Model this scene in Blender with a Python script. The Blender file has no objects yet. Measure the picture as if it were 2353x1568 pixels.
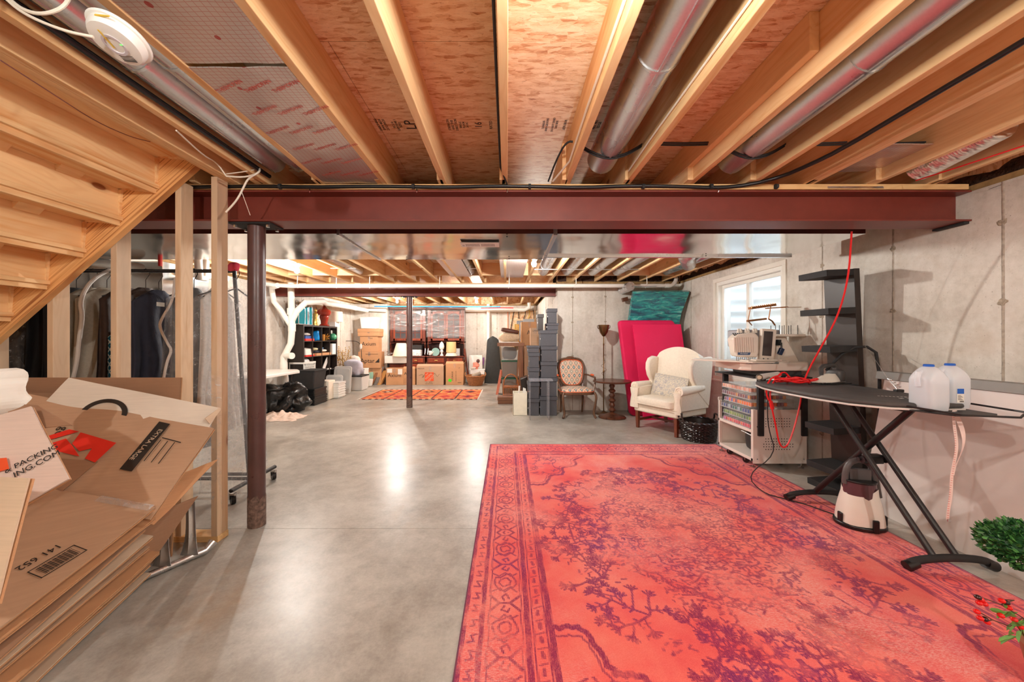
import bpy, bmesh, math, random
import numpy as np
from mathutils import Vector, Matrix, noise
C = bpy.context.scene.collection
S = bpy.context.scene
# ---------------------------------------------------------------- camera, world, light, exposure
CZ, FP, U0, V0 = 1.293, 830.0, 1165.0, 778.0
cam = bpy.data.objects.new('camera', bpy.data.cameras.new('camera')); C.objects.link(cam)
cam.location = (0, 0, CZ); cam.rotation_euler = (math.pi/2, 0, 0)
cam.data.sensor_width = 36; cam.data.lens = 36*FP/2353
cam.data.shift_x = (1176.5-U0)/2353; cam.data.shift_y = (V0-784)/2353
cam.data.clip_start = .02
S.camera = cam
w = bpy.data.worlds.new('sky'); S.world = w; w.use_nodes = True
bg = w.node_tree.nodes['Background']; bg.inputs[0].default_value = (.66, .82, 1, 1); bg.inputs[1].default_value = 15
S.view_settings.view_transform = 'Standard'; S.view_settings.look = 'None'
S.view_settings.exposure = -.16; S.view_settings.gamma = 1; S.view_settings.use_curve_mapping = False
BULB = 1500          # radiance of the bare bulbs
BULBS = [(.25, .75, 'bulb over the camera end'), (-1.2, -.9, ''), (1.9, -.9, ''),  # second and third are added fill bulbs, unseen behind the camera
         (.336, 4.5, ''), (-2.88, 4.95, ''), (-2.77, 9.1, ''), (-.77, 9.1, '')]
S.cycles.max_bounces = 10; S.cycles.diffuse_bounces = 6; S.cycles.glossy_bounces = 5
S.cycles.transparent_max_bounces = 24; S.cycles.caustics_reflective = False; S.cycles.caustics_refractive = False
S.cycles.sample_clamp_indirect = 6
# ---------------------------------------------------------------- helpers
def P(u, v, Y): return Vector(((u-U0)*Y/FP, Y, CZ-(v-V0)*Y/FP))
def FY(v): return CZ*FP/(v-V0)
def ZZ(v, Y): return CZ-(v-V0)*Y/FP
def XX(u, Y): return (u-U0)*Y/FP
R = math.radians
class MB:
    def __init__(s, mat=None): s.v = []; s.f = []; s.m = mat
    def add(s, vs, fs):
        n = len(s.v)
        s.v += [tuple(s.m @ Vector(p)) for p in vs] if s.m else [tuple(p) for p in vs]
        s.f += [tuple(i+n for i in f) for f in fs]; return s
    def b(s, x0, x1, y0, y1, z0, z1):
        return s.add([(x0,y0,z0),(x1,y0,z0),(x1,y1,z0),(x0,y1,z0),(x0,y0,z1),(x1,y0,z1),(x1,y1,z1),(x0,y1,z1)],
            [(3,2,1,0),(4,5,6,7),(0,1,5,4),(1,2,6,5),(2,3,7,6),(3,0,4,7)])
    def c(s, cx, cy, cz, sx, sy, sz): return s.b(cx-sx/2, cx+sx/2, cy-sy/2, cy+sy/2, cz-sz/2, cz+sz/2)
    def hexa(s, bot, top):   # 4 bottom, 4 top points
        return s.add(list(bot)+list(top), [(3,2,1,0),(4,5,6,7),(0,1,5,4),(1,2,6,5),(2,3,7,6),(3,0,4,7)])
    def tube(s, pts, r, seg=8, cap=True):
        pts = [Vector(p) for p in pts]; n = len(pts); rs = r if isinstance(r, (list, tuple)) else [r]*n
        vs = []; up = None
        for i, p in enumerate(pts):
            t = (pts[min(i+1, n-1)]-pts[max(i-1, 0)]).normalized()
            if up is None: up = Vector((0, 0, 1)) if abs(t.z) < .9 else Vector((1, 0, 0))
            a = t.cross(up).normalized(); up = a.cross(t).normalized()
            for k in range(seg):
                q = 2*math.pi*k/seg; vs.append(p+(a*math.cos(q)+up*math.sin(q))*rs[i])
        fs = [(i*seg+k, i*seg+(k+1) % seg, (i+1)*seg+(k+1) % seg, (i+1)*seg+k) for i in range(n-1) for k in range(seg)]
        if cap: fs += [tuple(range(seg))[::-1], tuple(range((n-1)*seg, n*seg))]
        return s.add(vs, fs)
    def bar(s, p, q, w, h, up=(0, 0, 1)):
        p = Vector(p); q = Vector(q); t = (q-p).normalized(); a = t.cross(Vector(up)).normalized()*w/2; b = a.cross(t).normalized()*h/2
        return s.hexa([p-a-b, p+a-b, q+a-b, q-a-b], [p-a+b, p+a+b, q+a+b, q-a+b])
    def lathe(s, prof, c=(0, 0, 0), seg=20, cap=True, sx=1, sy=1):
        vs = [(c[0]+r*math.cos(2*math.pi*k/seg)*sx, c[1]+r*math.sin(2*math.pi*k/seg)*sy, c[2]+z) for r, z in prof for k in range(seg)]
        n = len(prof)
        fs = [(i*seg+k, i*seg+(k+1) % seg, (i+1)*seg+(k+1) % seg, (i+1)*seg+k) for i in range(n-1) for k in range(seg)]
        if cap: fs += [tuple(range(seg))[::-1], tuple(range((n-1)*seg, n*seg))]
        return s.add(vs, fs)
    def prism(s, poly, a0, a1, ax='z'):
        def q(x, y, z): return (x, y, z) if ax == 'z' else ((x, z, y) if ax == 'y' else (z, x, y))
        n = len(poly)
        vs = [q(x, y, a0) for x, y in poly]+[q(x, y, a1) for x, y in poly]
        return s.add(vs, [tuple(range(n))[::-1], tuple(range(n, 2*n))]+[(i, (i+1) % n, (i+1) % n+n, i+n) for i in range(n)])
    def surf(s, fn, nu, nv, th=0, cu=False):
        g = [[Vector(fn(i/nu, j/nv)) for j in range(nv+1)] for i in range(nu+(0 if cu else 1))]
        N = len(g); w_ = nv+1
        idx = lambda i, j: (i % N)*w_+j
        vs = [p for r_ in g for p in r_]
        fs = [(idx(i, j), idx(i+1, j), idx(i+1, j+1), idx(i, j+1)) for i in range(nu) for j in range(nv)]
        if th:
            nr = []
            for i in range(N):
                for j in range(w_):
                    a = g[min(i+1, N-1) if not cu else (i+1) % N][j]-g[max(i-1, 0) if not cu else i-1][j]
                    b = g[i][min(j+1, nv)]-g[i][max(j-1, 0)]
                    nr.append(a.cross(b).normalized() if a.cross(b).length > 1e-12 else Vector((0, 0, 1)))
            k = len(vs); vs = vs+[p-q*th for p, q in zip(vs, nr)]
            fs += [tuple(k+x for x in f[::-1]) for f in list(fs)]
            if not cu:
                for j in range(nv): fs += [(idx(0, j+1), idx(0, j), k+idx(0, j), k+idx(0, j+1)), (idx(nu, j), idx(nu, j+1), k+idx(nu, j+1), k+idx(nu, j))]
            for i in range(nu): fs += [(idx(i, 0), idx(i+1, 0), k+idx(i+1, 0), k+idx(i, 0)), (idx(i+1, nv), idx(i, nv), k+idx(i, nv), k+idx(i+1, nv))]
        return s.add(vs, fs)
    def sup(s, c, r, e1=.4, e2=.4, nu=20, nv=12, nz=0, fq=8):
        def sp(x, e): return math.copysign(abs(x)**e, x)
        def fn(a, b):
            th = 2*math.pi*a; ph = math.pi*(b-.5)
            p = Vector((r[0]*sp(math.cos(ph), e1)*sp(math.cos(th), e2), r[1]*sp(math.cos(ph), e1)*sp(math.sin(th), e2), r[2]*sp(math.sin(ph), e1)))
            if nz: p *= 1+nz*noise.noise((p+Vector(c))*fq)
            return p+Vector(c)
        return s.surf(fn, nu, nv, cu=True)
def mesh(name, mb, mat=None):
    me = bpy.data.meshes.new(name); me.from_pydata(mb.v, [], mb.f); me.update()
    if mat: me.materials.append(mat)
    return me
def fin(me, smooth):
    if smooth:
        me.polygons.foreach_set('use_smooth', [True]*len(me.polygons))
        if smooth != 2:
            try: me.set_sharp_from_angle(angle=R(38))
            except Exception: pass
def obj(name, mb, mat, parent=None, smooth=0, bev=0, sub=0, label=None, fix=True):
    me = mesh(name, mb, mat)
    if fix:
        bm = bmesh.new(); bm.from_mesh(me); bmesh.ops.recalc_face_normals(bm, faces=bm.faces); bm.to_mesh(me); bm.free()
    fin(me, smooth)
    o = bpy.data.objects.new(name, me); C.objects.link(o)
    if parent:
        o.parent = parent; o.matrix_parent_inverse = Matrix.Identity(4)
    if bev:
        m = o.modifiers.new('b', 'BEVEL'); m.width = bev; m.segments = 2; m.limit_method = 'ANGLE'; m.angle_limit = R(40)
    if sub:
        m = o.modifiers.new('s', 'SUBSURF'); m.levels = m.render_levels = sub
    if label: o['label'] = label
    return o
# a thing may be built in world coordinates: its Empty stands at its base, its parts are shifted by that base
def T(name, label, cat, loc=(0, 0, 0), rz=0, group=None, rot=None):
    o = bpy.data.objects.new(name, None); C.objects.link(o); o.empty_display_size = .05
    o.location = loc; o.rotation_euler = rot if rot else (0, 0, rz)
    o['label'] = label; o['category'] = cat
    if group: o['group'] = group
    return o
def tag(o, label, cat, group=None, kind=None):
    if label: o['label'] = label
    if cat: o['category'] = cat
    if group: o['group'] = group
    if kind: o['kind'] = kind
    return o
def G(name, kind='structure', loc=(0, 0, 0)):
    o = bpy.data.objects.new(name, None); C.objects.link(o); o['kind'] = kind; o.location = loc; return o
def st(name, mb, mat, **k):
    o = obj(name, mb, mat, **k); o['kind'] = 'structure'; return o
def dup(root, loc=None, rz=None, label=None, group=None):
    r = root.copy(); C.objects.link(r)
    if loc is not None: r.location = loc
    if rz is not None: r.rotation_euler = (0, 0, rz)
    if label: r['label'] = label
    if group: r['group'] = group
    for ch in list(root.children):
        c = ch.copy(); C.objects.link(c); c.parent = r
        for g in list(ch.children):
            d = g.copy(); C.objects.link(d); d.parent = c
    return r
def one(name, mb, mat, label, cat, group=None, **k):
    return tag(obj(name, mb, mat, **k), label, cat, group)
# ---------------------------------------------------------------- materials
class NT:
    def __init__(s, name):
        s.mat = bpy.data.materials.new(name); s.mat.use_nodes = True; s.t = s.mat.node_tree; s.b = s.t.nodes['Principled BSDF']
    def n(s, ty, **k):
        o = s.t.nodes.new('ShaderNode'+ty)
        for a, b in k.items():
            if a.startswith('i_'):
                key = a[2:]; key = int(key) if key.isdigit() else key
                s.put(o.inputs[key], b)
            else: setattr(o, a, b)
        return o
    def put(s, sock, v):
        if isinstance(v, bpy.types.Node): v = v.outputs[0]
        if isinstance(v, bpy.types.NodeSocket): s.t.links.new(v, sock)
        else:
            if hasattr(sock.default_value, '__len__') and len(sock.default_value) == 4 and len(v) == 3: v = (*v, 1)
            sock.default_value = v
    def m(s, op, a, b=0.0, c=None, clamp=False):
        o = s.n('Math', operation=op, use_clamp=clamp); s.put(o.inputs[0], a); s.put(o.inputs[1], b)
        if c is not None: s.put(o.inputs[2], c)
        return o
    def coords(s, scale=(1, 1, 1), rnd=True, rot=(0, 0, 0)):
        tc = s.n('TexCoord'); v = tc.outputs['Object']
        if rnd:
            oi = s.n('ObjectInfo'); mu = s.m('MULTIPLY', oi.outputs['Random'], 17.3)
            cm = s.n('CombineXYZ'); s.put(cm.inputs[0], mu); s.put(cm.inputs[1], mu); s.put(cm.inputs[2], mu)
            ad = s.n('VectorMath', operation='ADD'); s.put(ad.inputs[0], v); s.put(ad.inputs[1], cm); v = ad.outputs[0]
        mp = s.n('Mapping'); s.put(mp.inputs[0], v); mp.inputs['Scale'].default_value = scale; mp.inputs['Rotation'].default_value = rot
        return mp.outputs[0]
    def noise(s, v, scale, detail=4, rough=.55, dist=0):
        o = s.n('TexNoise'); s.put(o.inputs['Vector'], v); o.inputs['Scale'].default_value = scale
        o.inputs['Detail'].default_value = detail; o.inputs['Roughness'].default_value = rough; o.inputs['Distortion'].default_value = dist
        return o.outputs['Fac']
    def vor(s, v, scale, feature='F1', out='Distance', rnd=1):
        o = s.n('TexVoronoi', feature=feature); s.put(o.inputs['Vector'], v); o.inputs['Scale'].default_value = scale
        o.inputs['Randomness'].default_value = rnd; return o.outputs[out]
    def ramp(s, f, stops, interp='LINEAR'):
        o = s.n('ValToRGB'); e = o.color_ramp; e.interpolation = interp
        while len(e.elements) < len(stops): e.elements.new(.5)
        for el, (p, c) in zip(e.elements, stops):
            el.position = p; el.color = (*c, 1) if len(c) == 3 else c
        s.put(o.inputs[0], f); return o.outputs[0]
    def mix(s, f, a, b, mode='MIX'):
        o = s.n('Mix', data_type='RGBA', blend_type=mode); s.put(o.inputs[0], f); s.put(o.inputs[6], a); s.put(o.inputs[7], b); return o.outputs[2]
    def bump(s, h, strength=.3, dist=.002):
        o = s.n('Bump'); o.inputs['Strength'].default_value = strength; o.inputs['Distance'].default_value = dist; s.put(o.inputs['Height'], h)
        s.put(s.b.inputs['Normal'], o.outputs[0]); return o
    def set(s, col=None, rough=None, metal=None, **k):
        if col is not None: s.put(s.b.inputs['Base Color'], col)
        if rough is not None: s.put(s.b.inputs['Roughness'], rough)
        if metal is not None: s.put(s.b.inputs['Metallic'], metal)
        for a, v in k.items(): s.put(s.b.inputs[a.replace('_', ' ')], v)
        return s.mat
def srgb(r, g, b):
    f = lambda x: (x/255/12.92) if x/255 <= .04045 else ((x/255+.055)/1.055)**2.4
    return (f(r), f(g), f(b))
def sc(c, k): return tuple(x*k for x in c)
def M(name, rgb, rough=.6, metal=0, var=.12, ns=14, bump=0, bs=60, bd=.002, rvar=0, st=(1, 1, 1), **k):
    t = NT(name); c = srgb(*rgb); v = t.coords(st)
    n = t.noise(v, ns)
    col = t.ramp(n, [(.3, sc(c, 1-var)), (.7, sc(c, 1+var))])
    if rvar: rough = t.ramp(t.noise(v, ns*.7), [(.3, (max(0, rough-rvar),)*3), (.7, (rough+rvar,)*3)])
    if bump: t.bump(t.noise(v, bs, 3), bump, bd)
    return t.set(col, rough, metal, **k)
def wood(name, base, dark, axis='y', knots=True, rough=.62, gs=26, grey=0, coat=0):
    t = NT(name); L = {'x': (.07, 1, 1), 'y': (1, .07, 1), 'z': (1, 1, .07)}[axis]; v = t.coords(L)
    kv = t.coords({'x': (.45, 1, 1), 'y': (1, .45, 1), 'z': (1, 1, .45)}[axis])
    a, b = srgb(*base), srgb(*dark)
    kd = t.vor(kv, 5.2); pull = t.m('MULTIPLY', t.m('SUBTRACT', .4, kd, clamp=True), .5)
    g = t.noise(v, gs, 3, .6, .6)
    n2 = t.noise(v, gs*.22, 2)
    col = t.ramp(t.m('ADD', t.m('MULTIPLY', g, .55), t.m('MULTIPLY', n2, .5)), [(.38, b), (.5, sc(a, .93)), (.62, a), (.75, sc(a, 1.08))])
    ring = t.m('SINE', t.m('MULTIPLY', t.m('ADD', n2, t.m('MULTIPLY', kd, .25)), 90.0))
    col = t.mix(t.m('MULTIPLY', t.m('MAXIMUM', ring, 0), .22), col, b)
    if knots:
        kn = t.ramp(kd, [(0, (1, 1, 1)), (.075, (1, 1, 1)), (.1, (.35, .35, .35)), (.17, (0, 0, 0))])
        sel = t.m('GREATER_THAN', t.vor(kv, 5.2, out='Color'), .62)
        col = t.mix(t.m('MULTIPLY', kn, sel), col, srgb(120, 62, 30))
    if grey:
        col = t.mix(t.m('MULTIPLY', t.ramp(t.noise(v, 5, 3), [(.4, (0, 0, 0)), (.6, (1, 1, 1))]), grey), col, srgb(176, 156, 136))
    oi = t.n('ObjectInfo'); col = t.mix(t.m('MULTIPLY', oi.outputs['Random'], .3), col, sc(b, 1.1))
    t.bump(g, .15, .001)
    return t.set(col, rough, 0, Coat_Weight=coat)
W_JOIST = wood('joist_pine', (238, 202, 152), (212, 156, 100))
W_JOX = wood('joist_pine_cross', (236, 200, 156), (214, 158, 110), axis='x')
W_STAIR = wood('stair_pine', (244, 210, 158), (220, 158, 98), axis='y', gs=20)
W_STRG = wood('stringer_pine', (236, 190, 140), (190, 134, 90), axis='x', knots=False, gs=60)
W_STUD = wood('stud_pine', (222, 192, 158), (194, 154, 114), axis='z', grey=.7)
W_PLATE = wood('plate_pine', (226, 184, 128), (186, 136, 84), axis='x', knots=False)
W_DARK = wood('dark_walnut', (104, 62, 42), (60, 32, 22), axis='z', knots=False, rough=.3)
W_CHERRY = wood('cherry_hutch', (106, 52, 38), (66, 30, 24), axis='z', knots=False, rough=.25)
W_CHERRYL = wood('cherry_door', (140, 66, 44), (100, 42, 30), axis='z', knots=False, rough=.25)
W_MID = wood('stained_board', (150, 98, 62), (112, 66, 40), axis='z', knots=False, rough=.45)
W_BROWN = wood('planter_brown', (128, 82, 54), (92, 56, 38), axis='x', knots=False, rough=.5)
W_OAK = wood('golden_board', (206, 150, 84), (168, 108, 52), axis='z', knots=False, rough=.4)
def osb():
    t = NT('osb'); v = t.coords((1, 1, 1), rnd=False)
    a, b = srgb(232, 196, 154), srgb(200, 142, 98)
    cols = None
    o = None
    for k, rot in enumerate((.5, -.7, .12, 1.1)):
        mp = t.n('Mapping'); t.put(mp.inputs[0], t.n('TexCoord').outputs['Object'])
        mp.inputs['Rotation'].default_value = (0, 0, rot); mp.inputs['Scale'].default_value = (1, 3.4, 1); mp.inputs['Location'].default_value = (k*3.1, k*1.7, 0)
        vn = t.n('TexVoronoi'); t.put(vn.inputs['Vector'], mp.outputs[0]); vn.inputs['Scale'].default_value = 10+3*k
        bw = t.n('RGBToBW'); t.put(bw.inputs[0], vn.outputs['Color'])
        e = t.vor(mp.outputs[0], 10+3*k, feature='DISTANCE_TO_EDGE')
        o = bw.outputs[0] if o is None else t.m('ADD', t.m('MULTIPLY', o, .55), t.m('MULTIPLY', bw.outputs[0], .5))
        if k == 1: ed = e
    fi = t.noise(t.coords((3, 16, 1), rnd=False), 14, 5, .7)
    o = t.m('ADD', t.m('MULTIPLY', o, .75), t.m('MULTIPLY', fi, .35))
    col = t.ramp(o, [(.28, srgb(160, 104, 68)), (.38, b), (.55, a), (.8, srgb(244, 218, 184))])
    for rot, q in ((.25, .6), (-.5, .5), (.0, .5)):
        fl = t.ramp(t.noise(t.coords((7, 42, 1), rnd=False, rot=(0, 0, rot)), 3.1, 5, .8, .8), [(.60, (0, 0, 0)), (.66, (1, 1, 1))])
        col = t.mix(t.m('MULTIPLY', fl, q), col, srgb(150, 92, 60))
    t.bump(o, .5, .003)
    return t.set(col, .7)
OSB = osb()
def concrete_wall():
    t = NT('cast_concrete'); v = t.coords(rnd=False)
    n = t.noise(v, 1.7, 6, .62); n2 = t.noise(v, 22, 5, .7)
    vs = t.coords((1.2, 1.2, .18), rnd=False); n3 = t.noise(vs, 5, 4, .6)
    f = t.m('ADD', t.m('MULTIPLY', n, .5), t.m('ADD', t.m('MULTIPLY', n2, .25), t.m('MULTIPLY', n3, .25)))
    col = t.ramp(f, [(.34, srgb(174, 166, 154)), (.48, srgb(206, 198, 187)), (.62, srgb(224, 218, 209))])
    pit = t.ramp(t.vor(v, 26), [(0, (1, 1, 1)), (.05, (1, 1, 1)), (.09, (0, 0, 0))])
    sel = t.m('GREATER_THAN', t.vor(v, 26, out='Color'), .72)
    sp = t.ramp(t.noise(v, 75, 3, .7), [(.63, (0, 0, 0)), (.7, (1, 1, 1))])
    pp = t.m('MULTIPLY', pit, sel)
    col = t.mix(t.m('MULTIPLY', pp, .55), col, srgb(112, 98, 84)); col = t.mix(t.m('MULTIPLY', sp, .35), col, srgb(126, 112, 96))
    rs = t.ramp(t.noise(v, 3.1, 4, .6), [(.6, (0, 0, 0)), (.75, (1, 1, 1))]); col = t.mix(t.m('MULTIPLY', rs, .25), col, srgb(184, 158, 128))
    t.bump(t.m('SUBTRACT', n2, pp), .35, .004)
    return t.set(col, .85)
CONC = concrete_wall()
def floor_mat():
    t = NT('troweled_concrete'); v = t.coords(rnd=False)
    n = t.noise(v, 1.3, 7, .62, .4); n2 = t.noise(v, 9, 8, .72); n3 = t.noise(v, 60, 4, .7)
    f = t.m('ADD', t.m('MULTIPLY', n, .55), t.m('ADD', t.m('MULTIPLY', n2, .3), t.m('MULTIPLY', n3, .15)))
    col = t.ramp(f, [(.34, srgb(132, 126, 117)), (.45, srgb(156, 150, 141)), (.55, srgb(180, 175, 166)), (.66, srgb(200, 195, 186))])
    st_ = t.ramp(t.noise(t.coords((1, .6, 1), rnd=False), 1.6, 6, .65), [(.57, (0, 0, 0)), (.7, (1, 1, 1))])
    col = t.mix(t.m('MULTIPLY', st_, .5), col, srgb(166, 138, 108))
    r = t.ramp(n, [(.35, (.30,)*3), (.65, (.38,)*3)])
    t.bump(n, .05, .01)
    return t.set(col, r, 0, Specular_IOR_Level=.45)
FLOOR = floor_mat()
def metal_mat(name, rgb, rough=.22, spangle=True, wav=.25, ws=2.2):
    t = NT(name); v = t.coords()
    c = srgb(*rgb)
    if spangle:
        col = t.mix(t.noise(v, 120, 2), sc(c, .9), sc(c, 1.05))
    else: col = c
    r = t.ramp(t.noise(v, 5), [(.3, (rough*.75,)*3), (.7, (rough*1.3,)*3)])
    if wav: t.bump(t.noise(t.coords((.5, 1, 1)), ws, 2), wav, .05)
    return t.set(col, r, 1)
GALV = metal_mat('galvanised', (222, 224, 226), .3, wav=.03)
GALVF = metal_mat('galvanised_sheet', (228, 229, 228), .13, wav=.3, ws=1.3)
STEEL = metal_mat('bright_steel', (200, 200, 200), .25, False, 0)
BLACKM = M('black_metal', (28, 26, 27), .4, 0)
def foil_mat():
    t = NT('foil_facing'); tc = t.n('TexCoord'); sx = t.n('SeparateXYZ'); t.put(sx.inputs[0], tc.outputs['Object'])
    def grid(a, k, w_): return t.m('LESS_THAN', t.m('ABSOLUTE', t.m('SUBTRACT', t.m('FRACT', t.m('MULTIPLY', a, k)), .5)), w_)
    d1 = t.m('ADD', t.m('MULTIPLY', sx.outputs[0], .7), sx.outputs[1]); 
    g = t.m('MAXIMUM', grid(sx.outputs[0], 42, .05), grid(sx.outputs[1], 60, .06))
    gc = t.m('MULTIPLY', g, .5)
    col = t.mix(gc, srgb(222, 212, 206), srgb(196, 70, 60))
    # small printed marks
    vo = t.n('TexVoronoi', i_2=9.0); t.put(vo.inputs['Vector'], t.coords((1, .9, 1), rnd=False)); vo.inputs['Randomness'].default_value = .15
    d = vo.outputs['Distance']; ring = t.m('LESS_THAN', t.m('ABSOLUTE', t.m('SUBTRACT', d, .10)), .035)
    col = t.mix(t.m('MULTIPLY', ring, .8), col, srgb(190, 40, 40))
    wv = t.n('TexWave', i_1=28.0); t.put(wv.inputs[0], t.coords((0, 1, 0), rnd=False)); wv.inputs['Distortion'].default_value = 1.5
    h = t.m('ADD', t.m('MULTIPLY', wv.outputs['Fac'], .18), t.noise(t.coords((1, 1, 1)), 3, 2))
    t.bump(h, .25, .02)
    return t.set(col, .34, .75)
FOIL = foil_mat()
REDOX = M('red_oxide_steel', (116, 48, 38), .42, 0, .1, 9, bump=.1, bs=30)
COLM = M('column_maroon', (82, 55, 52), .35, 0, .18, 7, rvar=.1)
PVC = M('white_pvc', (238, 234, 226), .3, var=.03)
def cardboard(name, rgb):
    t = NT(name); c = srgb(*rgb); v = t.coords()
    n = t.noise(v, 3, 5); n2 = t.noise(t.coords((1, 1, 30)), 6, 3)
    col = t.ramp(t.m('ADD', t.m('MULTIPLY', n, .6), t.m('MULTIPLY', n2, .4)), [(.35, sc(c, .9)), (.65, sc(c, 1.08))])
    wv = t.n('TexWave', i_1=70.0); t.put(wv.inputs[0], t.coords((1, 1, 1), rot=(0, 0, .1)))
    t.bump(wv.outputs['Fac'], .06, .001)
    return t.set(col, .72, 0, Specular_IOR_Level=.25)
CARD = cardboard('cardboard', (188, 154, 126)); CARD2 = cardboard('cardboard_orange', (196, 148, 108)); CARD3 = cardboard('cardboard_pale', (206, 182, 156))
CARDD = cardboard('cardboard_dark', (158, 122, 96)); CARDW = cardboard('white_cardboard', (224, 214, 200)); CARDP = cardboard('pale_box_print', (214, 192, 180))
CORR = cardboard('corrugated_edge', (150, 112, 80))
def flat(name, rgb, rough=.6, **k): return M(name, rgb, rough, var=.02, **k)
INK = flat('black_ink', (34, 30, 28)); INKR = flat('red_ink', (226, 44, 30)); INKO = flat('orange_ink', (232, 84, 36)); WHITE = flat('white_plastic', (240, 238, 232), .35)
WHITEP = flat('paper_white', (236, 232, 224), .8); CREAM = M('cream_fabric', (238, 226, 208), .9, var=.05, ns=40, bump=.25, bs=400, bd=.001)
BLK = flat('black_plastic', (20, 20, 21), .35); BLKR = M('rough_black', (34, 33, 34), .75, var=.2)
ESP = M('espresso_laminate', (40, 30, 26), .4, var=.1, ns=8)
GREYBOX = M('charcoal_linen_box', (78, 78, 84), .75, var=.08, ns=60, bump=.2, bs=300, bd=.001)
CLEARG = None
def glass(name, rgb=(255, 255, 255), alpha=.12, rough=.05, ior=1.45):
    t = NT(name); c = srgb(*rgb)
    fr = t.n('LayerWeight'); fr.inputs[0].default_value = .35
    al = t.m('ADD', t.m('MULTIPLY', fr.outputs['Facing'], .35), alpha, clamp=True)
    t.mat.surface_render_method = 'DITHERED' if hasattr(t.mat, 'surface_render_method') else 'DITHERED'
    return t.set(c, rough, 0, Alpha=al, IOR=ior)
GLASS = glass('window_glass', (235, 245, 250), .03, .02)
ACRYL = glass('clear_acrylic', (240, 240, 250), .05, .06); TRAYM = glass('clear_tray', (250, 250, 250), .04, .1)
FROST = glass('frosted_bin_plastic', (232, 230, 226), .62, .35)
CLEARB = glass('clear_bin_plastic', (228, 228, 226), .3, .2)
JUG = glass('milky_jug_plastic', (236, 240, 246), .55, .3)
def film_mat(name, rgb=(245, 245, 245), alpha=.16, sc_=18, st=(1, 1, 1)):
    t = NT(name); v = t.coords(st)
    n = t.noise(v, sc_, 5, .7, 1.5)
    al = t.ramp(n, [(.35, (alpha*.35,)*3), (.58, (alpha,)*3), (.7, (min(1, alpha*3.2),)*3)])
    t.bump(n, .9, .03)
    return t.set(srgb(*rgb), .12, 0, Alpha=al, Specular_IOR_Level=.9)
FILM = film_mat('clear_plastic_film'); FILMH = film_mat('stretch_wrap_film', (240, 236, 232), .2, 3.5, (.5, 1, 3))
TRASH = M('black_trash_bag', (12, 12, 14), .3, var=.3, bump=.5, bs=16, bd=.03)
def emis(name, rgb, s):
    t = NT(name); return t.set((0, 0, 0), .5, 0, Emission_Color=(*rgb, 1), Emission_Strength=s)
BULBM = [emis('lit_bulb_%d' % i, (1, .965, .91), BULB*k) for i, k in enumerate((.75, 1.5, 1.8, 2.2, 2.2, 2.1, 2.1))]
def text(s, size, mat, mtx, parent, name='printed_text', ext=.0004, label=None):
    cu = bpy.data.curves.new('t', 'FONT'); cu.body = s; cu.size = size; cu.extrude = ext; cu.align_x = 'CENTER'; cu.align_y = 'CENTER'; cu.resolution_u = 2
    t = bpy.data.objects.new('t', cu); me = bpy.data.meshes.new_from_object(t); bpy.data.objects.remove(t); bpy.data.curves.remove(cu)
    me.name = name; me.materials.clear(); me.materials.append(mat); me.transform(mtx)
    o = bpy.data.objects.new(name, me); C.objects.link(o); o.parent = parent
    if label: o['label'] = label
    return o
def front(x, y, z, rot=0, sx=1): # text facing the camera (-Y)
    return Matrix.Translation((x, y, z)) @ Matrix.Rotation(math.pi/2, 4, 'X') @ Matrix.Rotation(rot, 4, 'Z') @ Matrix.Diagonal((sx, 1, 1, 1))
# ================================================================ STRUCTURE
ZJ, ZT = 2.32, 2.555
XW, XL, YB, YF, XC = 3.10, -4.38, 6.5, 10.85, .91   # right wall, left wall, back wall, far wall, corner of the far bay
YN = -2.6
fl = G('floor')
ys = [YN, 2.455, 6.72, YF+.2]
for i in range(3):
    for (a, b_) in ((XL-.1, -1.9), (-1.9, XW+.1)) if i else ((XL-.1, XW+.1),):
        if i: a, b_ = (XL-.1, XW+.1)
        obj('floor_slab', MB().b(a, b_, ys[i]+(.002 if i else 0), ys[i+1]-.002, -.1, 0), FLOOR, fl)
        if i: break
obj('joint_filler', MB().b(XL-.1, XW+.1, YN, YF+.2, -.12, -.006), M('joint_dark', (88, 78, 68), .9), fl)
ce = G('ceiling')
# subfloor panels 4 ft wide with thin seams, added over the stairwell too against light leaks
hy = [1.535-1.219*4, 1.535-1.219*3, 1.535-1.219*2, 1.535-1.219, 1.535, 2.754, 3.973, 5.192, 6.411, 7.63, 8.849, 10.068, 11.287]
for i in range(len(hy)-1):
    off = 1.2 if i % 2 else 0
    xs = [XL-.3, -3.2+off, -.76+off, 1.68+off, XW+.3]
    for j in range(4):
        if xs[j+1] > xs[j]: obj('osb_panel', MB().b(xs[j]+.0015, xs[j+1]-.0015, hy[i]+.0015, hy[i+1]-.0015, ZT, ZT+.02), OSB, ce)
obj('upper_floor', MB().b(XL-.4, XW+.4, YN-.2, YF+.4, ZT+.022, ZT+.05), BLKR, ce)
def joist(x, y0, y1, w=.038, z0=ZJ, z1=ZT, base={}):
    k = (round(y1-y0, 3), w, round(z1-z0, 3))
    if k not in base:
        o = obj('joist', MB().b(-w/2, w/2, 0, y1-y0, 0, z1-z0), W_JOIST, ce, bev=.003); base[k] = o
    else:
        o = base[k].copy(); C.objects.link(o)
    o.location = (x, y0, z0); return o
J1 = [-1.60, -1.228, -.812, -.42, -.015, .40, .80, 1.222, 1.63, 1.985, 2.44, 2.83]
for x in J1: joist(x, YN, 2.62)
joist(-1.797, YN, 2.62); joist(-1.837, YN, 2.62)
for x in (-2.25, -2.65, -3.05, -3.45, -3.85): joist(x, 2.29, 2.62)
for x in (1.184,): joist(x, 1.39, 2.62, z0=2.40)
joist(2.023, 1.0, 2.62)
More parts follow.
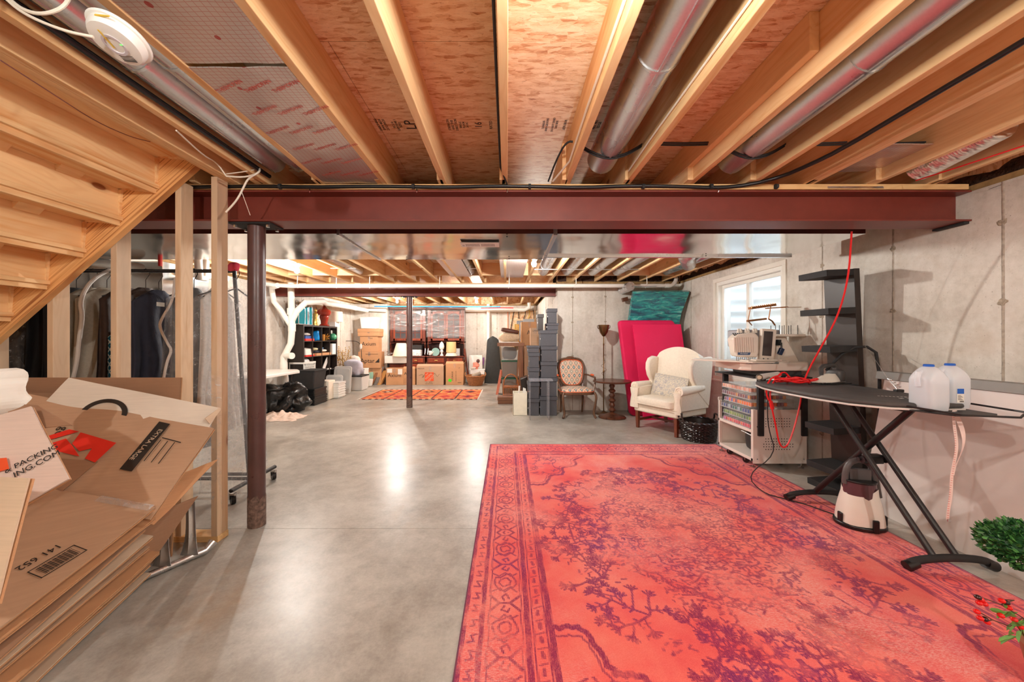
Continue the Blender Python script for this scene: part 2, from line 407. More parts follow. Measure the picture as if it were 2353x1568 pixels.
J2 = [-4.1+.406*i+.01 for i in range(18)]
for x in J2:
    if x < XW: joist(x, 2.335 if x > -1.9 else 2.36, 6.88)
for x in [-4.05+.406*i for i in range(13)]: joist(x, 6.60, 10.88)
for i in range(17):   # cross bracing of the middle bay
    x0 = J2[i]+.02; x1 = J2[i+1]-.02
    if x1 < XW and x0 > -4.3:
        obj('cross_brace', MB().bar((x0, 4.6, ZJ+.02), (x1, 4.6, ZT-.02), .038, .03, (0, 1, 0)), W_JOX, ce)
        obj('cross_brace', MB().bar((x0, 4.66, ZT-.02), (x1, 4.66, ZJ+.02), .038, .03, (0, 1, 0)), W_JOX, ce)
for i in range(17):
    x0 = J2[i]+.02; x1 = J2[i+1]-.02
    if x1 < XW: obj('blocking', MB().b(x0, x1, 6.05, 6.09, ZJ+.03, ZT), W_JOX, ce)
obj('nailer_plate', MB().b(XL, 3.07, 2.40, 2.56, 2.285, ZJ), W_PLATE, ce, bev=.002)
obj('nailer_plate', MB().b(XL, .93, 6.68, 6.84, 2.285, ZJ), W_PLATE, ce)
# walls
def wallbox(name, x0, x1, y0, y1, z0, z1): return st(name, MB().b(x0, x1, y0, y1, z0, z1), CONC)
WT = 2.275
WY0, WY1, WZ0, WZ1 = 4.05, 5.36, .74, 2.12       # window opening in the right wall
wr = G('wall_right')
for a in ((YN, WY0, 0, WT), (WY1, YB, 0, WT), (WY0, WY1, 0, WZ0), (WY0, WY1, WZ1, WT)):
    obj('wall_section', MB().b(XW, XW+.22, *a), CONC, wr)
SEAM = M('form_seam_mortar', (168, 156, 142), .9, var=.25, ns=40, bump=.5, bs=90)
TIE = M('tie_patch', (162, 148, 130), .9, var=.4, ns=60, bump=.8, bs=120, bd=.004)
def seams_x(par, x, ys_, sgn, z1=WT):      # on a wall that runs along Y
    for y in ys_:
        obj('form_seam', MB().surf(lambda a, b: (x+sgn*(.0025+.0015*noise.noise(Vector((y*3, 1, a*60)))) if 0 < b < 1 else x, y+(b-.5)*.016+.002*noise.noise(Vector((y, a*25, 0))), a*z1), 50, 3), SEAM, par)
        for z in (.35, .95, 1.5, 2.0):
            obj('tie_mark', MB().sup((x, y+.004, z+.02*math.sin(y*9)), (.004, .024, .020), 1, 1, 12, 8, .7, 60), TIE, par)
def seams_y(par, y, xs_, z1=WT):
    for x in xs_:
        obj('form_seam', MB().b(x-.006, x+.006, y-.003, y, 0, z1), SEAM, par)
        for z in (.4, 1.0, 1.6, 2.05):
            obj('tie_mark', MB().sup((x, y, z+.02*math.sin(x*9)), (.020, .004, .018), 1, 1, 12, 8, .7, 60), TIE, par)
seams_x(wr, XW, [1.05, 1.65, 2.257, 2.90, 3.55, 6.08], -1)
wb = G('wall_back')
obj('wall_section', MB().b(XC, XW+.22, YB, YB+.22, 0, WT), CONC, wb)
obj('wall_section', MB().b(XC, XC+.22, YB+.22, YF, 0, WT), CONC, wb)
seams_y(wb, YB, [1.18, 1.77, 2.25, 2.78]); seams_x(wb, XC, [7.3, 7.9, 8.5, 9.1, 9.7, 10.3], -1)
wf = G('wall_far')
obj('wall_section', MB().b(XL-.2, XC+.22, YF, YF+.22, 0, WT), CONC, wf)
obj('wall_section', MB().b(XL, XX(886, 10.2), 10.35, YF, 0, WT), CONC, wf)
seams_y(wf, YF, [-3.3+.6*i for i in range(1, 7)]); seams_y(wf, 10.35, [-3.95])
wl = G('wall_left')
obj('wall_section', MB().b(XL-.22, XL, YN, YF, 0, WT), CONC, wl)
seams_x(wl, XL, [5.2, 5.8, 6.5, 7.1, 7.7, 8.3, 8.9, 9.5, 10.1], 1)
wn = G('wall_behind')
obj('wall_section', MB().b(XL-.22, XW+.22, YN-.22, YN, 0, WT), CONC, wn)
# sill plates, rim and insulation on top of the walls
SILL = M('treated_sill', (150, 118, 74), .8, var=.25, ns=20); INSU = M('dark_insulation', (66, 46, 36), .95, var=.5, ns=22, bump=1, bs=30, bd=.03)
sp = G('trim_1')
for a in ((XW+.02, XW+.16, YN, YB), (XC, XW, YB+.02, YB+.16), (XC+.02, XC+.16, YB+.2, YF), (XL, XC, YF+.02, YF+.16), (XL-.16, XL-.02, YN, YF), (XL, XW, YN-.16, YN-.02)):
    obj('sill_plate', MB().b(*a, WT, WT+.045), SILL, sp)
    dx, dy = a[1]-a[0], a[3]-a[2]
    obj('rim_board', MB().b(a[0]+(.05 if dx < dy and a[0] > 0 else 0), a[1]+.05, a[2]+(.05 if dy < dx else 0), a[3]+.05, WT+.04, ZT+.02), OSB, sp)
obj('rim_board', MB().b(XL-.3, XL-.14, YN, YF, WT, ZT+.02), OSB, sp)
for a in ((XW+.16, XW+.3, YN-.3, YB+.3), (XC+.16, XC+.3, YB, YF+.4), (XL-.4, XL-.16, YN-.3, YF+.4), (XC, XW+.3, YB+.16, YB+.3), (XL-.4, XC+.3, YF+.16, YF+.3), (XL-.4, XW+.3, YN-.3, YN-.16)): obj('light_seal', MB().b(*a, WT-.06, ZT+.03), SILL, sp)  # closed boxes added outside to keep sky light from leaking in
obj('insulation', MB().surf(lambda a, b: (XW+.02-.04*abs(noise.noise(Vector((a*40, b*5, 0))))+.1*b, YN+a*(YB-YN), WT-.02+.26*b+.02*noise.noise(Vector((a*60, b*4, 3)))), 200, 8), INSU, sp)
obj('insulation', MB().surf(lambda a, b: (XC+a*(XW-XC), YB+.03-.05*abs(noise.noise(Vector((a*20, b*5, 7)))), WT+.04+.24*b), 60, 8), INSU, sp)
obj('insulation', MB().surf(lambda a, b: (XC+.03+.05*abs(noise.noise(Vector((a*40, b*5, 9)))), YB+a*(YF-YB), WT+.04+.24*b), 60, 6), INSU, sp)
# steel beams and columns
def ibeam(label, x0, x1, yc, zt, par=None):
    t = T('steel_beam', label, 'beam', (0, 0, 0))
    h, w_, tf, tw = .205, .185, .011, .009
    obj('web', MB().b(x0, x1, yc-tw/2, yc+tw/2, zt-h+tf, zt-tf), REDOX, t)
    obj('flange', MB().b(x0, x1, yc-w_/2, yc+w_/2, zt-h, zt-h+tf), REDOX, t, bev=.002); obj('flange', MB().b(x0, x1, yc-w_/2, yc+w_/2, zt-tf, zt), REDOX, t, bev=.002)
    return t
b1 = ibeam('dark red steel beam spanning the near ceiling under the joists', XL, 3.10, 2.50, 2.282)
obj('end_pocket', MB().b(3.06, 3.097, 2.42, 2.60, 2.062, 2.0765), BLKR, b1)
b2 = ibeam('dark red steel beam in the background running to the corner of the back wall', XL, .92, 6.76, 2.282)
def column(x, y, zt, label, r=.0535):
    t = T('steel_column', label, 'column', (x, y, 0))
    obj('pole', MB().lathe([(r, 0), (r, zt-.01)], seg=28, cap=False), COLM, t, smooth=1)
    obj('cap_plate', MB().b(-.14, .14, -.075, .075, zt-.012, zt), BLKR, t, bev=.002)
    for sx in (-1, 1):
        for sy in (-1, 1): obj('bolt', MB().lathe([(.012, -.03), (.012, -.012), (.006, -.012), (.006, 0)], (sx*.11, sy*.05, zt), seg=6), STEEL, t)
    obj('rusty_foot', MB().surf(lambda a, b: ((r+.0015+.001*noise.noise(Vector((math.cos(a*6.28)*3, math.sin(a*6.28)*3, b*9))))*math.cos(a*2*math.pi), (r+.0015)*math.sin(a*2*math.pi), b*(.2+.06*noise.noise(Vector((math.cos(a*6.28)*2, math.sin(a*6.28)*2, 3))))), 28, 8, cu=True), M('rust_concrete_stain', (104, 82, 72), .8, var=.6, ns=45, bump=.6, bs=80), t, smooth=1, label='lower end stained with rust and concrete')
    return t
column(XX(590, 2.5), 2.5, 2.077, 'dark maroon round steel column under the near beam')
column(XX(941, 6.76), 6.76, 2.077, 'thin dark maroon steel column in front of the two glazed cabinets')
# stud partition behind the stair
ws = G('wall_partition')
YS = 2.285
def stud(x, z1, cut=0):
    m = MB().hexa([(x, YS, .038), (x+.038, YS, .038), (x+.038, YS+.089, .038), (x, YS+.089, .038)],
                  [(x, YS, z1-cut), (x+.038, YS, z1), (x+.038, YS+.089, z1), (x, YS+.089, z1-cut)])
    obj('stud', m, W_STUD, ws, bev=.002)
for x, z1, cu_ in ((-1.872, 2.318, 0), (-2.10, 2.29, .03), (-2.508, 2.06, .04), (-2.91, 1.72, .04), (-3.31, 1.38, .04), (-3.71, 1.03, .04)): stud(x, z1, cu_)
obj('bottom_plate', MB().b(-4.3, -1.83, YS, YS+.089, 0, .038), W_PLATE, ws, bev=.002)
# staircase seen from below
t = T('staircase', 'open-backed pine staircase rising to the right seen from underneath', 'stairs')
Y0s, Y1s = 1.18, 2.245
for k in range(-1, 9):
    cx, cz = -2.404-.226*k, 2.22-.198*k
    zt_ = min(cz+.0, ZT-.004)
    obj('riser', MB().b(cx-.02, cx, Y0s, Y1s, cz-.198-.03, zt_), W_STAIR, t, bev=.002)
    if cz < ZT: obj('tread', MB().b(cx-.03, cx+.226+.02, Y0s, Y1s, cz, cz+.026), W_STAIR, t, bev=.003)
    if k >= 0:
        for y in (1.35, 1.62, 1.92): obj('glue_block', MB().prism([(cx, cz), (cx+.035, cz), (cx, cz-.035)], y, y+.11, 'y'), W_STAIR, t)
    obj('wedge', MB().hexa([(cx, Y1s-.012, cz-.198), (cx+.004, Y1s-.012, cz-.198), (cx+.004, Y1s, cz-.198), (cx, Y1s, cz-.198)], [(cx, Y1s-.012, cz-.005), (cx+.02, Y1s-.012, cz-.005), (cx+.02, Y1s, cz-.005), (cx, Y1s, cz-.005)]), W_STAIR, t)
    obj('wedge', MB().hexa([(cx+.02, Y1s-.012, cz-.005), (cx+.215, Y1s-.012, cz-.02), (cx+.215, Y1s, cz-.02), (cx+.02, Y1s, cz-.005)], [(cx+.02, Y1s-.012, cz), (cx+.215, Y1s-.012, cz), (cx+.215, Y1s, cz), (cx+.02, Y1s, cz)]), W_STAIR, t)
sl = .198/.226
def strg(y0, y1):
    # lower edge line runs through (-1.93, z) sloping down to the left
    xa, xb = -1.86, -4.3
    zl = lambda x: 2.195+(x+2.178)*sl-.045
    ang = math.atan(sl)
    poly = [(xb, zl(xb)), (xa, min(zl(xa), ZT)), (xa, ZT), (-2.15, ZT), (xb, zl(xb)+.30)]
    o = obj('stringer', MB().prism(poly, y0, y1, 'y'), None, t)
    tt = NT('stringer_grain'); v = tt.coords((1, 1, 1), rnd=False, rot=(0, ang, 0))
    mp = tt.n('Mapping'); tt.put(mp.inputs[0], v); mp.inputs['Scale'].default_value = (.6, 1, 45)
    g = tt.noise(mp.outputs[0], 2.2, 2, .5, .2); o.data.materials.append(tt.set(tt.ramp(g, [(.36, srgb(168, 104, 56)), (.47, srgb(226, 168, 106)), (.7, srgb(240, 190, 130))]), .6))
strg(2.245, 2.282)
# ---- window
wi = G('window_1')
VIN = flat('vinyl_white', (238, 236, 228), .35); PAINTW = flat('painted_wood_white', (232, 226, 214), .5)
fx = XW-.012
def ring(name, x0, x1, y0, y1, z0, z1, t_, mat):
    for a in ((x0, x1, y0, y1, z0, z0+t_), (x0, x1, y0, y1, z1-t_, z1), (x0, x1, y0, y0+t_, z0+t_, z1-t_), (x0, x1, y1-t_, y1, z0+t_, z1-t_)):
        obj(name, MB().b(*a), mat, wi, bev=.003)
ring('casing', XW-.016, XW+.006, WY0-.05, WY1+.05, WZ0-.05, WZ1+.05, .055, PAINTW)
ring('window_frame', XW+.006, XW+.12, WY0+.003, WY1-.003, WZ0+.003, WZ1-.003, .05, VIN)
ring('sash', XW+.06, XW+.10, WY0+.055, WY1-.055, WZ0+.055, WZ1-.055, .045, VIN)
ym = 4.72
obj('mullion', MB().b(XW+.045, XW+.1, ym-.03, ym+.03, WZ0+.1, WZ1-.1), VIN, wi, bev=.003)
obj('pane', MB().b(XW+.075, XW+.079, WY0+.1, ym-.03, WZ0+.1, WZ1-.1), GLASS, wi)
obj('pane', MB().b(XW+.075, XW+.079, ym+.03, WY1-.1, WZ0+.1, WZ1-.1), GLASS, wi)
obj('window_sill', MB().b(XW-.04, XW+.06, WY0-.06, WY1+.06, WZ0-.07, WZ0-.045), PAINTW, wi, bev=.004)
def well(a, b):
    th = math.pi*(a); r = .78+.026*math.sin(b*2*math.pi*13)
    return (XW+.22+r*math.sin(th)*.95, 4.70-(r+.12)*math.cos(th), -.05+b*2.35)
WELLM = M('corrugated_well_steel', (226, 230, 230), .5, var=.06)
one('window_well', MB().surf(well, 28, 130), WELLM, 'corrugated pale steel window well outside the window', 'window well', smooth=1)
one('gravel_bed', MB().surf(lambda a, b: (XW+.22+a*.85, 3.85+b*1.75, .45+.05*noise.noise(Vector((a*9, b*20, 0)))), 20, 40), M('well_gravel_leaves', (120, 128, 92), .95, var=.5, ns=30), 'gravel and weeds at the foot of the window well', 'gravel')['kind'] = 'stuff'
# ---- ducts
def rduct(x, y0, y1, r, z, label, grp):
    m = MB().tube([(x, y0+(y1-y0)*i/6, z) for i in range(7)], r, 32)
    o = T('round_duct', label, 'duct', (0, 0, 0), group=grp)
    obj('pipe', m, GALV, o, smooth=1)
    for yy in (y0+.35*(y1-y0), y0+.82*(y1-y0)): obj('crimp_ring', MB().tube([(x, yy, z), (x, yy+.012, z)], r+.004, 32), GALV, o, smooth=1)
    if y0 > 3: obj('strap', MB().b(x-.19, x+.19, 5.4, 5.43, z-r-.012, z-r-.004), GALV, o)
    obj('seam', MB().b(x-.008, x+.002, y0, y1, z-r-.003, z-r+.001), GALV, o)
    return o
rduct(.60, YN, 2.30, .088, 2.43, 'round galvanised duct in the joist bay right of the middle', None)
rduct(1.425, YN, 2.30, .088, 2.43, 'round galvanised duct in the right-hand joist bay', None)
rduct(-1.335, YN, 2.32, .066, 2.43, 'round galvanised duct left beside the foil panel, the right one of two', None)
rduct(-1.485, YN, 2.32, .066, 2.425, 'round galvanised duct beside the long black cable, the left one of two', None)
for i, (x, r_) in enumerate([(-2.45, .07), (-.6, .07), (.6, .085), (1.0, .085), (1.42, .085), (1.83, .085), (2.65, .075)]):
    rduct(x, 3.2, 6.0, r_, 2.42, ['thin round duct between the joists far left beyond the flat trunk', 'round duct beyond the trunk, left of the foil-faced panel by the middle bulb', 'round duct beyond the trunk just right of the middle bulb', 'second round duct right of the middle bulb beyond the trunk', 'third round duct right of the middle bulb beyond the trunk', 'fourth round duct right of the middle bulb beyond the trunk', 'rightmost round duct beyond the trunk, near the window'][i], 'round ducts beyond the trunk')
t = T('flat_duct_trunk', 'wide flat sheet-metal duct trunk hanging behind the near red beam', 'duct')
def trunk(x0, x1, y0, y1, z0, z1): 
    n = 40
    m = MB().b(x0, x1, y0, y1, z0+.004, z1)
    obj('duct_section', m, GALVF, t)
    def crease(a, b): return (x0+a*(x1-x0), y0+b*(y1-y0), z0+.003-.006*min(1, 4*min(b, 1-b))*abs(math.sin(a*math.pi*(x1-x0)*1.6+.5))*(1-abs(2*b-1)))
    obj('duct_underside', MB().surf(crease, 60, 14), GALVF, t, smooth=1)
trunk(-4.1, .36, 2.76, 3.66, 2.09, 2.30); trunk(.38, 2.74, 2.76, 3.50, 2.09, 2.30)
obj('drive_seam', MB().b(.355, .385, 2.755, 3.66, 2.078, 2.305), GALV, t, bev=.002)
obj('drive_seam', MB().b(-1.30, -1.28, 2.755, 3.665, 2.082, 2.302), GALV, t); obj('hem', MB().b(.36, 2.745, 3.48, 3.515, 2.076, 2.094), GALV, t)
for x, y in ((.0, 2.8), (.02, 3.58), (1.9, 3.45), (-1.0, 3.6)): obj('screw', MB().lathe([(.006, -.006), (.006, 0)], (x, y, 2.086), 6), BLKR, t)
t = T('register_grille', 'white louvred air register in the underside of the flat trunk', 'vent', (-.225, 3.02, 2.078))
obj('plate', MB().b(-.16, .16, -.065, .065, -.005, .004), WHITE, t, bev=.003)
for i in range(10):
    for s_ in (0, 1): obj('slot', MB().b(-.115+i*.0115+s_*.128, -.1115+i*.0115+s_*.128, -.035, .035, -.0065, -.004), BLK, t)
obj('lever', MB().b(-.145, -.13, -.005, .005, -.012, 0), STEEL, t)
# foil covered panning
def foilpan(x0, x1, y0, y1, z, label):
    m = MB().surf(lambda a, b: (x0+a*(x1-x0), y0+b*(y1-y0), z+.004*noise.noise(Vector((a*3, b*6, x0)))), 12, 40, .004)
    return obj('foil_panel', m, FOIL, ce, smooth=1)
foilpan(-1.209, -.831, 1.37, 2.39, 2.325, 'silver foil-faced panel with red print closing the joist bay, larger piece')
foilpan(-1.209, -.831, .2, 1.355, 2.33, 'silver foil-faced panel piece at the top edge beyond a dark seam')
foilpan(2.045, 2.42, 2.05, 2.39, 2.40, 'small foil-faced panel deep in the right joist bay above the beam')
foilpan(-.95+.02, -.6, 3.7, 6.0, 2.325, 'foil panel between the far joists left of the middle bulb'); foilpan(-.1, .27, 3.7, 6.1, 2.325, 'foil-faced panel between the far joists beside the middle bulb')
FR = flat('foil_red_print', (206, 96, 84), .5); fp_ = [c for c in ce.children if c.name.startswith('foil_panel')][0]
for i in range(3):
    for j in range(6):
        text('THERMOPAN', .026, FR, Matrix.Translation((-1.13+.115*i+.04*(j % 2), 1.47+.155*j, 2.3185)) @ Matrix.Rotation(math.pi, 4, 'X') @ Matrix.Rotation(R(24), 4, 'Z'), fp_, ext=.0003)
FOILT = metal_mat('foil_tape', (220, 216, 212), .35, False, .5, 20)
one('foil_tape_strip', MB().surf(lambda a, b: (2.13+a*.37, 2.395+b*.01, 2.29+.03*b), 10, 2, .002), FOILT, 'strip of crinkled foil tape on the plate above the beam', 'tape')
def flex(pts, r, label):
    P_ = []; n = 60; pts = [Vector(p) for p in pts]
    for i in range(n+1):
        f_ = i/n*(len(pts)-1); k = min(int(f_), len(pts)-2); P_.append(pts[k].lerp(pts[k+1], f_-k))
    return one('flexible_duct', MB().tube(P_, [r*(1+.07*(i % 2)) for i in range(n+1)], 20), FOILT, label, 'duct', smooth=1)
flex([(2.2, 4.0, 2.40), (2.28, 4.6, 2.34), (2.62, 5.2, 2.36)], .09, 'crinkled silver flexible duct at the top left of the window')
flex([(2.6, 1.9, 2.42), (2.68, 2.35, 2.40)], .075, 'short crinkled flexible duct at the right end of the beam')
# ---- bulbs
for i, (x, y, l) in enumerate(BULBS):
    lab = ['lit bare bulb in a white ceramic holder over the near floor', 'added fill bulb behind the camera on the left, out of view', 'added fill bulb behind the camera on the right, out of view',
           'lit bare bulb in front of the right part of the white pipe', 'lit bare bulb left beside the maroon column', 'lit bare bulb above the left glazed cabinet', 'lit bare bulb right of the glazed cabinets'][i]
    t = T('bare_bulb', lab, 'light bulb', (x, y, 2.32))
    obj('lamp_holder', MB().lathe([(.055, 0), (.055, -.012), (.035, -.03), (.024, -.045), (.02, -.045)], (0, 0, 0), 20), WHITE, t, smooth=1)
    obj('bulb', MB().lathe([(.004, -.135), (.018, -.13), (.028, -.115), (.031, -.1), (.027, -.08), (.016, -.06), (.013, -.045)], (0, 0, 0), 12), BULBM[i], t, smooth=1)
# ---- PVC pipes
def pvc(name, pts, r, label, hubs=(), parent=None):
    t = T(name, label, 'pipe')
    obj('pipe_run', MB().tube(pts, r, 20), PVC, t, smooth=1)
    for h in hubs:
        a, b_ = Vector(h[0]), Vector(h[1]); obj('coupling', MB().tube([a, b_], r*1.14, 20), PVC, t, smooth=1)
    return t
py = 6.18; z1 = ZZ(657, py)
x1 = XX(1540, py)
tp = pvc('drain_pipe', [(XX(632, py)-.25, py, z1+.05), (XX(632, py), py, z1+.01), (XX(670, py), py, z1-.005), (-1, py, z1), (x1, py, z1), (x1+.06, py+.02, z1+.02), (x1+.12, py+.05, z1+.09), (x1+.14, py+.08, z1+.14)], .034,
    'long white plastic drain pipe running across below the joists', [((x1-.09, py, z1), (x1-.02, py, z1)), ((-2.6, py, z1), (-2.5, py, z1)), ((-3.55, py, z1), (-3.45, py, z1))])
for u in (686, 775, 851, 1011, 1170, 1323, 1485): obj('pipe_hanger', MB().tube([(XX(u, py)-.01, py, z1-.04), (XX(u, py)-.03, py-.036, z1), (XX(u, py), py-.036, z1+.03), (XX(u, py), py-.02, ZJ+.1)], .007, 6), PVC, tp)
xs_ = -4.02; ysk = 6.55
tk = pvc('soil_stack', [(xs_, ysk, ZZ(1000, ysk)*0+.0), (xs_, ysk, .55), (xs_-.03, ysk, .75), (xs_-.03, ysk, .95), (xs_+.1, ysk, 1.2), (xs_+.12, ysk, 1.45), (xs_+.1, ysk, 2.3)], .055, 'thick white vertical soil stack with branches by the left wall',
    [((xs_+.12, ysk, 1.42), (xs_+.12, ysk, 1.56)), ((xs_-.03, ysk, .7), (xs_-.03, ysk, .86)), ((xs_+.1, ysk, 1.72), (xs_+.1, ysk, 1.84))])
obj('branch', MB().tube([(xs_+.1, ysk, 1.52), (xs_-.06, ysk-.03, 1.8), (xs_-.14, ysk-.1, 1.95), (xs_-.14, ysk-.15, 2.12), (xs_-.06, ysk-.28, 2.18), (xs_+.1, py, 2.2)], .045, 18), PVC, tk, smooth=1)
obj('cleanout', MB().tube([(xs_-.02, ysk, .98), (xs_+.13, ysk-.06, .98)], .05, 18), PVC, tk, smooth=1)
obj('cleanout', MB().tube([(xs_+.13, ysk-.06, .98), (xs_+.17, ysk-.08, .98)], .058, 18), PVC, tk, smooth=1)
pvc('drain_branch', [(xs_+.11, ysk, 1.60), (xs_+.2, ysk, 1.78), (xs_+.34, ysk+.05, 1.95), (xs_+.5, ysk+.35, 2.0), (xs_+.28, ysk+.9, 2.02), (-3.95, 9.0, 2.08), (-3.95, 10.2, 2.08)], .055,
    'sloping white pipe branching from the soil stack along the left wall', [((-3.9, 8.0, 2.05), (-3.92, 8.14, 2.055)), ((-3.95, 9.3, 2.08), (-3.95, 9.44, 2.08))])
yv = 10.6
tv = pvc('drain_stack', [(XX(1122, yv), yv, 0), (XX(1122, yv), yv, 2.3)], .045, 'thin white vertical pipe at the far wall left of the black bag', [((XX(1122, yv), yv, 2.05), (XX(1122, yv), yv, 2.2))])
pvc('far_pipe', [(XX(1070, yv), yv, 2.13), (XX(1205, yv), yv, 2.13), (XX(1216, yv), yv, 2.2), (XX(1216, yv), yv, 2.35)], .055, 'white horizontal pipe along the top of the far wall at the right')
pvc('far_pipe', [(-4.2, 10.25, 2.13), (XX(886, 10.2), 10.25, 2.09)], .055, 'short white pipe along the top of the far wall at the left')
one('water_line', MB().tube([(XX(860, 9.9), 9.9, 2.17), (XX(940, 9.9), 9.9, 2.165), (XX(1150, 9.9), 9.9, 2.16)], .013, 8), flat('blue_pex', (20, 140, 226), .35), 'bright blue water tube running across above the glazed cabinets', 'pipe', smooth=1)
one('water_line', MB().tube([(XX(1105, 9.95), 9.95, 2.13), (XX(1150, 9.95), 9.95, 2.135), (XX(1180, 9.95), 9.95, 2.13)], .013, 8), flat('red_pex', (206, 40, 44), .35), 'red water tube beside the blue one near the right far bulb', 'pipe', smooth=1)
# ================================================================ RUG
def rug_colors():
    NX, NY = 420, 640; Wd, Ln = 2.73, 3.99
    x = (np.arange(NX)+.5)/NX*Wd; y = (np.arange(NY)+.5)/NY*Ln
    X, Y = np.meshgrid(x, y, indexing='ij')
    qx, qy = NX//2, NY//2
    fx = X[:qx, :qy]; fy = Y[:qx, :qy]           # the quarter, distance from the edges
    ink = np.zeros((qx, qy)); rs = np.random.RandomState(7)
    def seg(p, q, w_, a=1.0):
        p = np.array(p); q = np.array(q); lo = np.minimum(p, q)-w_*2; hi = np.maximum(p, q)+w_*2
        i0, i1 = max(0, int(lo[0]/Wd*NX)), min(qx, int(hi[0]/Wd*NX)+2); j0, j1 = max(0, int(lo[1]/Ln*NY)), min(qy, int(hi[1]/Ln*NY)+2)
        if i0 >= i1 or j0 >= j1: return
        gx = fx[i0:i1, j0:j1]; gy = fy[i0:i1, j0:j1]; d = q-p; L = max(1e-9, (d*d).sum())
        t = np.clip(((gx-p[0])*d[0]+(gy-p[1])*d[1])/L, 0, 1)
        r = np.hypot(gx-p[0]-t*d[0], gy-p[1]-t*d[1])
        ink[i0:i1, j0:j1] = np.maximum(ink[i0:i1, j0:j1], a*np.clip((w_-r)/.004+.5, 0, 1))
    def path(ps, w_, a=1.0, jit=.004):
        ps = [np.array(p)+rs.uniform(-jit, jit, 2) for p in ps]
        for p, q in zip(ps, ps[1:]): seg(p, q, w_, a)
    def poly(fn, n, w_, a=1.0, jit=.004): path([fn(i/n) for i in range(n+1)], w_, a, jit)
    E = np.minimum(fx, fy)
    for e, w_ in ((.008, .010), (.088, .011), (.293, .013), (.392, .014), (.118, .003), (.268, .003), (.318, .003), (.372, .003)):
        ink = np.maximum(ink, np.clip((w_-np.abs(E-e+.002*np.sin(fy*31)+.002*np.sin(fx*27)))/.004+.5, 0, 1)*.95)
    def on(s_, d, side): return (d, s_) if side else (s_, d)
    for side in (0, 1):
        Lq = Ln/2 if side else Wd/2
        s_ = .05
        while s_ < Lq:                                             # outer guard: small keys
            if s_ > .06: path([on(s_-.018, .035, side), on(s_-.018, .06, side), on(s_+.018, .042, side), on(s_+.018, .068, side)], .0045, .9)
            s_ += .085
        s_ = .32
        while s_ < Lq:                                             # inner guard
            if s_ > .33: path([on(s_-.012, .345, side), on(s_+.012, .345, side)], .008, .8); path([on(s_+.03, .33, side), on(s_+.04, .362, side)], .004, .7)
            s_ += .075
        s_ = .16; k = 0
        while s_ < Lq:                                             # main band: palmettes and leaves
            w_ = .0048
            if k % 2:
                for r_ in (.03, .058):
                    poly(lambda a: on(s_+r_*math.cos(6.283*a)*(1+.25*math.sin(6.283*a*4)), .19+r_*math.sin(6.283*a), side), 14, w_, .95)
                for q in (-1, 1):
                    path([on(s_+q*.07, .13, side), on(s_+q*.045, .16, side), on(s_+q*.075, .19, side), on(s_+q*.045, .22, side), on(s_+q*.07, .25, side)], w_, .9)
            else:
                path([on(s_-.05, .12, side), on(s_, .165, side), on(s_+.05, .12, side)], .007, .95); path([on(s_-.05, .262, side), on(s_, .215, side), on(s_+.05, .262, side)], .007, .95)
                path([on(s_, .165, side), on(s_, .215, side)], w_)
                for q in (-1, 1): path([on(s_+q*.02, .19, side), on(s_+q*.045, .175, side), on(s_+q*.06, .2, side), on(s_+q*.035, .21, side)], w_)
            s_ += .15; k += 1
    # corner brackets with a scalloped outline
    def bracket(a, o): 
        th = a*math.pi/2; r = 1-.22*math.sin(2*th)+.05*math.cos(th*14)
        return (.40+(.62+o)*r*math.cos(th), .40+(.86+o)*r*math.sin(th))
    poly(lambda a: bracket(a, 0), 60, .013, 1, .008)
    poly(lambda a: bracket(a, -.05), 60, .005, .8, .006)
    for i in range(26):
        a = rs.uniform(.05, .95); p = bracket(a, 0); c = np.array([.4, .4]); f_ = rs.uniform(.25, .88); p = c+(np.array(p)-c)*f_
        for k in range(5):
            an = rs.uniform(0, 6.28); path([p, p+np.array([math.cos(an), math.sin(an)])*rs.uniform(.02, .07)], .005, .85)
    # medallion
    cx, cy = Wd/2, Ln/2
    def med(a, rx, ry, n, am): 
        th = a*math.pi/2; r = 1+am*math.cos(th*n); return (cx-rx*r*math.cos(th), cy-ry*r*math.sin(th))
    poly(lambda a: med(a, .50, .62, 20, .04), 60, .007, .85, .008); poly(lambda a: med(a, .36, .44, 16, .06), 50, .005, .8, .008)
    for i in range(620):
        a = rs.uniform(0, 1); s_ = rs.uniform(.05, 1.0)**.7; p = np.array(med(a, .56*s_, .70*s_, 20, .04)); an = rs.choice([0, 0, .5, 1.57, 2.6])+rs.uniform(-.3, .3)
        path([p, p+np.array([math.cos(an), math.sin(an)])*rs.uniform(.008, .04)], rs.uniform(.003, .0065), rs.uniform(.5, 1))
    for i in range(420):
        a = rs.uniform(0, 1); s_ = rs.uniform(1.0, 1.75); p = np.array(med(a, .5*s_, .62*s_, 20, .04)); an = rs.choice([0, .8, 1.57])+rs.uniform(-.3, .3)
        if p[0] < .45 or p[1] < .5 or noise.noise(Vector((p[0]*4, p[1]*4, 1))) < -.02: continue
        path([p, p+np.array([math.cos(an), math.sin(an)])*rs.uniform(.006, .03)], rs.uniform(.003, .007), rs.uniform(.5, 1))
    # flowering branches round the medallion
    def spray(p, an, L, depth=0):
        p = np.array(p, float); n = int(L/.035)+1; pts = [p]; c = rs.uniform(-.35, .35)
        for k in range(n):
            an += c/3+rs.uniform(-.25, .25); q = pts[-1]+.035*np.array([math.cos(an), math.sin(an)]); pts.append(q)
            if depth < 2 and rs.rand() < (.55 if depth == 0 else .3): spray(q, an+rs.choice([-1, 1])*rs.uniform(.6, 1.3), L*rs.uniform(.3, .5), depth+1)
            if rs.rand() < .45:
                for z in (-1, 1): path([q, q+.024*np.array([math.cos(an+z*1.0), math.sin(an+z*1.0)])], .0055, .95)
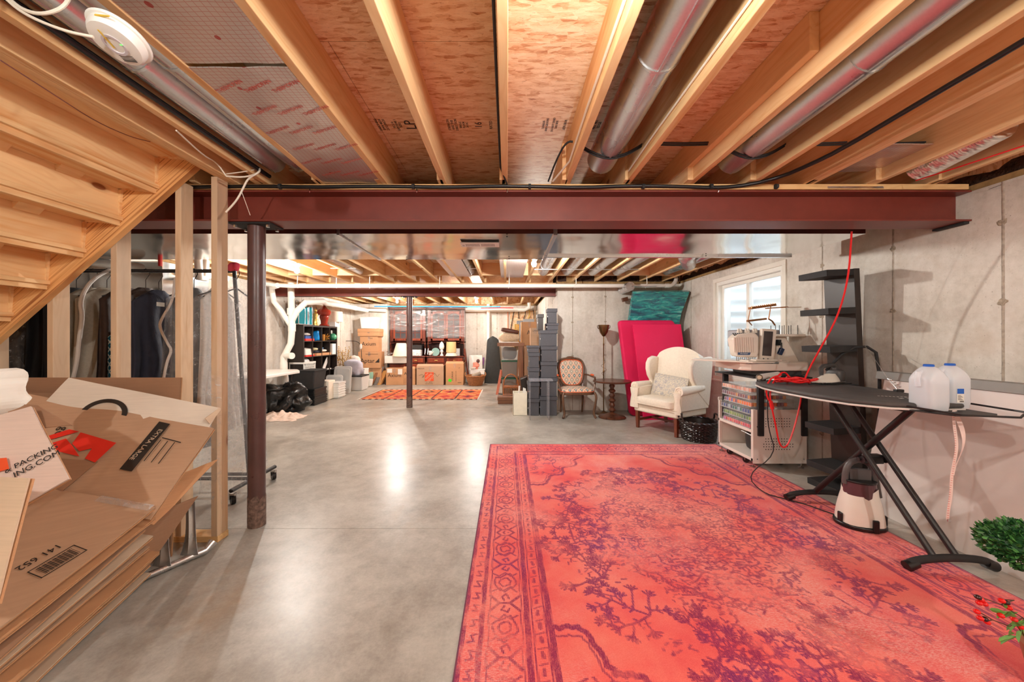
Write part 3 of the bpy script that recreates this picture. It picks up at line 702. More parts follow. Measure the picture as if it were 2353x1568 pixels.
        path(pts, .006 if depth == 0 else .0045, .95, .002)
        q = pts[-1]
        for k in range(5):
            b = an+(k-2)*.5; path([q, q+.036*np.array([math.cos(b), math.sin(b)])], .0055, 1)
    for a in (.08, .3, .52, .74, .94):
        p = med(a, .74, .98, 1, 0); th = a*math.pi/2
        spray(p, th+math.pi*rs.choice([-.5, .5])+math.pi, .26); spray(p, th+math.pi, .14); spray(p, th+.3, .12)
    full = np.zeros((NX, NY)); full[:qx, :qy] = ink; full[NX-qx:, :qy] = ink[::-1]; full[:, NY-qy:] = full[:, :qy][:, ::-1]
    return NX, NY, Wd, Ln, full
def grid_obj(name, NX, NY, Wd, Ln, z0, colors, mat, parent):
    vx = np.linspace(0, Wd, NX+1); vy = np.linspace(0, Ln, NY+1)
    VX, VY = np.meshgrid(vx, vy, indexing='ij'); co = np.stack([VX, VY, np.full_like(VX, z0)], -1).reshape(-1, 3)
    I, J = np.meshgrid(np.arange(NX), np.arange(NY), indexing='ij'); a = (I*(NY+1)+J).ravel()
    loops = np.stack([a, a+NY+1, a+NY+2, a+1], -1).ravel()
    me = bpy.data.meshes.new(name); me.vertices.add(len(co)); me.vertices.foreach_set('co', co.ravel()); me.loops.add(len(loops)); me.loops.foreach_set('vertex_index', loops.astype(np.int32))
    me.polygons.add(NX*NY); me.polygons.foreach_set('loop_start', (np.arange(NX*NY)*4).astype(np.int32)); me.update(calc_edges=True)
    at = me.color_attributes.new('pattern', 'FLOAT_COLOR', 'CORNER')
    buf = np.ones((NX*NY, 4, 4), np.float32); buf[:, :, :3] = colors.reshape(NX*NY, 1, 3); at.data.foreach_set('color', buf.ravel())
    me.materials.append(mat); o = bpy.data.objects.new(name, me); C.objects.link(o); o.parent = parent; return o
NX, NY, Wd, Ln, ink = rug_colors()
t_ = NT('overdyed_rug'); at = t_.n('VertexColor', layer_name='pattern'); sx = t_.n('SeparateColor'); t_.put(sx.inputs[0], at.outputs[0])
v = t_.coords(rnd=False)
base = t_.ramp(t_.noise(v, 2.1, 4, .6), [(.35, srgb(226, 76, 80)), (.5, srgb(236, 102, 96)), (.65, srgb(240, 124, 110))])
wr1 = t_.noise(v, 1.25, 4, .6, .3); fib = t_.noise(t_.coords((1, 6, 1), rnd=False), 70, 3, .8); fib2 = t_.noise(t_.coords((7, 1, 1), rnd=False), 60, 3, .8)
wear = t_.ramp(wr1, [(.43, (0, 0, 0)), (.6, (1, 1, 1))])
fade = t_.m('MULTIPLY', wear, t_.ramp(fib, [(.42, (0, 0, 0)), (.6, (1, 1, 1))]))
inkf = t_.m('MULTIPLY', sx.outputs[0], t_.ramp(t_.m('ADD', t_.noise(v, 3.3, 5, .7), t_.m('MULTIPLY', wear, -.12)), [(.33, (.25,)*3), (.46, (.95,)*3)]))
inkf = t_.m('MULTIPLY', inkf, t_.ramp(fib2, [(.36, (.35,)*3), (.5, (1,)*3)]))
col = t_.mix(t_.m('MULTIPLY', fade, .75), base, srgb(238, 178, 168))
tin = t_.ramp(t_.noise(v, 1.7, 3, .6), [(.5, (0, 0, 0)), (.75, (1, 1, 1))])
col = t_.mix(t_.m('MULTIPLY', tin, .28), col, srgb(222, 70, 110))
col = t_.mix(inkf, col, t_.mix(tin, srgb(134, 20, 76), srgb(104, 30, 110)))
weave = t_.noise(v, 260, 2, .7)
col = t_.mix(.16, col, t_.ramp(weave, [(.35, (0, 0, 0)), (.65, (1, 1, 1))]), 'OVERLAY')
t_.bump(weave, .5, .003)
RUG = t_.set(col, .92, 0, Specular_IOR_Level=.15, Sheen_Weight=.15)
t = T('area_rug', 'large coral red overdyed rug with purple floral pattern on the concrete floor', 'rug', (-.2, .39, 0))
cols = np.zeros((NX, NY, 3)); cols[..., 0] = ink
grid_obj('pile', NX, NY, Wd, Ln, .0105, cols, RUG, t)
obj('backing', MB().b(0, Wd, 0, Ln, .001, .010), M('rug_backing', (140, 96, 100), .9), t)
e = MB()
for a in (((0, 0), (Wd, 0)), ((Wd, 0), (Wd, Ln)), ((Wd, Ln), (0, Ln)), ((0, Ln), (0, 0))): e.tube([(*a[0], .006), (*a[1], .006)], .0055, 8)
obj('bound_edge', e, M('rug_binding', (120, 60, 84), .9), t)
# kilim
def kilim():
    nx, ny = 150, 90; im = np.zeros((nx, ny, 3)); rs = np.random.RandomState(3)
    pal = [srgb(*c) for c in ((204, 108, 56), (184, 62, 42), (166, 40, 50), (206, 148, 88), (216, 196, 172), (70, 40, 44), (130, 54, 40), (190, 88, 52))]
    im[:] = pal[0]
    for k in range(0, nx, 5):
        for j in range(0, ny, 4): im[k:k+5, j:j+4] = pal[rs.choice([0, 0, 3, 7, 1])]
    for cx_ in range(15, nx, 30):
        for cy_ in (24, 66):
            a, b, c = rs.choice(8), rs.choice([4, 5, 2]), rs.choice([2, 1, 6])
            for i in range(-12, 13):
                for j in range(-15, 16):
                    d = abs(i)/12+abs(j)/15; x_, y_ = cx_+i, cy_+j
                    if 0 <= x_ < nx and 0 <= y_ < ny:
                        if d < .3: im[x_, y_] = pal[a]
                        elif d < .55: im[x_, y_] = pal[b]
                        elif d < .85: im[x_, y_] = pal[c]
                        elif d < .98: im[x_, y_] = pal[3]
        im[max(0, cx_-15):cx_-13, :] = pal[5]
    for k in range(nx): im[k, :4] = pal[5] if (k//4) % 2 else pal[4]; im[k, -4:] = pal[5] if (k//4) % 2 else pal[4]
    return nx, ny, im
nx, ny, im = kilim()
t_ = NT('kilim_wool'); at = t_.n('VertexColor', layer_name='pattern'); t_.bump(t_.noise(t_.coords(), 90), .4, .003); KIL = t_.set(at.outputs[0], .9)
t = T('kilim_rug', 'orange and red geometric woven rug lying before the cardboard boxes', 'rug', (-3.13, 7.6, 0))
grid_obj('weave', nx, ny, 2.5, 1.5, .008, im, KIL, t); obj('backing', MB().b(0, 2.5, 0, 1.5, .001, .0075), M('kilim_edge', (90, 50, 40), .9), t)
m = MB()
for i in range(60): yy = .02+i*.0247; m.tube([(2.5, yy, .006), (2.53, yy+.004*(i % 3-1), .004)], .003, 4); m.tube([(0, yy, .006), (-.03, yy, .004)], .003, 4)
obj('fringe', m, WHITEP, t)
# ================================================================ RIGHT SIDE
# ironing board
t = T('ironing_board', 'wide black-topped ironing board on crossed tubular legs over the edge of the rug', 'ironing board')
pl = [(2.30, 3.21), (2.46, 3.19), (2.60, 3.10), (2.70, 2.92), (2.73, 2.7), (2.70, 2.4), (2.64, 2.12), (2.58, 2.03), (2.36, 2.02), (2.2, 2.07), (2.08, 2.2), (2.03, 2.4), (2.02, 2.7), (2.05, 2.9), (2.13, 3.1)]
obj('deck', MB().prism(pl, .885, .897), flat('deck_edge_white', (214, 206, 200), .4), t, bev=.003)
t_ = NT('board_cover'); v = t_.coords(rnd=False); t_.bump(t_.noise(v, 500, 2), .3, .001)
COVER = t_.set(t_.ramp(t_.noise(v, 6), [(.3, srgb(58, 56, 56)), (.7, srgb(80, 77, 76))]), .62)
cxm, cym = 2.37, 2.62
pl2 = [(cxm+(a-cxm)*.99, cym+(b-cym)*.995) for a, b in pl]
obj('cover', MB().prism(pl2, .897, .926), COVER, t, bev=.012, smooth=1)
dm = MB()
for k in range(14): dm.prism([(2.36+.018*k, 2.30-.006*k), (2.366+.018*k, 2.292-.006*k), (2.372+.018*k, 2.30-.006*k), (2.366+.018*k, 2.308-.006*k)], .9262, .9266)
for k in range(5): dm.prism([(2.40+.05*k, 2.2), (2.42+.05*k, 2.2), (2.42+.05*k, 2.215), (2.40+.05*k, 2.215)], .9262, .9266)
obj('printed_marks', dm, WHITEP, t)
def foot(y):
    pts = [(2.455+.225*math.cos(math.pi*(1-i/14)), y, .042+.035*math.sin(math.pi*i/14)) for i in range(15)]
    f = obj('foot', MB().tube(pts, .020, 14), BLKR, t, smooth=1)
    for s_ in (-1, 1): obj('rubber_cap', MB().tube([(2.455+s_*.19, y, .05), (2.455+s_*.245, y, .03)], [.026, .028], 14), BLK, f, smooth=1)
foot(2.0); foot(2.86)
for x in (2.372, 2.50): obj('leg', MB().tube([(x, 2.01, .08), (x-.02, 2.66, .885)], .0165, 14), BLACKM, t, smooth=1)
obj('leg', MB().tube([(2.44, 2.86, .08), (2.44, 2.16, .885)], .0195, 14), BLACKM, t, smooth=1)
obj('pivot_bar', MB().tube([(2.34, 2.408, .49), (2.53, 2.408, .49)], .012, 10), BLACKM, t, smooth=1)
obj('pivot_block', MB().c(2.44, 2.41, .49, .11, .05, .06), BLK, t, bev=.008)
for x in (2.362, 2.51): obj('knob', MB().tube([(x-.012, 2.39, .49), (x+.012, 2.39, .49)], .022, 10), BLK, t, smooth=1)
obj('height_rail', MB().b(2.3, 2.33, 2.1, 2.75, .868, .884).b(2.55, 2.58, 2.1, 2.75, .868, .884), BLACKM, t)
rk = MB(); zr = .888
rk.tube([(2.24, 2.16, zr), (2.23, 2.1, zr+.02), (2.27, 2.06, zr+.02), (2.34, 1.86, zr+.01), (2.56, 1.80, zr+.01), (2.62, 1.83, zr+.02), (2.66, 1.83, zr+.025), (2.68, 2.18, zr+.03)], .0055, 8)
obj('wire_rack', rk, BLACKM, t, smooth=1)
obj('tray', MB().prism([(2.26, 2.08), (2.62, 2.14), (2.62, 1.93), (2.55, 1.88), (2.36, 1.90)], zr-.006, zr+.002), M('dark_mesh_tray', (48, 46, 46), .5), t, bev=.002)
# jugs
def jug(x, y, z, label, rz, lab=False):
    t = T('water_jug', label, 'jug', (x, y, z), rz=rz, group='plastic jugs on the ironing board')
    a = .060
    def fn(u, v):
        th = 2*math.pi*u
        if v < .62: r = a; zz = v/.62*.165
        else:
            q = (v-.62)/.38; r = .022+(a-.022)*max(0, 1-q**1.9)**.75; zz = .165+q*.075
        e = .35 if v < .62 else .35+.65*(v-.62)/.38
        c_, s_ = math.cos(th), math.sin(th); rr = .94+.06*min(1, v*8)
        return (r*rr*math.copysign(abs(c_)**e, c_), r*rr*math.copysign(abs(s_)**e, s_), zz)
    bd = MB().surf(fn, 32, 26, cu=True); bd.prism([(a*.8*math.cos(i*.524), a*.8*math.sin(i*.524)) for i in range(12)], 0, .001)
    obj('bottle', bd, JUG, t, smooth=1)
    obj('water', MB().sup((0, 0, .072), (.056, .056, .07), .2, .35, 24, 10), M('jug_water', (196, 206, 214), .15, var=.01, Alpha=.75), t, smooth=1)
    obj('handle', MB().tube([(-.04, 0, .21), (-.060, 0, .205), (-.066, 0, .17), (-.058, 0, .13)], [.014, .013, .012, .014], 10), JUG, t, smooth=1)
    obj('cap', MB().lathe([(.021, .233), (.022, .235), (.022, .25), (.019, .253)], seg=20), flat('cap_blue', (28, 92, 190), .4), t, smooth=1)
    if lab:
        l = obj('paper_label', MB().b(-.035, .005, -a-.0015, -a-.0005, .035, .115), WHITEP, t)
        obj('label_band', MB().b(-.034, .004, -a-.0022, -a-.0015, .085, .114), flat('label_blue', (30, 96, 190)), l)
        bm_ = MB()
        for k in range(6): bm_.b(-.03, -.002-.006*(k % 3), -a-.0022, -a-.0015, .05+k*.005, .052+k*.005)
        for k in range(8): bm_.b(-.02+k*.003, -.0185+k*.003, -a-.0022, -a-.0015, .038, .046)
        obj('printed_lines', bm_, INK, l)
    return t
jug(2.37, 2.03, .895, 'full plastic water jug with blue cap, the left of the two on the ironing board', 0)
jug(2.575, 2.10, .895, 'half-empty plastic water jug with blue cap and blue and white label', 0, True)
# measuring tape
TAPE = M('tape_cloth', (238, 216, 208), .6, var=.03)
t = T('measuring_tape', 'pale pink cloth measuring tape hanging from the end of the ironing board', 'measuring tape')
obj('tape_band', MB().surf(lambda a, b: (2.455+.015*math.sin(b*5)+(a-.5)*.018-.015*b, 1.985+.004*math.sin(b*14), .895-b*.60), 2, 40, .0008), TAPE, t)
obj('tape_band', MB().surf(lambda a, b: (2.475+.03*math.sin(b*3.5)+(a-.5)*.018, 1.99+.01*math.cos(b*6+a), .895-b*.36), 2, 30, .0008), TAPE, t)
mk = MB()
for k in range(46): mk.b(2.441+.015*math.sin(k/46*5)-.015*k/46, 2.449+.015*math.sin(k/46*5)-.015*k/46, 1.977, 1.9795, .885-k*.0128, .8862-k*.0128)
obj('tick_marks', mk, flat('tick_red', (206, 70, 60)), t); obj('end_clip', MB().c(2.43, 1.985, .292, .018, .004, .014), STEEL, t)
# iron
t = T('steam_iron', 'cream and dark grey steam iron on its rest at the nose of the ironing board', 'iron', (2.58, 2.93, .929), rz=R(-160)); t.scale = (1.15, 1.15, 1.15)
solep = [(-.13, -.055), (-.13, .055), (.02, .058), (.10, .03), (.14, 0), (.10, -.03), (.02, -.058)]
obj('rest_mat', MB().prism([(x*1.2, y*1.35) for x, y in solep], -.002, .004), BLK, t)
obj('soleplate', MB().prism(solep, .006, .014), STEEL, t, bev=.003)
obj('iron_body', MB().surf(lambda a, b: ((.155*(1-.55*b)*math.cos(6.283*a)-.01-.05*b)*(1 if math.cos(6.283*a) > 0 else .85), .055*(1-.6*b**1.5)*math.sin(6.283*a)*(1-.45*max(0, math.cos(6.283*a))), .014+.05*b), 28, 8, cu=True).prism([(.06*math.cos(i*.5236)-.06, .022*math.sin(i*.5236)) for i in range(12)], .05, .066), flat('iron_cream', (228, 222, 210), .25), t, smooth=1)
GR = M('dark_grey_plastic', (66, 64, 64), .45, var=.05)
obj('heel', MB().sup((-.115, 0, .05), (.035, .05, .045), .5, .5), GR, t, smooth=1)
obj('handle', MB().tube([(-.115, 0, .07), (-.11, 0, .115), (-.08, 0, .128), (.02, 0, .12), (.045, 0, .105), (.04, 0, .06)], [.018, .017, .016, .015, .014, .012], 12), GR, t, smooth=1)
one('steam_hose', MB().tube([(2.655, 3.0, 1.03), (2.70, 3.02, 1.06), (2.78, 3.0, 1.16), (2.85, 2.96, 1.22), (2.92, 2.93, 1.225), (2.962, 2.90, 1.18), (2.97, 2.88, 1.0), (2.95, 2.86, .7), (2.86, 2.82, .4), (2.74, 2.72, .22)], .011, 10), BLKR, 'black fabric steam hose rising from the iron and looping down to the steam generator', 'hose', smooth=1)
t = T('hose_support', 'thin spring wire hose holder clamped to the far edge of the ironing board', 'wire')
obj('wire', MB().tube([(2.90, 2.93, 1.236), (2.80, 2.74, 1.12), (2.73, 2.6, 1.02), (2.70, 2.5, .94)], .0022, 6), STEEL, t, smooth=1)
m = MB(); m.tube([(2.725+.012*math.cos(k*.9), 2.58-k*.0025+.012*math.sin(k*.9), 1.01-k*.002) for k in range(30)], .0018, 5)
obj('spring', m, STEEL, t, smooth=1); obj('clamp', MB().c(2.70, 2.49, .932, .05, .03, .02), BLK, t, bev=.004)
# rolled paper
t = T('paper_roll', 'white rolled-up paper lying under the red cord', 'paper roll')
obj('roll', MB().surf(lambda a, b: (2.16+.4*b+.0*a, 3.12+.32*b, .955), 1, 1).tube([(2.18, 3.12, .956), (2.52, 3.36, .956)], .027, 18, cap=False), WHITEP, t, smooth=1)
obj('core', MB().tube([(2.178, 3.118, .956), (2.2, 3.134, .956)], .017, 14), CARD3, t, smooth=1)
# red cord
RED = flat('red_rubber', (226, 26, 30), .3)
cr = []
top = P(1957, 532, 2.64)
cr = [top, P(1950, 640, 2.75), P(1925, 730, 2.86), P(1880, 810, 2.95), P(1858, 850, 3.0)]
random.seed(4)
lp = []
for k in range(46):
    a = k*.72; rr = .075+.02*math.sin(k*1.3)
    lp.append(Vector((2.30+rr*1.55*math.cos(a)+.05*math.sin(k*.4), 2.90+rr*.9*math.sin(a)+.04*math.cos(k*.31), .940+.012*(k % 4)+.004*math.sin(k))))
def smooth_pts(ps, it=2):
    ps = [Vector(p) for p in ps]
    for _ in range(it):
        q = [ps[0]]
        for a, b in zip(ps, ps[1:]): q += [a.lerp(b, .25), a.lerp(b, .75)]
        ps = q+[ps[-1]]
    return ps
t = T('extension_cord', 'red extension cord hanging from the beam and coiled on the ironing board nose', 'cord')
obj('cord', MB().tube(smooth_pts(cr+lp+[P(1800, 850, 2.98), P(1775, 880, 2.95), P(1768, 905, 2.93), P(1775, 945, 2.92), P(1783, 980, 2.92), P(1790, 1020, 2.94), P(1802, 1032, 2.96), P(1815, 1015, 2.96), P(1832, 960, 2.98), P(1843, 905, 3.0), P(1838, 885, 3.02)]), .0062, 8), RED, t, smooth=1)
obj('cord', MB().tube(smooth_pts([P(1795, 862, 2.97), P(1772, 868, 2.95), P(1760, 890, 2.93), P(1763, 915, 2.93), P(1772, 925, 2.93)]), .0062, 8), RED, t, smooth=1)
obj('plug', MB().tube([P(1771, 922, 2.93), P(1775, 940, 2.93)], [.013, .015], 10), RED, t, smooth=1)
one('power_cord', MB().tube(smooth_pts([P(1850, 862, 3.02), P(1800, 866, 3.0), P(1768, 890, 2.95), P(1763, 930, 2.95), P(1765, 985, 2.96), P(1785, 1045, 3.0), (2.02, 3.05, .14), (2.10, 2.98, .02), (2.2, 2.88, .016), (2.3, 2.78, .016), (2.35, 2.66, .016), (2.42, 2.55, .016), (2.50, 2.5, .03)]), .004, 7), BLKR, 'thin black power cord drooping to the floor from the ironing board', 'cord', smooth=1)
one('red_wire', MB().tube([P(2105, 415, 2.30), P(2200, 385, 2.05), P(2353, 335, 1.75), (2.6, 1.3, 2.33)], .004, 6), RED, 'thin red wire stretched under the joists at the top right', 'wire', smooth=1)
# steam generator
t = T('steam_generator', 'white and black upright steam generator on the rug under the ironing board', 'steam generator', (2.42, 2.48, .012), rz=R(-12))
def sg(a, b):
    th = 6.283*a; c_, s_ = math.cos(th), math.sin(th); r = 1-.28*b**1.6
    zt = .235+.035*math.cos(th*2+1.5) if b > .99 else .02+.215*b
    return (.125*r*math.copysign(abs(c_)**.75, c_), .105*r*math.copysign(abs(s_)**.75, s_), zt)
obj('housing', MB().surf(sg, 36, 14, cu=True), flat('generator_white', (232, 226, 214), .3), t, smooth=1)
obj('base', MB().prism([(.145*math.cos(i*.3142), .118*math.sin(i*.3142)) for i in range(20)], 0, .03), BLK, t, bev=.008, smooth=1)
for x, y, a in ((-.125, -.02, 0), (.02, -.115, 0), (.13, -.02, 0)): obj('cable_hook', MB().c(x, y, .045, .035 if y < -.1 else .016, .016 if y < -.1 else .04, .085), BLK, t, bev=.006)
obj('water_tank', MB().surf(lambda a, b: (.098*(1-.12*b)*math.cos(6.283*a), .085*(1-.12*b)*math.sin(6.283*a), .17+.13*b), 28, 6, cu=True).prism([(.086*math.cos(i*.3142), .075*math.sin(i*.3142)) for i in range(20)], .296, .302), M('smoky_tank', (92, 60, 66), .12, var=.05, Alpha=.9), t, smooth=1)
obj('tank_lid', MB().prism([(.092*math.cos(i*.3142), .08*math.sin(i*.3142)) for i in range(20)], .30, .314), BLK, t, bev=.004)
GR2 = M('handle_grey', (84, 80, 80), .4, var=.04)
hd = [(-.085+.0*i, 0, .29) for i in range(1)]
obj('handle', MB().tube(smooth_pts([(-.085, 0, .28), (-.082, 0, .36), (-.06, 0, .425), (0, 0, .45), (.06, 0, .425), (.085, 0, .36), (.11, 0, .2)], 1), .019, 12).c(0, 0, .345, .125, .022, .08), GR2, t, smooth=1)
# black column shelf
t = T('column_shelf', 'tall narrow black open shelf standing against the concrete wall beyond the ironing board', 'shelf', (2.70, 2.96, 0), rot=(0, R(-2.6), R(3)))
obj('back_panel', MB().b(.235, .285, 0, .27, 0, 1.86), ESP, t, bev=.002)
for z in (.0, .16, .50, .85, 1.175, 1.49, 1.805): obj('shelf_board', MB().b(0, .235, 0, .27, z, z+.052), BLKR, t, bev=.002)
# white panel leaning
t = T('folding_table', 'large pale panel with grey edge leaning on the right wall behind the ironing board', 'panel')
pm = MB(); pm.hexa([(2.745, .9, 0), (2.775, .9, 0), (2.775, 2.80, 0), (2.745, 2.80, 0)], [(2.93, .9, 1.0), (2.96, .9, 1.0), (2.96, 2.80, 1.0), (2.93, 2.80, 1.0)])
obj('board', pm, M('pale_laminate', (208, 200, 194), .45, var=.02), t, bev=.002)
obj('edge_rail', MB().hexa([(2.915, .9, .975), (2.985, .9, .975), (2.985, 2.86, .975), (2.915, 2.86, .975)], [(2.925, .9, 1.035), (2.995, .9, 1.035), (2.995, 2.86, 1.035), (2.925, 2.86, 1.035)]), M('grey_rail', (122, 118, 112), .45, var=.04), t, bev=.003)
# plants at the right edge
LEAF = M('boxwood_leaf', (62, 116, 52), .45, var=.35, ns=30); LEAF2 = M('boxwood_leaf_dark', (34, 80, 40), .45, var=.3, ns=30); STEM = M('twig_brown', (84, 54, 40), .7)
def leaf_shape(p, d, up, L, Wd_):
    d = d.normalized(); s_ = d.cross(up).normalized(); n = s_.cross(d)*L*.12
    return [p, p+d*L*.35+s_*Wd_*.5-n, p+d*L*.75+s_*Wd_*.38-n, p+d*L, p+d*L*.75-s_*Wd_*.38-n, p+d*L*.35-s_*Wd_*.5-n, p+d*L*.5]
def leafball(name, label, c, r, n, seed, flatz=1):
    random.seed(seed); t = T(name, label, 'plant', c)
    ms = [MB(), MB()]
    for i in range(n):
        d = Vector((random.gauss(0, 1), random.gauss(0, 1), random.gauss(0, 1)*flatz)).normalized()
        p = Vector((d.x*r[0], d.y*r[1], d.z*r[2]))*random.uniform(.82, 1.03)
        dd = (d+Vector((random.uniform(-1, 1), random.uniform(-1, 1), random.uniform(-.7, 1)))*.8).normalized()
        ms[i % 2].add(leaf_shape(p, dd, Vector((random.uniform(-1, 1), random.uniform(-1, 1), 1)), random.uniform(.014, .022), .012), [(0, 1, 6), (1, 2, 6), (2, 3, 6), (3, 4, 6), (4, 5, 6), (5, 0, 6)])
    obj('core', MB().sup((0, 0, 0), tuple(x*.84 for x in r), 1, 1, 20, 12, .15), LEAF2, t, smooth=1)
    a = obj('leaves', ms[0], LEAF, t, fix=False); b = obj('leaves', ms[1], LEAF2, t, fix=False); a['kind'] = b['kind'] = 'stuff'
    return t
t = leafball('boxwood_topiary', 'dense green boxwood ball reaching in at the right edge above the rug', (1.95, 1.30, .53), (.17, .15, .075), 2600, 5)
obj('stem', MB().tube([(0.05, 0, -.05), (.06, 0, -.5)], .012, 8), STEM, t)
obj('pot', MB().lathe([(.07, -.53), (.10, -.38), (.105, -.37), (.095, -.37), (.0, -.40)], (.06, 0, 0), 20), M('terracotta_pot', (150, 92, 66), .8), t, smooth=1)
t = T('berry_spray', 'sprig of red and black berries with green leaves low at the right edge', 'plant', (1.60, 1.12, .012))
BER = flat('berry_red', (214, 22, 22), .15); BERD = flat('berry_dark', (50, 14, 16), .2)
random.seed(8)
def bp(u, v, Y=1.12): p = P(u, v, Y); return (p.x-1.60, p.y-1.12, p.z-.012)
st_b = [[bp(2420, 1500), bp(2350, 1420), bp(2300, 1390), bp(2262, 1376)], [bp(2350, 1420), bp(2320, 1440), bp(2280, 1425), bp(2246, 1405)], [bp(2300, 1390), bp(2330, 1380, 1.16), bp(2300, 1378, 1.16)], [bp(2420, 1500), bp(2360, 1470), bp(2330, 1430)], [bp(2280, 1425), bp(2265, 1428)]]
for s_ in st_b: obj('stem', MB().tube(s_, .0016, 5), STEM, t)
for u, v, dk in ((2250, 1386, 0), (2262, 1388, 0), (2254, 1378, 0), (2247, 1373, 1), (2302, 1381, 0), (2312, 1385, 1), (2318, 1397, 0), (2245, 1406, 0), (2252, 1421, 0), (2268, 1430, 0), (2263, 1423, 1), (2330, 1424, 0), (2345, 1441, 0), (2300, 1415, 0)):
    p = bp(u, v); obj('berry', MB().sup(p, (.0085, .0085, .007), 1, 1, 12, 8), BERD if dk else BER, t, smooth=1)
for k in range(26):
    p = Vector(bp(2325+random.uniform(-12, 60), 1425+random.uniform(-25, 40))); dd = Vector((random.uniform(-1, .6), random.uniform(-.5, .5), random.uniform(-1, .4)))
    obj('leaf', MB().add(leaf_shape(p, dd, Vector((0, -1, .4)), .045, .014), [(0, 1, 6), (1, 2, 6), (2, 3, 6), (3, 4, 6), (4, 5, 6), (5, 0, 6)]), M('willow_leaf', (96, 146, 66), .5) if k == 0 else bpy.data.materials['willow_leaf'], t, fix=False)
# ================================================================ WING CHAIR
WOODM = wood('mahogany', (124, 62, 40), (84, 38, 26), axis='z', knots=False, rough=.35)
t = T('wing_chair', 'cream upholstered wing chair with rolled arms and mahogany legs by the pink foam boards', 'armchair', (2.31, 5.13, 0), rz=R(-60))
W2 = .335
for x in (-W2, W2-.05):
    obj('leg', MB().hexa([(x+.006, -.31, 0), (x+.044, -.31, 0), (x+.044, -.272, 0), (x+.006, -.272, 0)], [(x, -.32, .27), (x+.05, -.32, .27), (x+.05, -.27, .27), (x, -.27, .27)]), WOODM, t, bev=.003)
    obj('leg', MB().hexa([(x+.006, .33, 0), (x+.044, .33, 0), (x+.044, .368, 0), (x+.006, .368, 0)], [(x, .26, .27), (x+.05, .26, .27), (x+.05, .31, .27), (x, .31, .27)]), WOODM, t, bev=.003)
    obj('stretcher', MB().b(x+.012, x+.036, -.29, .34, .10, .135), WOODM, t, bev=.002)
obj('stretcher', MB().b(-W2+.03, W2-.03, -.02, .005, .105, .135), WOODM, t, bev=.002); obj('stretcher', MB().b(-W2+.03, W2-.03, .32, .34, .10, .135), WOODM, t, bev=.002)
obj('seat_rail', MB().b(-.35, .35, -.33, .31, .245, .355), CREAM, t, bev=.02, smooth=1)
obj('seat_cushion', MB().sup((0, -.06, .41), (.30, .33, .065), .35, .25, 40, 14), CREAM, t, smooth=1)
sh = Matrix.Identity(4); sh[1][2] = .20
def backf(a, b):
    x = -.32+.64*a; zt_ = 1.035+.085*math.cos((a-.5)*math.pi)**.8-.0*a
    z = .36+(zt_-.36)*b; bul = .035*math.sin(math.pi*min(1, max(0, a)))**.5*math.sin(math.pi*b)**.5
    return (x, .20-bul+.14*(z-.36)**1.2, z)
obj('backrest', MB().surf(backf, 30, 22, -.11), CREAM, t, bev=.015, smooth=1)
def wing(s_):
    # side panel outline in the YZ plane
    pts = [(.30, .36), (.02, .60), (.03, .66), (-.03, .74), (-.06, .84), (-.055, .93), (-.01, 1.0), (.07, 1.03), (.18, 1.015), (.30, 1.03), (.42, 1.04), (.42, .9), (.38, .6), (.34, .36)]
    m = MB(); x0, x1 = (s_*.375, s_*.305)
    n = len(pts); vs = [(x0+s_*.0, y, z) for y, z in pts]+[(x1, y, z) for y, z in pts]
    m.add(vs, [tuple(range(n)), tuple(range(n, 2*n))]+[(i, (i+1) % n, (i+1) % n+n, i+n) for i in range(n)])
    obj('wing', m, CREAM, t, bev=.022, smooth=1)
    m = MB().b(min(s_*.30, s_*.37), max(s_*.30, s_*.37), -.28, .33, .33, .60)
    obj('arm_panel', m, CREAM, t, bev=.015, smooth=1)
    # scroll arm
    def arm(a, b):
        th = 6.283*a; y = -.31+.52*b; r = .062*(1-.35*b)
        return (s_*(.355+.012*math.sin(b*3))+r*math.cos(th), y, .60+r*math.sin(th)+.02*b)
    m = MB().surf(arm, 20, 10, cu=True); m.tube([(s_*.355, -.312, .60), (s_*.355, -.306, .60)], .062, 20)
    am = obj('arm', m, CREAM, t, smooth=1)
    obj('welt', MB().tube([(s_*.355+.05*(1-k/22)*math.cos(k*.62*s_+1), -.316, .60+.05*(1-k/22)*math.sin(k*.62*s_+1)) for k in range(18)], .004, 6), CREAM, am, smooth=1)
    obj('arm_front', MB().surf(lambda a, b: (s_*(.335+(a-.5)*(.07+.05*abs(math.cos(b*2.6)))), -.315-.02*math.sin(math.pi*a), .30+.28*b), 8, 12, .03), CREAM, t, smooth=1)
wing(-1); wing(1)
wl_ = MB().tube([(-.345, -.335, .35), (.345, -.335, .35)], .005, 6).tube([(-.28, -.385, .365+.01), (.28, -.385, .375)], .005, 6)
obj('welt', wl_, CREAM, t, smooth=1)
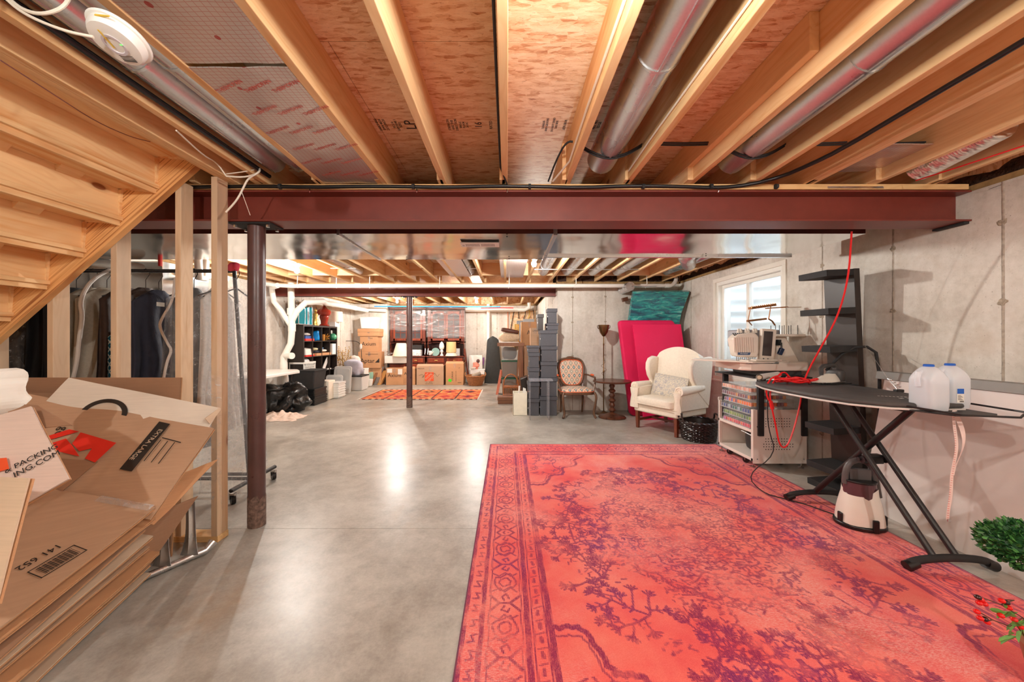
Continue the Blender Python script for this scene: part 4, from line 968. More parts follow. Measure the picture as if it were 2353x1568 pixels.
# pillow
t_ = NT('floral_pillow'); v = t_.coords(rnd=False)
fl1 = t_.vor(v, 13); fl2 = t_.noise(v, 32, 4, .6, 2)
pat = t_.m('LESS_THAN', t_.m('ABSOLUTE', t_.m('SUBTRACT', fl2, .5)), .035)
fw = t_.ramp(fl1, [(.2, (1, 1, 1)), (.36, (0, 0, 0))])
col = t_.mix(t_.m('MULTIPLY', pat, .8), srgb(224, 212, 190), srgb(146, 150, 168)); col = t_.mix(t_.m('MULTIPLY', fw, t_.m('MULTIPLY', pat, .6, ), clamp=True), col, srgb(96, 104, 140))
PILM = t_.set(t_.mix(t_.m('MULTIPLY', fw, .25), col, srgb(120, 126, 158)), .85)
t = T('lumbar_pillow', 'beige and blue floral oblong pillow standing on the cream wing chair', 'pillow', (2.31, 5.13, 0), rz=R(-60))
mm = Matrix.Translation((-.0, -.01, .60)) @ Matrix.Rotation(R(-14), 4, 'X') @ Matrix.Rotation(R(4), 4, 'Y')
o = obj('pillow_body', MB(mm).surf(lambda a, b: (lambda X, Z, s_: (X*.27, s_*.055*max(0, (1-abs(X)**2.6))**.6*max(0, (1-abs(Z)**2.6))**.6, Z*.165))(2*(a if a < 1 else a)-1, 2*b-1, -1), 24, 16).surf(lambda a, b: ((2*a-1)*.27, .055*max(0, (1-abs(2*a-1)**2.6))**.6*max(0, (1-abs(2*b-1)**2.6))**.6, (2*b-1)*.165), 24, 16), PILM, t, smooth=2)
obj('piping', MB(mm).tube([(-.27, 0, -.165), (.27, 0, -.165), (.27, 0, .165), (-.27, 0, .165), (-.27, 0, -.165)], .006, 6), PILM, t, smooth=1)
# ================================================================ SMALL CARVED ARMCHAIR
def ikat(ax):
    t_ = NT('diamond_weave_'+ax); tc = t_.n('TexCoord'); sx = t_.n('SeparateXYZ'); t_.put(sx.inputs[0], tc.outputs['Object'])
    a = t_.m('MULTIPLY', sx.outputs[0], 10.5); b = t_.m('MULTIPLY', sx.outputs[2 if ax == 'z' else 1], 7.0)
    fa = t_.m('ABSOLUTE', t_.m('SUBTRACT', t_.m('FRACT', a), .5)); fb = t_.m('ABSOLUTE', t_.m('SUBTRACT', t_.m('FRACT', b), .5))
    d = t_.m('ADD', fa, fb); s_ = t_.m('GREATER_THAN', d, .5); d2 = t_.m('ABSOLUTE', t_.m('SUBTRACT', d, .5))   # distance from the lattice line
    k = t_.m('MODULO', t_.m('ADD', t_.m('FLOOR', t_.m('ADD', a, t_.m('MULTIPLY', s_, .5))), 40), 2)
    c1 = t_.ramp(d2, [(0, srgb(240, 226, 206)), (.07, srgb(226, 122, 70)), (.16, srgb(236, 220, 196)), (.24, srgb(44, 104, 116)), (.38, srgb(240, 230, 214))], 'CONSTANT')
    c2 = t_.ramp(d2, [(0, srgb(240, 226, 206)), (.07, srgb(150, 84, 54)), (.16, srgb(236, 224, 204)), (.24, srgb(164, 150, 126)), (.38, srgb(250, 240, 226))], 'CONSTANT')
    return t_.set(t_.mix(s_, c1, c2), .85)
IKZ, IKY = ikat('z'), ikat('y'); PIP = flat('orange_piping', (228, 104, 60), .7)
FRW = wood('carved_walnut', (120, 86, 62), (72, 46, 34), axis='z', knots=False, rough=.35)
t = T('carved_armchair', 'carved wooden armchair with diamond-patterned orange and teal upholstery beside the charcoal boxes', 'armchair', (XX(1321, 6.1), 6.08, 0), rz=R(4))
def cab(x0, y0, sx, sy):
    return MB().tube(smooth_pts([(x0, y0, .42), (x0+sx*.025, y0+sy*.025, .36), (x0+sx*.012, y0+sy*.01, .22), (x0-sx*.012, y0-sy*.008, .10), (x0, y0, .035), (x0+sx*.022, y0+sy*.02, .012)], 1), [.026]*2+[.024, .022, .02, .018, .016, .015, .014, .016, .019, .019][:max(0, 10)] if False else .019, 10)
for x in (-.25, .25): obj('leg', cab(x, -.26, 1 if x > 0 else -1, -1), FRW, t, smooth=1)
for x in (-.19, .19): obj('leg', MB().tube([(x, .20, .40), (x, .22, .2), (x, .26, 0)], [.02, .017, .014], 10), FRW, t, smooth=1)
def seatp(k, e): 
    th = 6.283*k; return ((.275+e)*math.copysign(abs(math.cos(th))**.6, math.cos(th))*(1-.12*math.sin(th)), (.25+e)*math.copysign(abs(math.sin(th))**.6, math.sin(th)), 0)
obj('seat_frame', MB().prism([seatp(i/32, .012)[:2] for i in range(32)], .375, .42), FRW, t, bev=.008, smooth=1)
obj('seat', MB().surf(lambda a, b: (seatp(a, 0)[0]*math.cos(b*1.57)**.5, seatp(a, 0)[1]*math.cos(b*1.57)**.5, .42+.06*math.sin(b*1.57)), 36, 8, cu=True), IKY, t, smooth=1)
obj('seat_piping', MB().tube([(seatp(i/36, .004)[0], seatp(i/36, .004)[1], .424) for i in range(37)], .007, 6), PIP, t, smooth=1)
def bk(k, e, y=0):
    th = 6.283*k; cx_, cz_ = math.cos(th), math.sin(th); z = .70+(.215+e)*math.copysign(abs(cz_)**.62, cz_); x = (.195+e)*math.copysign(abs(cx_)**.62, cx_)*(1+.14*(z-.7)/.2)
    return (x, .20+.28*(z-.45)+y, z)
obj('back_frame', MB().tube([bk(i/40, .022) for i in range(41)], .020, 10), FRW, t, smooth=1)
obj('crest', MB().sup((0, .345, .955), (.07, .018, .022), 1, .8), FRW, t, smooth=1)
m = MB(); m.surf(lambda a, b: (bk(a, 0)[0]*(1-b), bk(a, 0)[1]*(1-b)+.27*b-.03*math.sin(b*1.57), bk(a, 0)[2]*(1-b)+.70*b), 40, 6, cu=True)
obj('back_pad', m, IKZ, t, smooth=2); obj('back_piping', MB().tube([bk(i/40, .0, -.012) for i in range(41)], .007, 6), PIP, t, smooth=1)
for s_ in (-1, 1):
    obj('back_post', MB().tube([(s_*.19, .20, .40), (s_*.2, .24, .5)], .018, 8), FRW, t, smooth=1)
    obj('arm', MB().tube(smooth_pts([(s_*.225, .27, .66), (s_*.27, .15, .665), (s_*.30, 0, .645), (s_*.305, -.12, .65), (s_*.29, -.155, .63)], 1), .015, 8), FRW, t, smooth=1)
    obj('arm_pad', MB().sup((s_*.30, .02, .675), (.022, .075, .016), .8, .8), PIP, t, smooth=1)
    obj('arm_support', MB().tube(smooth_pts([(s_*.30, -.13, .64), (s_*.315, -.10, .56), (s_*.28, -.14, .48), (s_*.265, -.16, .42)], 1), .014, 8), FRW, t, smooth=1)
# ================================================================ PEDESTAL TABLE, FLOOR LAMP
t = T('pedestal_table', 'small round dark wood table on a bobbin-turned pedestal between the chairs', 'side table', (1.715, 5.9, 0))
obj('tabletop', MB().lathe([(.27, .575), (.30, .582), (.305, .597), (.295, .607), (.0, .607)], seg=40), W_DARK, t, smooth=1)
pr = [(.215, 0), (.22, .015), (.20, .03), (.12, .045), (.07, .07)]
for k in range(6):
    z = .09+k*.078; pr += [(.03, z), (.056 if k % 2 == 0 else .046, z+.03), (.055 if k % 2 == 0 else .046, z+.045), (.03, z+.072)]
pr += [(.03, .56), (.07, .575)]
obj('pedestal', MB().lathe(pr, seg=28), W_DARK, t, smooth=1)
t = T('floor_lamp', 'bronze torchiere floor lamp with a trophy-shaped cup standing behind the round table', 'floor lamp', (1.66, 6.2, 0))
BRZ = metal_mat('aged_bronze', (122, 92, 62), .3, False, 0)
ZT_ = ZZ(747, 6.2)
obj('base', MB().lathe([(.14, 0), (.14, .012), (.05, .03), (.018, .05)], seg=28), BRZ, t, smooth=1)
obj('pole', MB().lathe([(.011, .04), (.011, .7), (.016, .71), (.016, .74), (.010, .75), (.010, 1.17), (.015, 1.18), (.010, 1.22), (.010, ZT_-.2)], seg=12), BRZ, t, smooth=1)
obj('shade', MB().lathe([(.012, ZT_-.20), (.03, ZT_-.185), (.065, ZT_-.13), (.088, ZT_-.05), (.092, ZT_), (.082, ZT_), (.075, ZT_-.06), (.02, ZT_-.16)], seg=28, cap=False), BRZ, t, smooth=1)
for s_ in (-1, 1): obj('cup_handle', MB().tube([(s_*.085, 0, ZT_-.01), (s_*.11, 0, ZT_-.015), (s_*.105, 0, ZT_-.05), (s_*.08, 0, ZT_-.07)], .006, 6), BRZ, t, smooth=1)
obj('wire_vine', MB().tube([(.018*math.cos(k*.5)+.03*math.sin(k*.33), .018*math.sin(k*.5), .55+k*.0085) for k in range(50)], .003, 5), BRZ, t, smooth=1)
# ================================================================ PINK FOAM, TEAL WRAP
PINK = M('hot_pink_foam', (222, 18, 84), .75, var=.08, ns=3, bump=.3, bs=90); PINK2 = M('pink_panel', (226, 10, 82), .6, var=.04, ns=3, bump=.15, bs=200)
t = T('foam_mattress', 'tall bright pink foam slab with rounded corners, the left and rear of the two', 'mattress')
def rr(x0, x1, z0, z1, r, n=6):
    ps = []
    for cx_, cz_, a0 in ((x1-r, z1-r, 0), (x0+r, z1-r, 90), (x0+r, z0+r, 180), (x1-r, z0+r, 270)):
        for k in range(n+1): a = R(a0+90*k/n); ps.append((cx_+r*math.cos(a), cz_+r*math.sin(a)))
    return ps
ml = Matrix.Identity(4); ml[1][2] = .13; ml[0][2] = -.085; ml = Matrix.Translation((0, 6.0, 0)) @ ml
obj('foam', MB(ml).prism(rr(2.06, 3.02, .0, 1.605, .07), 0, .13, 'y'), PINK, t, bev=.025, smooth=1)
t = T('foam_board', 'flat bright pink rectangular board leaning in front, behind the wing chair', 'panel')
ml = Matrix.Identity(4); ml[1][2] = .2; ml[0][2] = -.045; ml = Matrix.Translation((0, 5.72, 0)) @ ml
obj('board', MB(ml).b(2.17, 2.97, 0, .045, 0, 1.53), PINK2, t, bev=.004)
t_ = NT('teal_stretch_film'); v = t_.coords((.6, 1, 2.6), rot=(0, .35, 0)); n = t_.noise(v, 6, 6, .7, 1.2)
TEAL = t_.set(t_.ramp(n, [(.38, srgb(0, 84, 108)), (.48, srgb(0, 140, 148)), (.56, srgb(20, 184, 176)), (.66, srgb(130, 222, 212))]), .12, 0, Specular_IOR_Level=.9, Coat_Weight=.4); t_.bump(n, 1, .05)
t = T('wrapped_headboard', 'teal furniture in shiny stretch film with wooden ends, behind the pink slabs', 'wrapped furniture')
yb = 6.30
yb = 6.36; A = [P(1442, 1000, yb), P(1556, 1000, yb), P(1558, 712, 6.25), P(1579, 674, 6.14), P(1453, 668, 6.14), P(1438, 692, 6.2)]
A[0].z = A[1].z = 0
def wrapf(a, b):
    # left edge -> right edge at the height b
    z = b*A[4].z; xl = A[0].x if z < A[5].z else A[0].x+(A[4].x-A[0].x)*(z-A[5].z)/(A[4].z-A[5].z)
    xr = A[1].x if z < A[2].z else A[1].x+(A[3].x-A[1].x)*(z-A[2].z)/(A[4].z-A[2].z)
    return (xl+(xr-xl)*a, yb-.22*max(0, min(1, (z-1.6)/.5))+.012*noise.noise(Vector((a*4, b*9, 2))), z)
obj('wrapped_body', MB().surf(wrapf, 20, 40, -.09), TEAL, t, smooth=1)
obj('wooden_end', MB().bar(P(1555, 674, 6.13), P(1579, 675, 6.13), .06, .06), W_DARK, t); obj('wooden_end', MB().bar(P(1430, 690, 6.36), P(1442, 687, 6.36), .07, .07), W_DARK, t)
rduct(2.05, 6.0, 6.45, .075, 2.16, 'short galvanised elbow duct above the teal wrapped headboard', None)
# ================================================================ WICKER BASKET
def wicker(name, label, c, r0, r1, h, mat, rows, nst, cat='basket', handles=True, oval=1.0, mat2=None):
    t = T(name, label, cat, c)
    rows_ = MB()
    for k in range(rows):
        z = .012+(h-.02)*k/(rows-1); r = r0+(r1-r0)*(z/h)
        rows_.tube([((r+.006*math.cos(nst/2*a*2*math.pi/nst*1.0+math.pi*k))*math.cos(a*2*math.pi/nst)*oval, (r+.006*math.cos(nst/2*a*2*math.pi/nst+math.pi*k))*math.sin(a*2*math.pi/nst), z+.003*math.sin(a*1.7+k)) for a in range(nst+1)], h/rows*.55, 5, cap=False)
    w_ = obj('woven_rows', rows_, mat, t, smooth=1); w_['kind'] = 'stuff'
    s_ = MB()
    for a in range(0, nst, 2): th = a*2*math.pi/nst; s_.tube([(r0*math.cos(th)*oval, r0*math.sin(th), 0), (r1*math.cos(th)*oval, r1*math.sin(th), h)], .006, 5)
    obj('stakes', s_, mat, t)['kind'] = 'stuff'
    obj('liner', MB().lathe([(0, .006), (r0*.95, .006), (r1*.93, h*.96)], seg=28, cap=False, sx=oval), mat2 or mat, t, smooth=1)
    rim = MB()
    for q in (0, 1): rim.tube([((r1+.008*math.sin(a*.9+q*3.14))*math.cos(a*.0785)*oval, (r1+.008*math.sin(a*.9+q*3.14))*math.sin(a*.0785), h+.008*math.cos(a*.9+q*3.14)) for a in range(81)], .010, 6, cap=False)
    obj('rim', rim, mat, t, smooth=1)
    if handles:
        for s_ in (-1, 1): obj('handle', MB().tube([(s_*oval*(r1+.012*math.sin(k*.7)), -.08+.16*k/12, h+.09*math.sin(math.pi*k/12)) for k in range(13)], .011, 7), mat, t, smooth=1)
    return t
WKB = M('black_wicker', (46, 34, 32), .3, var=.5, ns=30); WKN = M('natural_wicker', (160, 104, 62), .5, var=.3, ns=30)
wicker('wicker_basket', 'dark brown round wicker basket between the wing chair and the sewing cart', (2.45, 4.62, 0), .185, .225, .24, WKB, 15, 44)
# ================================================================ CHARCOAL BOXES
t_bx = None
ICO = CARD
def stbox(u0, u1, vt, vb, Y, dep, label, z=None, clip=True, mat=None):
    x0, x1 = XX(u0, Y), XX(u1, Y); z1_, z0 = ZZ(vt, Y), ZZ(vb, Y) if z is None else z
    t = T('storage_box', label, 'box', ((x0+x1)/2, Y+dep/2, z0), group='charcoal storage boxes')
    w_ = (x1-x0)/2; h = z1_-z0; m_ = mat or GREYBOX; lid = min(.06, h*.3)
    obj('box_body', MB().b(-w_+.010, w_-.010, -dep/2+.012, dep/2-.006, .003, h-lid*.5), m_, t, bev=.002)
    obj('lid', MB().b(-w_, w_, -dep/2, dep/2, h-lid, h-.001), m_, t, bev=.003)
    if clip:
        for z_ in (h*.45,): obj('corner_clip', MB().c(-w_+.005, -dep/2+.03, z_, .008, .03, .02), STEEL, t)
    return z1_
yb = 6.02
z = 0
for u0, u1, vt, vb, n in ((1240, 1281, 912, 956, 'bottom box of the right charcoal stack'), (1242, 1281, 869, 912, 'second box from the bottom in the right charcoal stack'), (1242, 1281, 832, 869, 'third box from the bottom in the right charcoal stack'),
                     (1243, 1281, 796, 832, 'large box level with the left stack top, in the right charcoal stack'), (1241, 1281, 759, 796, 'wide box just under the small ones of the right charcoal stack')):
    zt_ = ZZ(vt, yb); stbox(u0, u1, vt, vb, yb, .36, 'charcoal '+n, z=z); z = zt_
za = ZZ(759, yb)
stbox(1256, 1284, 743, 759, yb+.0, .3, 'shallow charcoal box under the topmost one in the right stack', z=za)
stbox(1258, 1281, 709, 743, yb+.0, .25, 'tall narrow charcoal box on the very top of the right stack', z=ZZ(743, yb))
stbox(1235, 1250, 722, 759, yb+.02, .3, 'upright dark grey box standing on the right stack left of the topmost box', z=za, mat=ESP)
z = 0
for u0, u1, vt, n in ((1213, 1240, 917, 'bottom box of the left charcoal stack'), (1213, 1240, 880, 'second box from the bottom of the left charcoal stack behind clear plastic'), (1214, 1240, 846, 'middle box of the left charcoal stack'),
                      (1215, 1240, 811, 'second box from the top of the left charcoal stack'), (1212, 1240, 795, 'shallow top box of the left charcoal stack')):
    zt_ = ZZ(vt, yb+.005); stbox(u0, u1, vt, 0, yb+.005, .36, 'charcoal '+n, z=z); z = zt_
t = T('acrylic_table', 'clear acrylic side table standing before the charcoal boxes', 'side table')
ya = 5.88; x0, x1 = XX(1216, ya), XX(1268, ya)
obj('tabletop', MB().b(x0, x1, ya-.18, ya+.12, ZZ(874, ya), ZZ(871, ya)), ACRYL, t, bev=.003)
obj('side_panel', MB().b(x0+.0, x0+.012, ya-.18, ya+.12, 0, ZZ(874, ya)), ACRYL, t); obj('side_panel', MB().b(x1-.07, x1-.058, ya-.18, ya+.12, 0, ZZ(874, ya)), ACRYL, t)
t = T('canvas_tote', 'off-white fabric bin holding two rolled papers beside the charcoal boxes', 'bin')
yt = 6.05; x0, x1 = XX(1179, yt), XX(1212, yt); zt_ = ZZ(904, yt)
obj('fabric_body', MB().b(x0, x1, yt, yt+.012, 0, zt_).b(x0, x1, yt+.27, yt+.28, 0, zt_).b(x0, x0+.012, yt, yt+.28, 0, zt_).b(x1-.012, x1, yt, yt+.28, 0, zt_).b(x0, x1, yt, yt+.28, 0, .01), M('offwhite_canvas', (232, 224, 204), .8, var=.05, bump=.4, bs=12), t, bev=.004)
one('paper_roll', MB().tube([(x0+.08, yt+.1, .03), (x0+.11, yt+.1, zt_+.11)], .015, 12), WHITEP, 'thin white paper roll standing left in the off-white bin', 'paper roll')
one('paper_roll', MB().hexa([(x1-.09, yt+.1, .03), (x1-.04, yt+.1, .03), (x1-.04, yt+.12, .03), (x1-.09, yt+.12, .03)], [(x1-.07, yt+.1, zt_+.08), (x1-.02, yt+.1, zt_+.06), (x1-.02, yt+.12, zt_+.06), (x1-.07, yt+.12, zt_+.08)]), WHITEP, 'flat white card standing right in the off-white bin', 'card')
# ================================================================ CART WITH THE EMBROIDERY MACHINE
BEI = M('machine_beige', (226, 212, 198), .4, var=.02); CARTM = M('cart_white_metal', (232, 224, 214), .45, var=.02)
cx0, cx1, cy0, cy1 = 2.43, 2.93, 3.57, 4.16
t = T('rolling_cart', 'pale metal rolling cart with perforated side panel standing by the window', 'cart')
zc0, zc1 = .075, .588
obj('bottom_shelf', MB().b(cx0, cx1, cy0, cy1, zc0, zc0+.03), CARTM, t, bev=.003)
obj('middle_shelf', MB().b(cx0, cx1, cy0+.02, cy1, .355, .385), CARTM, t, bev=.003)
for y in (cy0, cy1-.03): obj('corner_post', MB().b(cx0, cx0+.03, y, y+.03, zc0, .588), CARTM, t, bev=.003)
obj('side_panel', MB().b(cx0+.0, cx1+.03, cy1-.012, cy1, zc0, .62), CARTM, t)
# perforated near panel: solid sheet, dark squares on it stand for the shaded holes
holes = MB(); hs = flat('hole_shade', (24, 20, 18), .9)
pn = MB().b(cx0, cx1+.03, cy0-.004, cy0, zc0-.02, zc1); obj('perforated_panel', pn, CARTM, t, bev=.001)
for r_ in range(5):
    for k in range(12 if r_ in (2, 3) else 10): 
        holes.c(cx0+.105+.026*k+(.0 if r_ in (2, 3) else .02), cy0-.004, .30-.026*r_, .008, .003, .008)
for r_ in range(4):
    for k in range(10): holes.c(cx0+.125+.026*k, cy0-.004, .50-.026*r_, .0075, .003, .0075)
ho = obj('hole', holes, hs, t); ho['kind'] = 'stuff'
for x, z in ((cx0+.04, .42), (cx0+.2, .42), (cx1-.0, .42), (cx0+.04, .1), (cx1, .1)): obj('screw', MB().tube([(x, cy0-.007, z), (x, cy0-.003, z)], .006, 8), STEEL, t)
for x, y in ((cx0+.02, cy0+.03), (cx0+.02, cy1-.04), (cx1, cy0+.03)):
    f = obj('levelling_foot', MB().lathe([(.026, 0), (.026, .008), (.012, .014), (.006, .016), (.006, .08)], (x, y, .012 if x < 2.5 else 0), 14), STEEL, t, smooth=1)
def caster(par, x, y, z0, r=.03, h=.0, mat=BLK):
    c = obj('caster', MB().tube([(x-.01, y-.011, z0+r), (x+.01, y+.011, z0+r)], r, 18), mat, par, smooth=1)
    obj('fork', MB().c(x, y, z0+r*2+.006, .04, .03, .014).b(x-.022, x-.016, y-.012, y+.012, z0+r, z0+2*r+.01).b(x+.016, x+.022, y-.012, y+.012, z0+r, z0+2*r+.01), STEEL if mat is BLK else mat, c)
    return c
caster(t, cx0+.04, cy0+.16, .012); caster(t, cx0+.04, cy1-.16, .012); caster(t, cx1-.12, cy0+.14, 0)
for x, y in ((cx0+.07, cy0-.02), (cx1-.0, cy0-.02), (cx0+.07, cy1-.04), (cx1-.0, cy1-.04)):
    obj('upright', MB().b(x-.028, x+.028, y-.002, y+.03, .33 if y < 3.7 else .4, .90), BLKR, t, bev=.004)
obj('top_tray', MB().b(cx0-.03, cx1+.05, cy0-.05, cy1+.02, .90, .915), BLKR, t, bev=.004)
text('brother', .022, WHITEP, front(cx0+.03, cy0-.052, .9085), t, ext=.0005)
# thread trays
TH = [('pink', (206, 70, 110)), ('green', (96, 130, 56)), ('dark_blue', (52, 60, 96)), ('orange', (206, 112, 50)), ('russet', (150, 60, 60)), ('pale_peach', (226, 176, 150))]
cols_ = [[(206, 50, 90), (196, 90, 160), (230, 120, 90), (214, 60, 80), (190, 40, 40)], [(90, 130, 50), (140, 170, 60), (50, 90, 60), (120, 150, 60)], [(40, 70, 140), (160, 180, 190), (30, 110, 100), (40, 40, 60), (50, 50, 90)],
         [(120, 90, 160), (230, 120, 40), (230, 150, 50), (120, 50, 80), (236, 110, 30)], [(140, 60, 50), (200, 130, 50), (90, 50, 80), (110, 40, 60), (60, 40, 70)], [(226, 170, 140), (232, 190, 170), (214, 140, 110)]]
zb = .386; tw = [.46, .46, .45, .47, .48, .46]
SPM = {}
def spoolmat(c):
    if c not in SPM: SPM[c] = M('thread_%d_%d_%d' % c, c, .45, var=.1, ns=90)
    return SPM[c]
proto = T('thread_spool', '', 'thread spool', (0, 0, 0))
obj('thread', MB().lathe([(.013, .004), (.0165, .007), (.0165, .037), (.013, .040)], seg=10), spoolmat((206, 50, 90)), proto, smooth=1)
obj('flange_ends', MB().lathe([(.013, 0), (.013, .004)], seg=10).lathe([(.015, .040), (.015, .043)], seg=10), CLEARB, proto)
TN = ['pink and red thread spool in the lowest clear tray of the cart', 'green thread spool in the second clear tray from the bottom', 'blue or dark thread spool in the middle clear tray', 'orange or purple thread spool in the third clear tray from the top', 'russet or brown thread spool in the second clear tray from the top', 'pale peach thread spool in the topmost clear tray']
TL = ['lowest', 'second from the bottom', 'third from the bottom, with the blue threads', 'fourth from the bottom, with the orange threads', 'second from the top, with the russet threads', 'topmost']
first = True; meshes = {}
for k in range(6):
    h = .072; x0, x1, y0, y1 = cx0+.0+.012*(k % 2), cx1-.06, cy0+.045, cy1-.10+.02*(k % 3)
    tr = T('spool_tray', 'clear plastic spool tray on the cart, '+TL[k], 'tray', ((x0+x1)/2, (y0+y1)/2, zb), group='clear spool trays')
    hw, hd_ = (x1-x0)/2, (y1-y0)/2
    obj('tray_base', MB().b(-hw, hw, -hd_, hd_, 0, .003), CLEARB, tr); 
    obj('tray_wall', MB().b(-hw, -hw+.002, -hd_, hd_, 0, .045).b(-hw, hw, -hd_, -hd_+.002, 0, .045).b(hw-.002, hw, -hd_, hd_, 0, .045).b(-hw, hw, hd_-.002, hd_, 0, .045), TRAYM, tr)
    obj('tray_lid', MB().b(-hw-.004, hw+.004, -hd_-.004, hd_+.004, .058, .061), TRAYM, tr)
    obj('tray_rim', MB().b(-hw-.005, -hw, -hd_-.005, hd_+.005, .0, .006).b(-hw-.005, hw, -hd_-.005, -hd_, .0, .006), CLEARB, tr)
    rs = random.Random(k)
    for r_ in range(2):
        for q in range(12):
            c = cols_[k][rs.randrange(len(cols_[k]))]
            if r_ == 0: p = (x0+.015, y0+.022+q*(y1-y0-.044)/11, zb+.0035)
            else:
                if q > 9: continue
                p = (x0+.05+q*.034, y0+.018, zb+.0035)
            if first: sp_ = proto; sp_.location = p; first = False; sp_['label'] = TN[k]; sp_['group'] = 'thread spools, tray '+TL[k]
            else: sp_ = dup(proto, p, 0, TN[k], 'thread spools, tray '+TL[k])
            th = [c_ for c_ in sp_.children if c_.name.startswith('thread')][0]
            if c not in meshes: me = th.data.copy(); me.materials.clear(); me.materials.append(spoolmat(c)); meshes[c] = me
            th.data = meshes[c]
    zb += h
# bag in the cart
t = T('black_bag', 'black fabric bag lying in the bottom compartment of the cart', 'bag')
obj('bag_body', MB().sup(((cx0+cx1)/2+.06, cy0+.19, .215), (.20, .15, .11), .45, .45, 28, 16, .15, 6), M('black_nylon', (40, 38, 38), .55, var=.2, bump=.5, bs=25), t, smooth=1)
obj('zipper', MB().tube([(cx0+.07, cy0+.10, .30), (cx0+.07, cy0+.28, .31)], .005, 6), STEEL, t)
# machine
ym = 3.80
t = T('embroidery_machine', 'beige multi-needle embroidery machine on the cart in front of the window', 'embroidery machine')
def PB(u, v, Y=ym): return P(u, v, Y)
zb = .917
obj('machine_base', MB().prism([(2.50, 3.53), (2.96, 3.55), (3.02, 3.62), (3.02, 4.15), (2.62, 4.15), (2.36, 4.10), (2.34, 3.62), (2.40, 3.55)], zb+.055, ZZ(835, 3.6)+.01), BEI, t, bev=.012, smooth=1)
obj('base_foot', MB().prism([(2.54, 3.58), (2.94, 3.60), (2.98, 4.1), (2.56, 4.1), (2.5, 3.7)], zb, zb+.056), GR, t, bev=.01)
bx = XX(1790, ym); 
obj('machine_body', MB().hexa([(2.80, 3.72, 1.04), (3.03, 3.72, 1.04), (3.03, 4.08, 1.04), (2.80, 4.08, 1.04)], [(2.80, 3.80, 1.33), (2.93, 3.80, 1.33), (2.93, 4.0, 1.33), (2.80, 4.0, 1.33)]), BEI, t, bev=.02, smooth=1)
obj('arm_box', MB().b(2.45, 2.88, 3.80, 4.02, 1.20, 1.385), M('machine_grey', (150, 148, 152), .4, var=.02), t, bev=.015, smooth=1)
hm = Matrix.Translation((2.46, 3.74, 1.12)) @ Matrix.Rotation(R(-18), 4, 'Z')
obj('needle_head', MB(hm).prism([(-.10, .0), (-.085, -.02), (.085, -.02), (.10, .03), (.10, .19), (.06, .235), (-.09, .215), (-.13, .17)], -.09, .12, 'y'), BEI, t, bev=.012, smooth=1)
rb = MB(hm)
for k in range(10): rb.prism([(-.118+.019*k, .03), (-.106+.019*k, .03), (-.112+.019*k, .185), (-.124+.019*k, .185)], -.100, -.088, 'y')
obj('needle_cover_rib', rb, BEI, t, bev=.002)
obj('badge', MB(hm).prism([(-.085, -.0+.005), (.02, -.0+.005), (.03, .032), (-.085, .032)], -.0935, -.09, 'y'), flat('badge_blue', (40, 76, 120), .3), t)
text('PR1050X', .018, WHITEP, hm @ front(-.03, -.0945, .018), t)
nd = MB(hm)
for k in range(10): nd.tube([(-.085+.018*k, -.05, -.015), (-.085+.018*k, -.05, -.06)], .004, 6)
obj('needle', nd, STEEL, t)
tn = MB(hm)
for k in range(10): tn.tube([(-.11+.019*k, -.08, .205), (-.11+.019*k, -.02, .225)], .006, 6)
obj('thread_guide', tn, BLK, t)
for k in range(6): obj('tension_dial', MB(hm).lathe([(.017, .23), (.017, .25), (.012, .255), (.012, .27), (.008, .275)], (-.05+.034*k, .02+.05*(k % 2), 0), 12), BEI, t, smooth=1)
sm = Matrix.Translation((XX(1764, 3.66), 3.66, 1.215)) @ Matrix.Rotation(R(-8), 4, 'Z') @ Matrix.Rotation(R(4), 4, 'Y')
obj('screen_housing', MB(sm).b(-.065, .075, 0, .05, -.155, .175), BEI, t, bev=.01, smooth=1)
obj('screen', MB(sm).b(-.045, .04, -.003, .002, -.10, .15), M('dark_screen', (70, 62, 62), .12, var=.05), t, bev=.002)
for k in (-.03, .01): obj('button', MB(sm).tube([(k, -.003, -.13), (k, .002, -.13)], .007, 10), GR, t)
obj('control_block', MB().c(XX(1785, 3.72)+.03, 3.74, 1.25, .03, .05, .06).tube([(XX(1793, 3.72), 3.70, 1.25), (XX(1793, 3.72), 3.70, 1.15)], .005, 6), BLK, t, bev=.004)
obj('carriage', MB().b(2.38, 2.78, 3.56, 3.70, 1.045, 1.075).b(2.44, 2.70, 3.54, 3.62, 1.07, 1.085), BEI, t, bev=.005); obj('carriage_rail', MB().b(2.36, 2.66, 3.53, 3.57, 1.045, 1.06), STEEL, t, bev=.002)
GOLD = metal_mat('gold_frame', (170, 118, 78), .3, False, 0)
tf = MB(); yt = 3.80
def pt(u, v): return P(u, v, yt)
tf.bar(pt(1722, 709), pt(1781, 701), .04, .025); tf.bar(pt(1717, 738), pt(1760, 733), .03, .02); tf.bar(pt(1757, 706), pt(1757, 745), .05, .03); tf.tube([pt(1724, 712), pt(1719, 736)], .004, 6); tf.tube([pt(1771, 705), pt(1766, 735)], .005, 6); tf.tube([pt(1766, 733), pt(1774, 738), pt(1781, 748)], .008, 8); tf.tube([pt(1719, 738), pt(1728, 748)], .005, 6)
tf.bar(pt(1760, 709), pt(1808, 706), .03, .012)
obj('thread_guide_frame', tf, GOLD, t, smooth=0)
gr_ = MB()
for k in range(12): gr_.tube([pt(1724+k*4.8, 707-k*.65)+Vector((0, -.024, -.012)), pt(1724+k*4.8, 707-k*.65)+Vector((0, -.024, .012))], .005, 5)
obj('thread_eyelet', gr_, GOLD, t)
obj('guide_arm', MB().b(2.92, 3.05, 3.74, 3.78, ZZ(706, yt)-.01, ZZ(706, yt)), BEI, t, bev=.002)
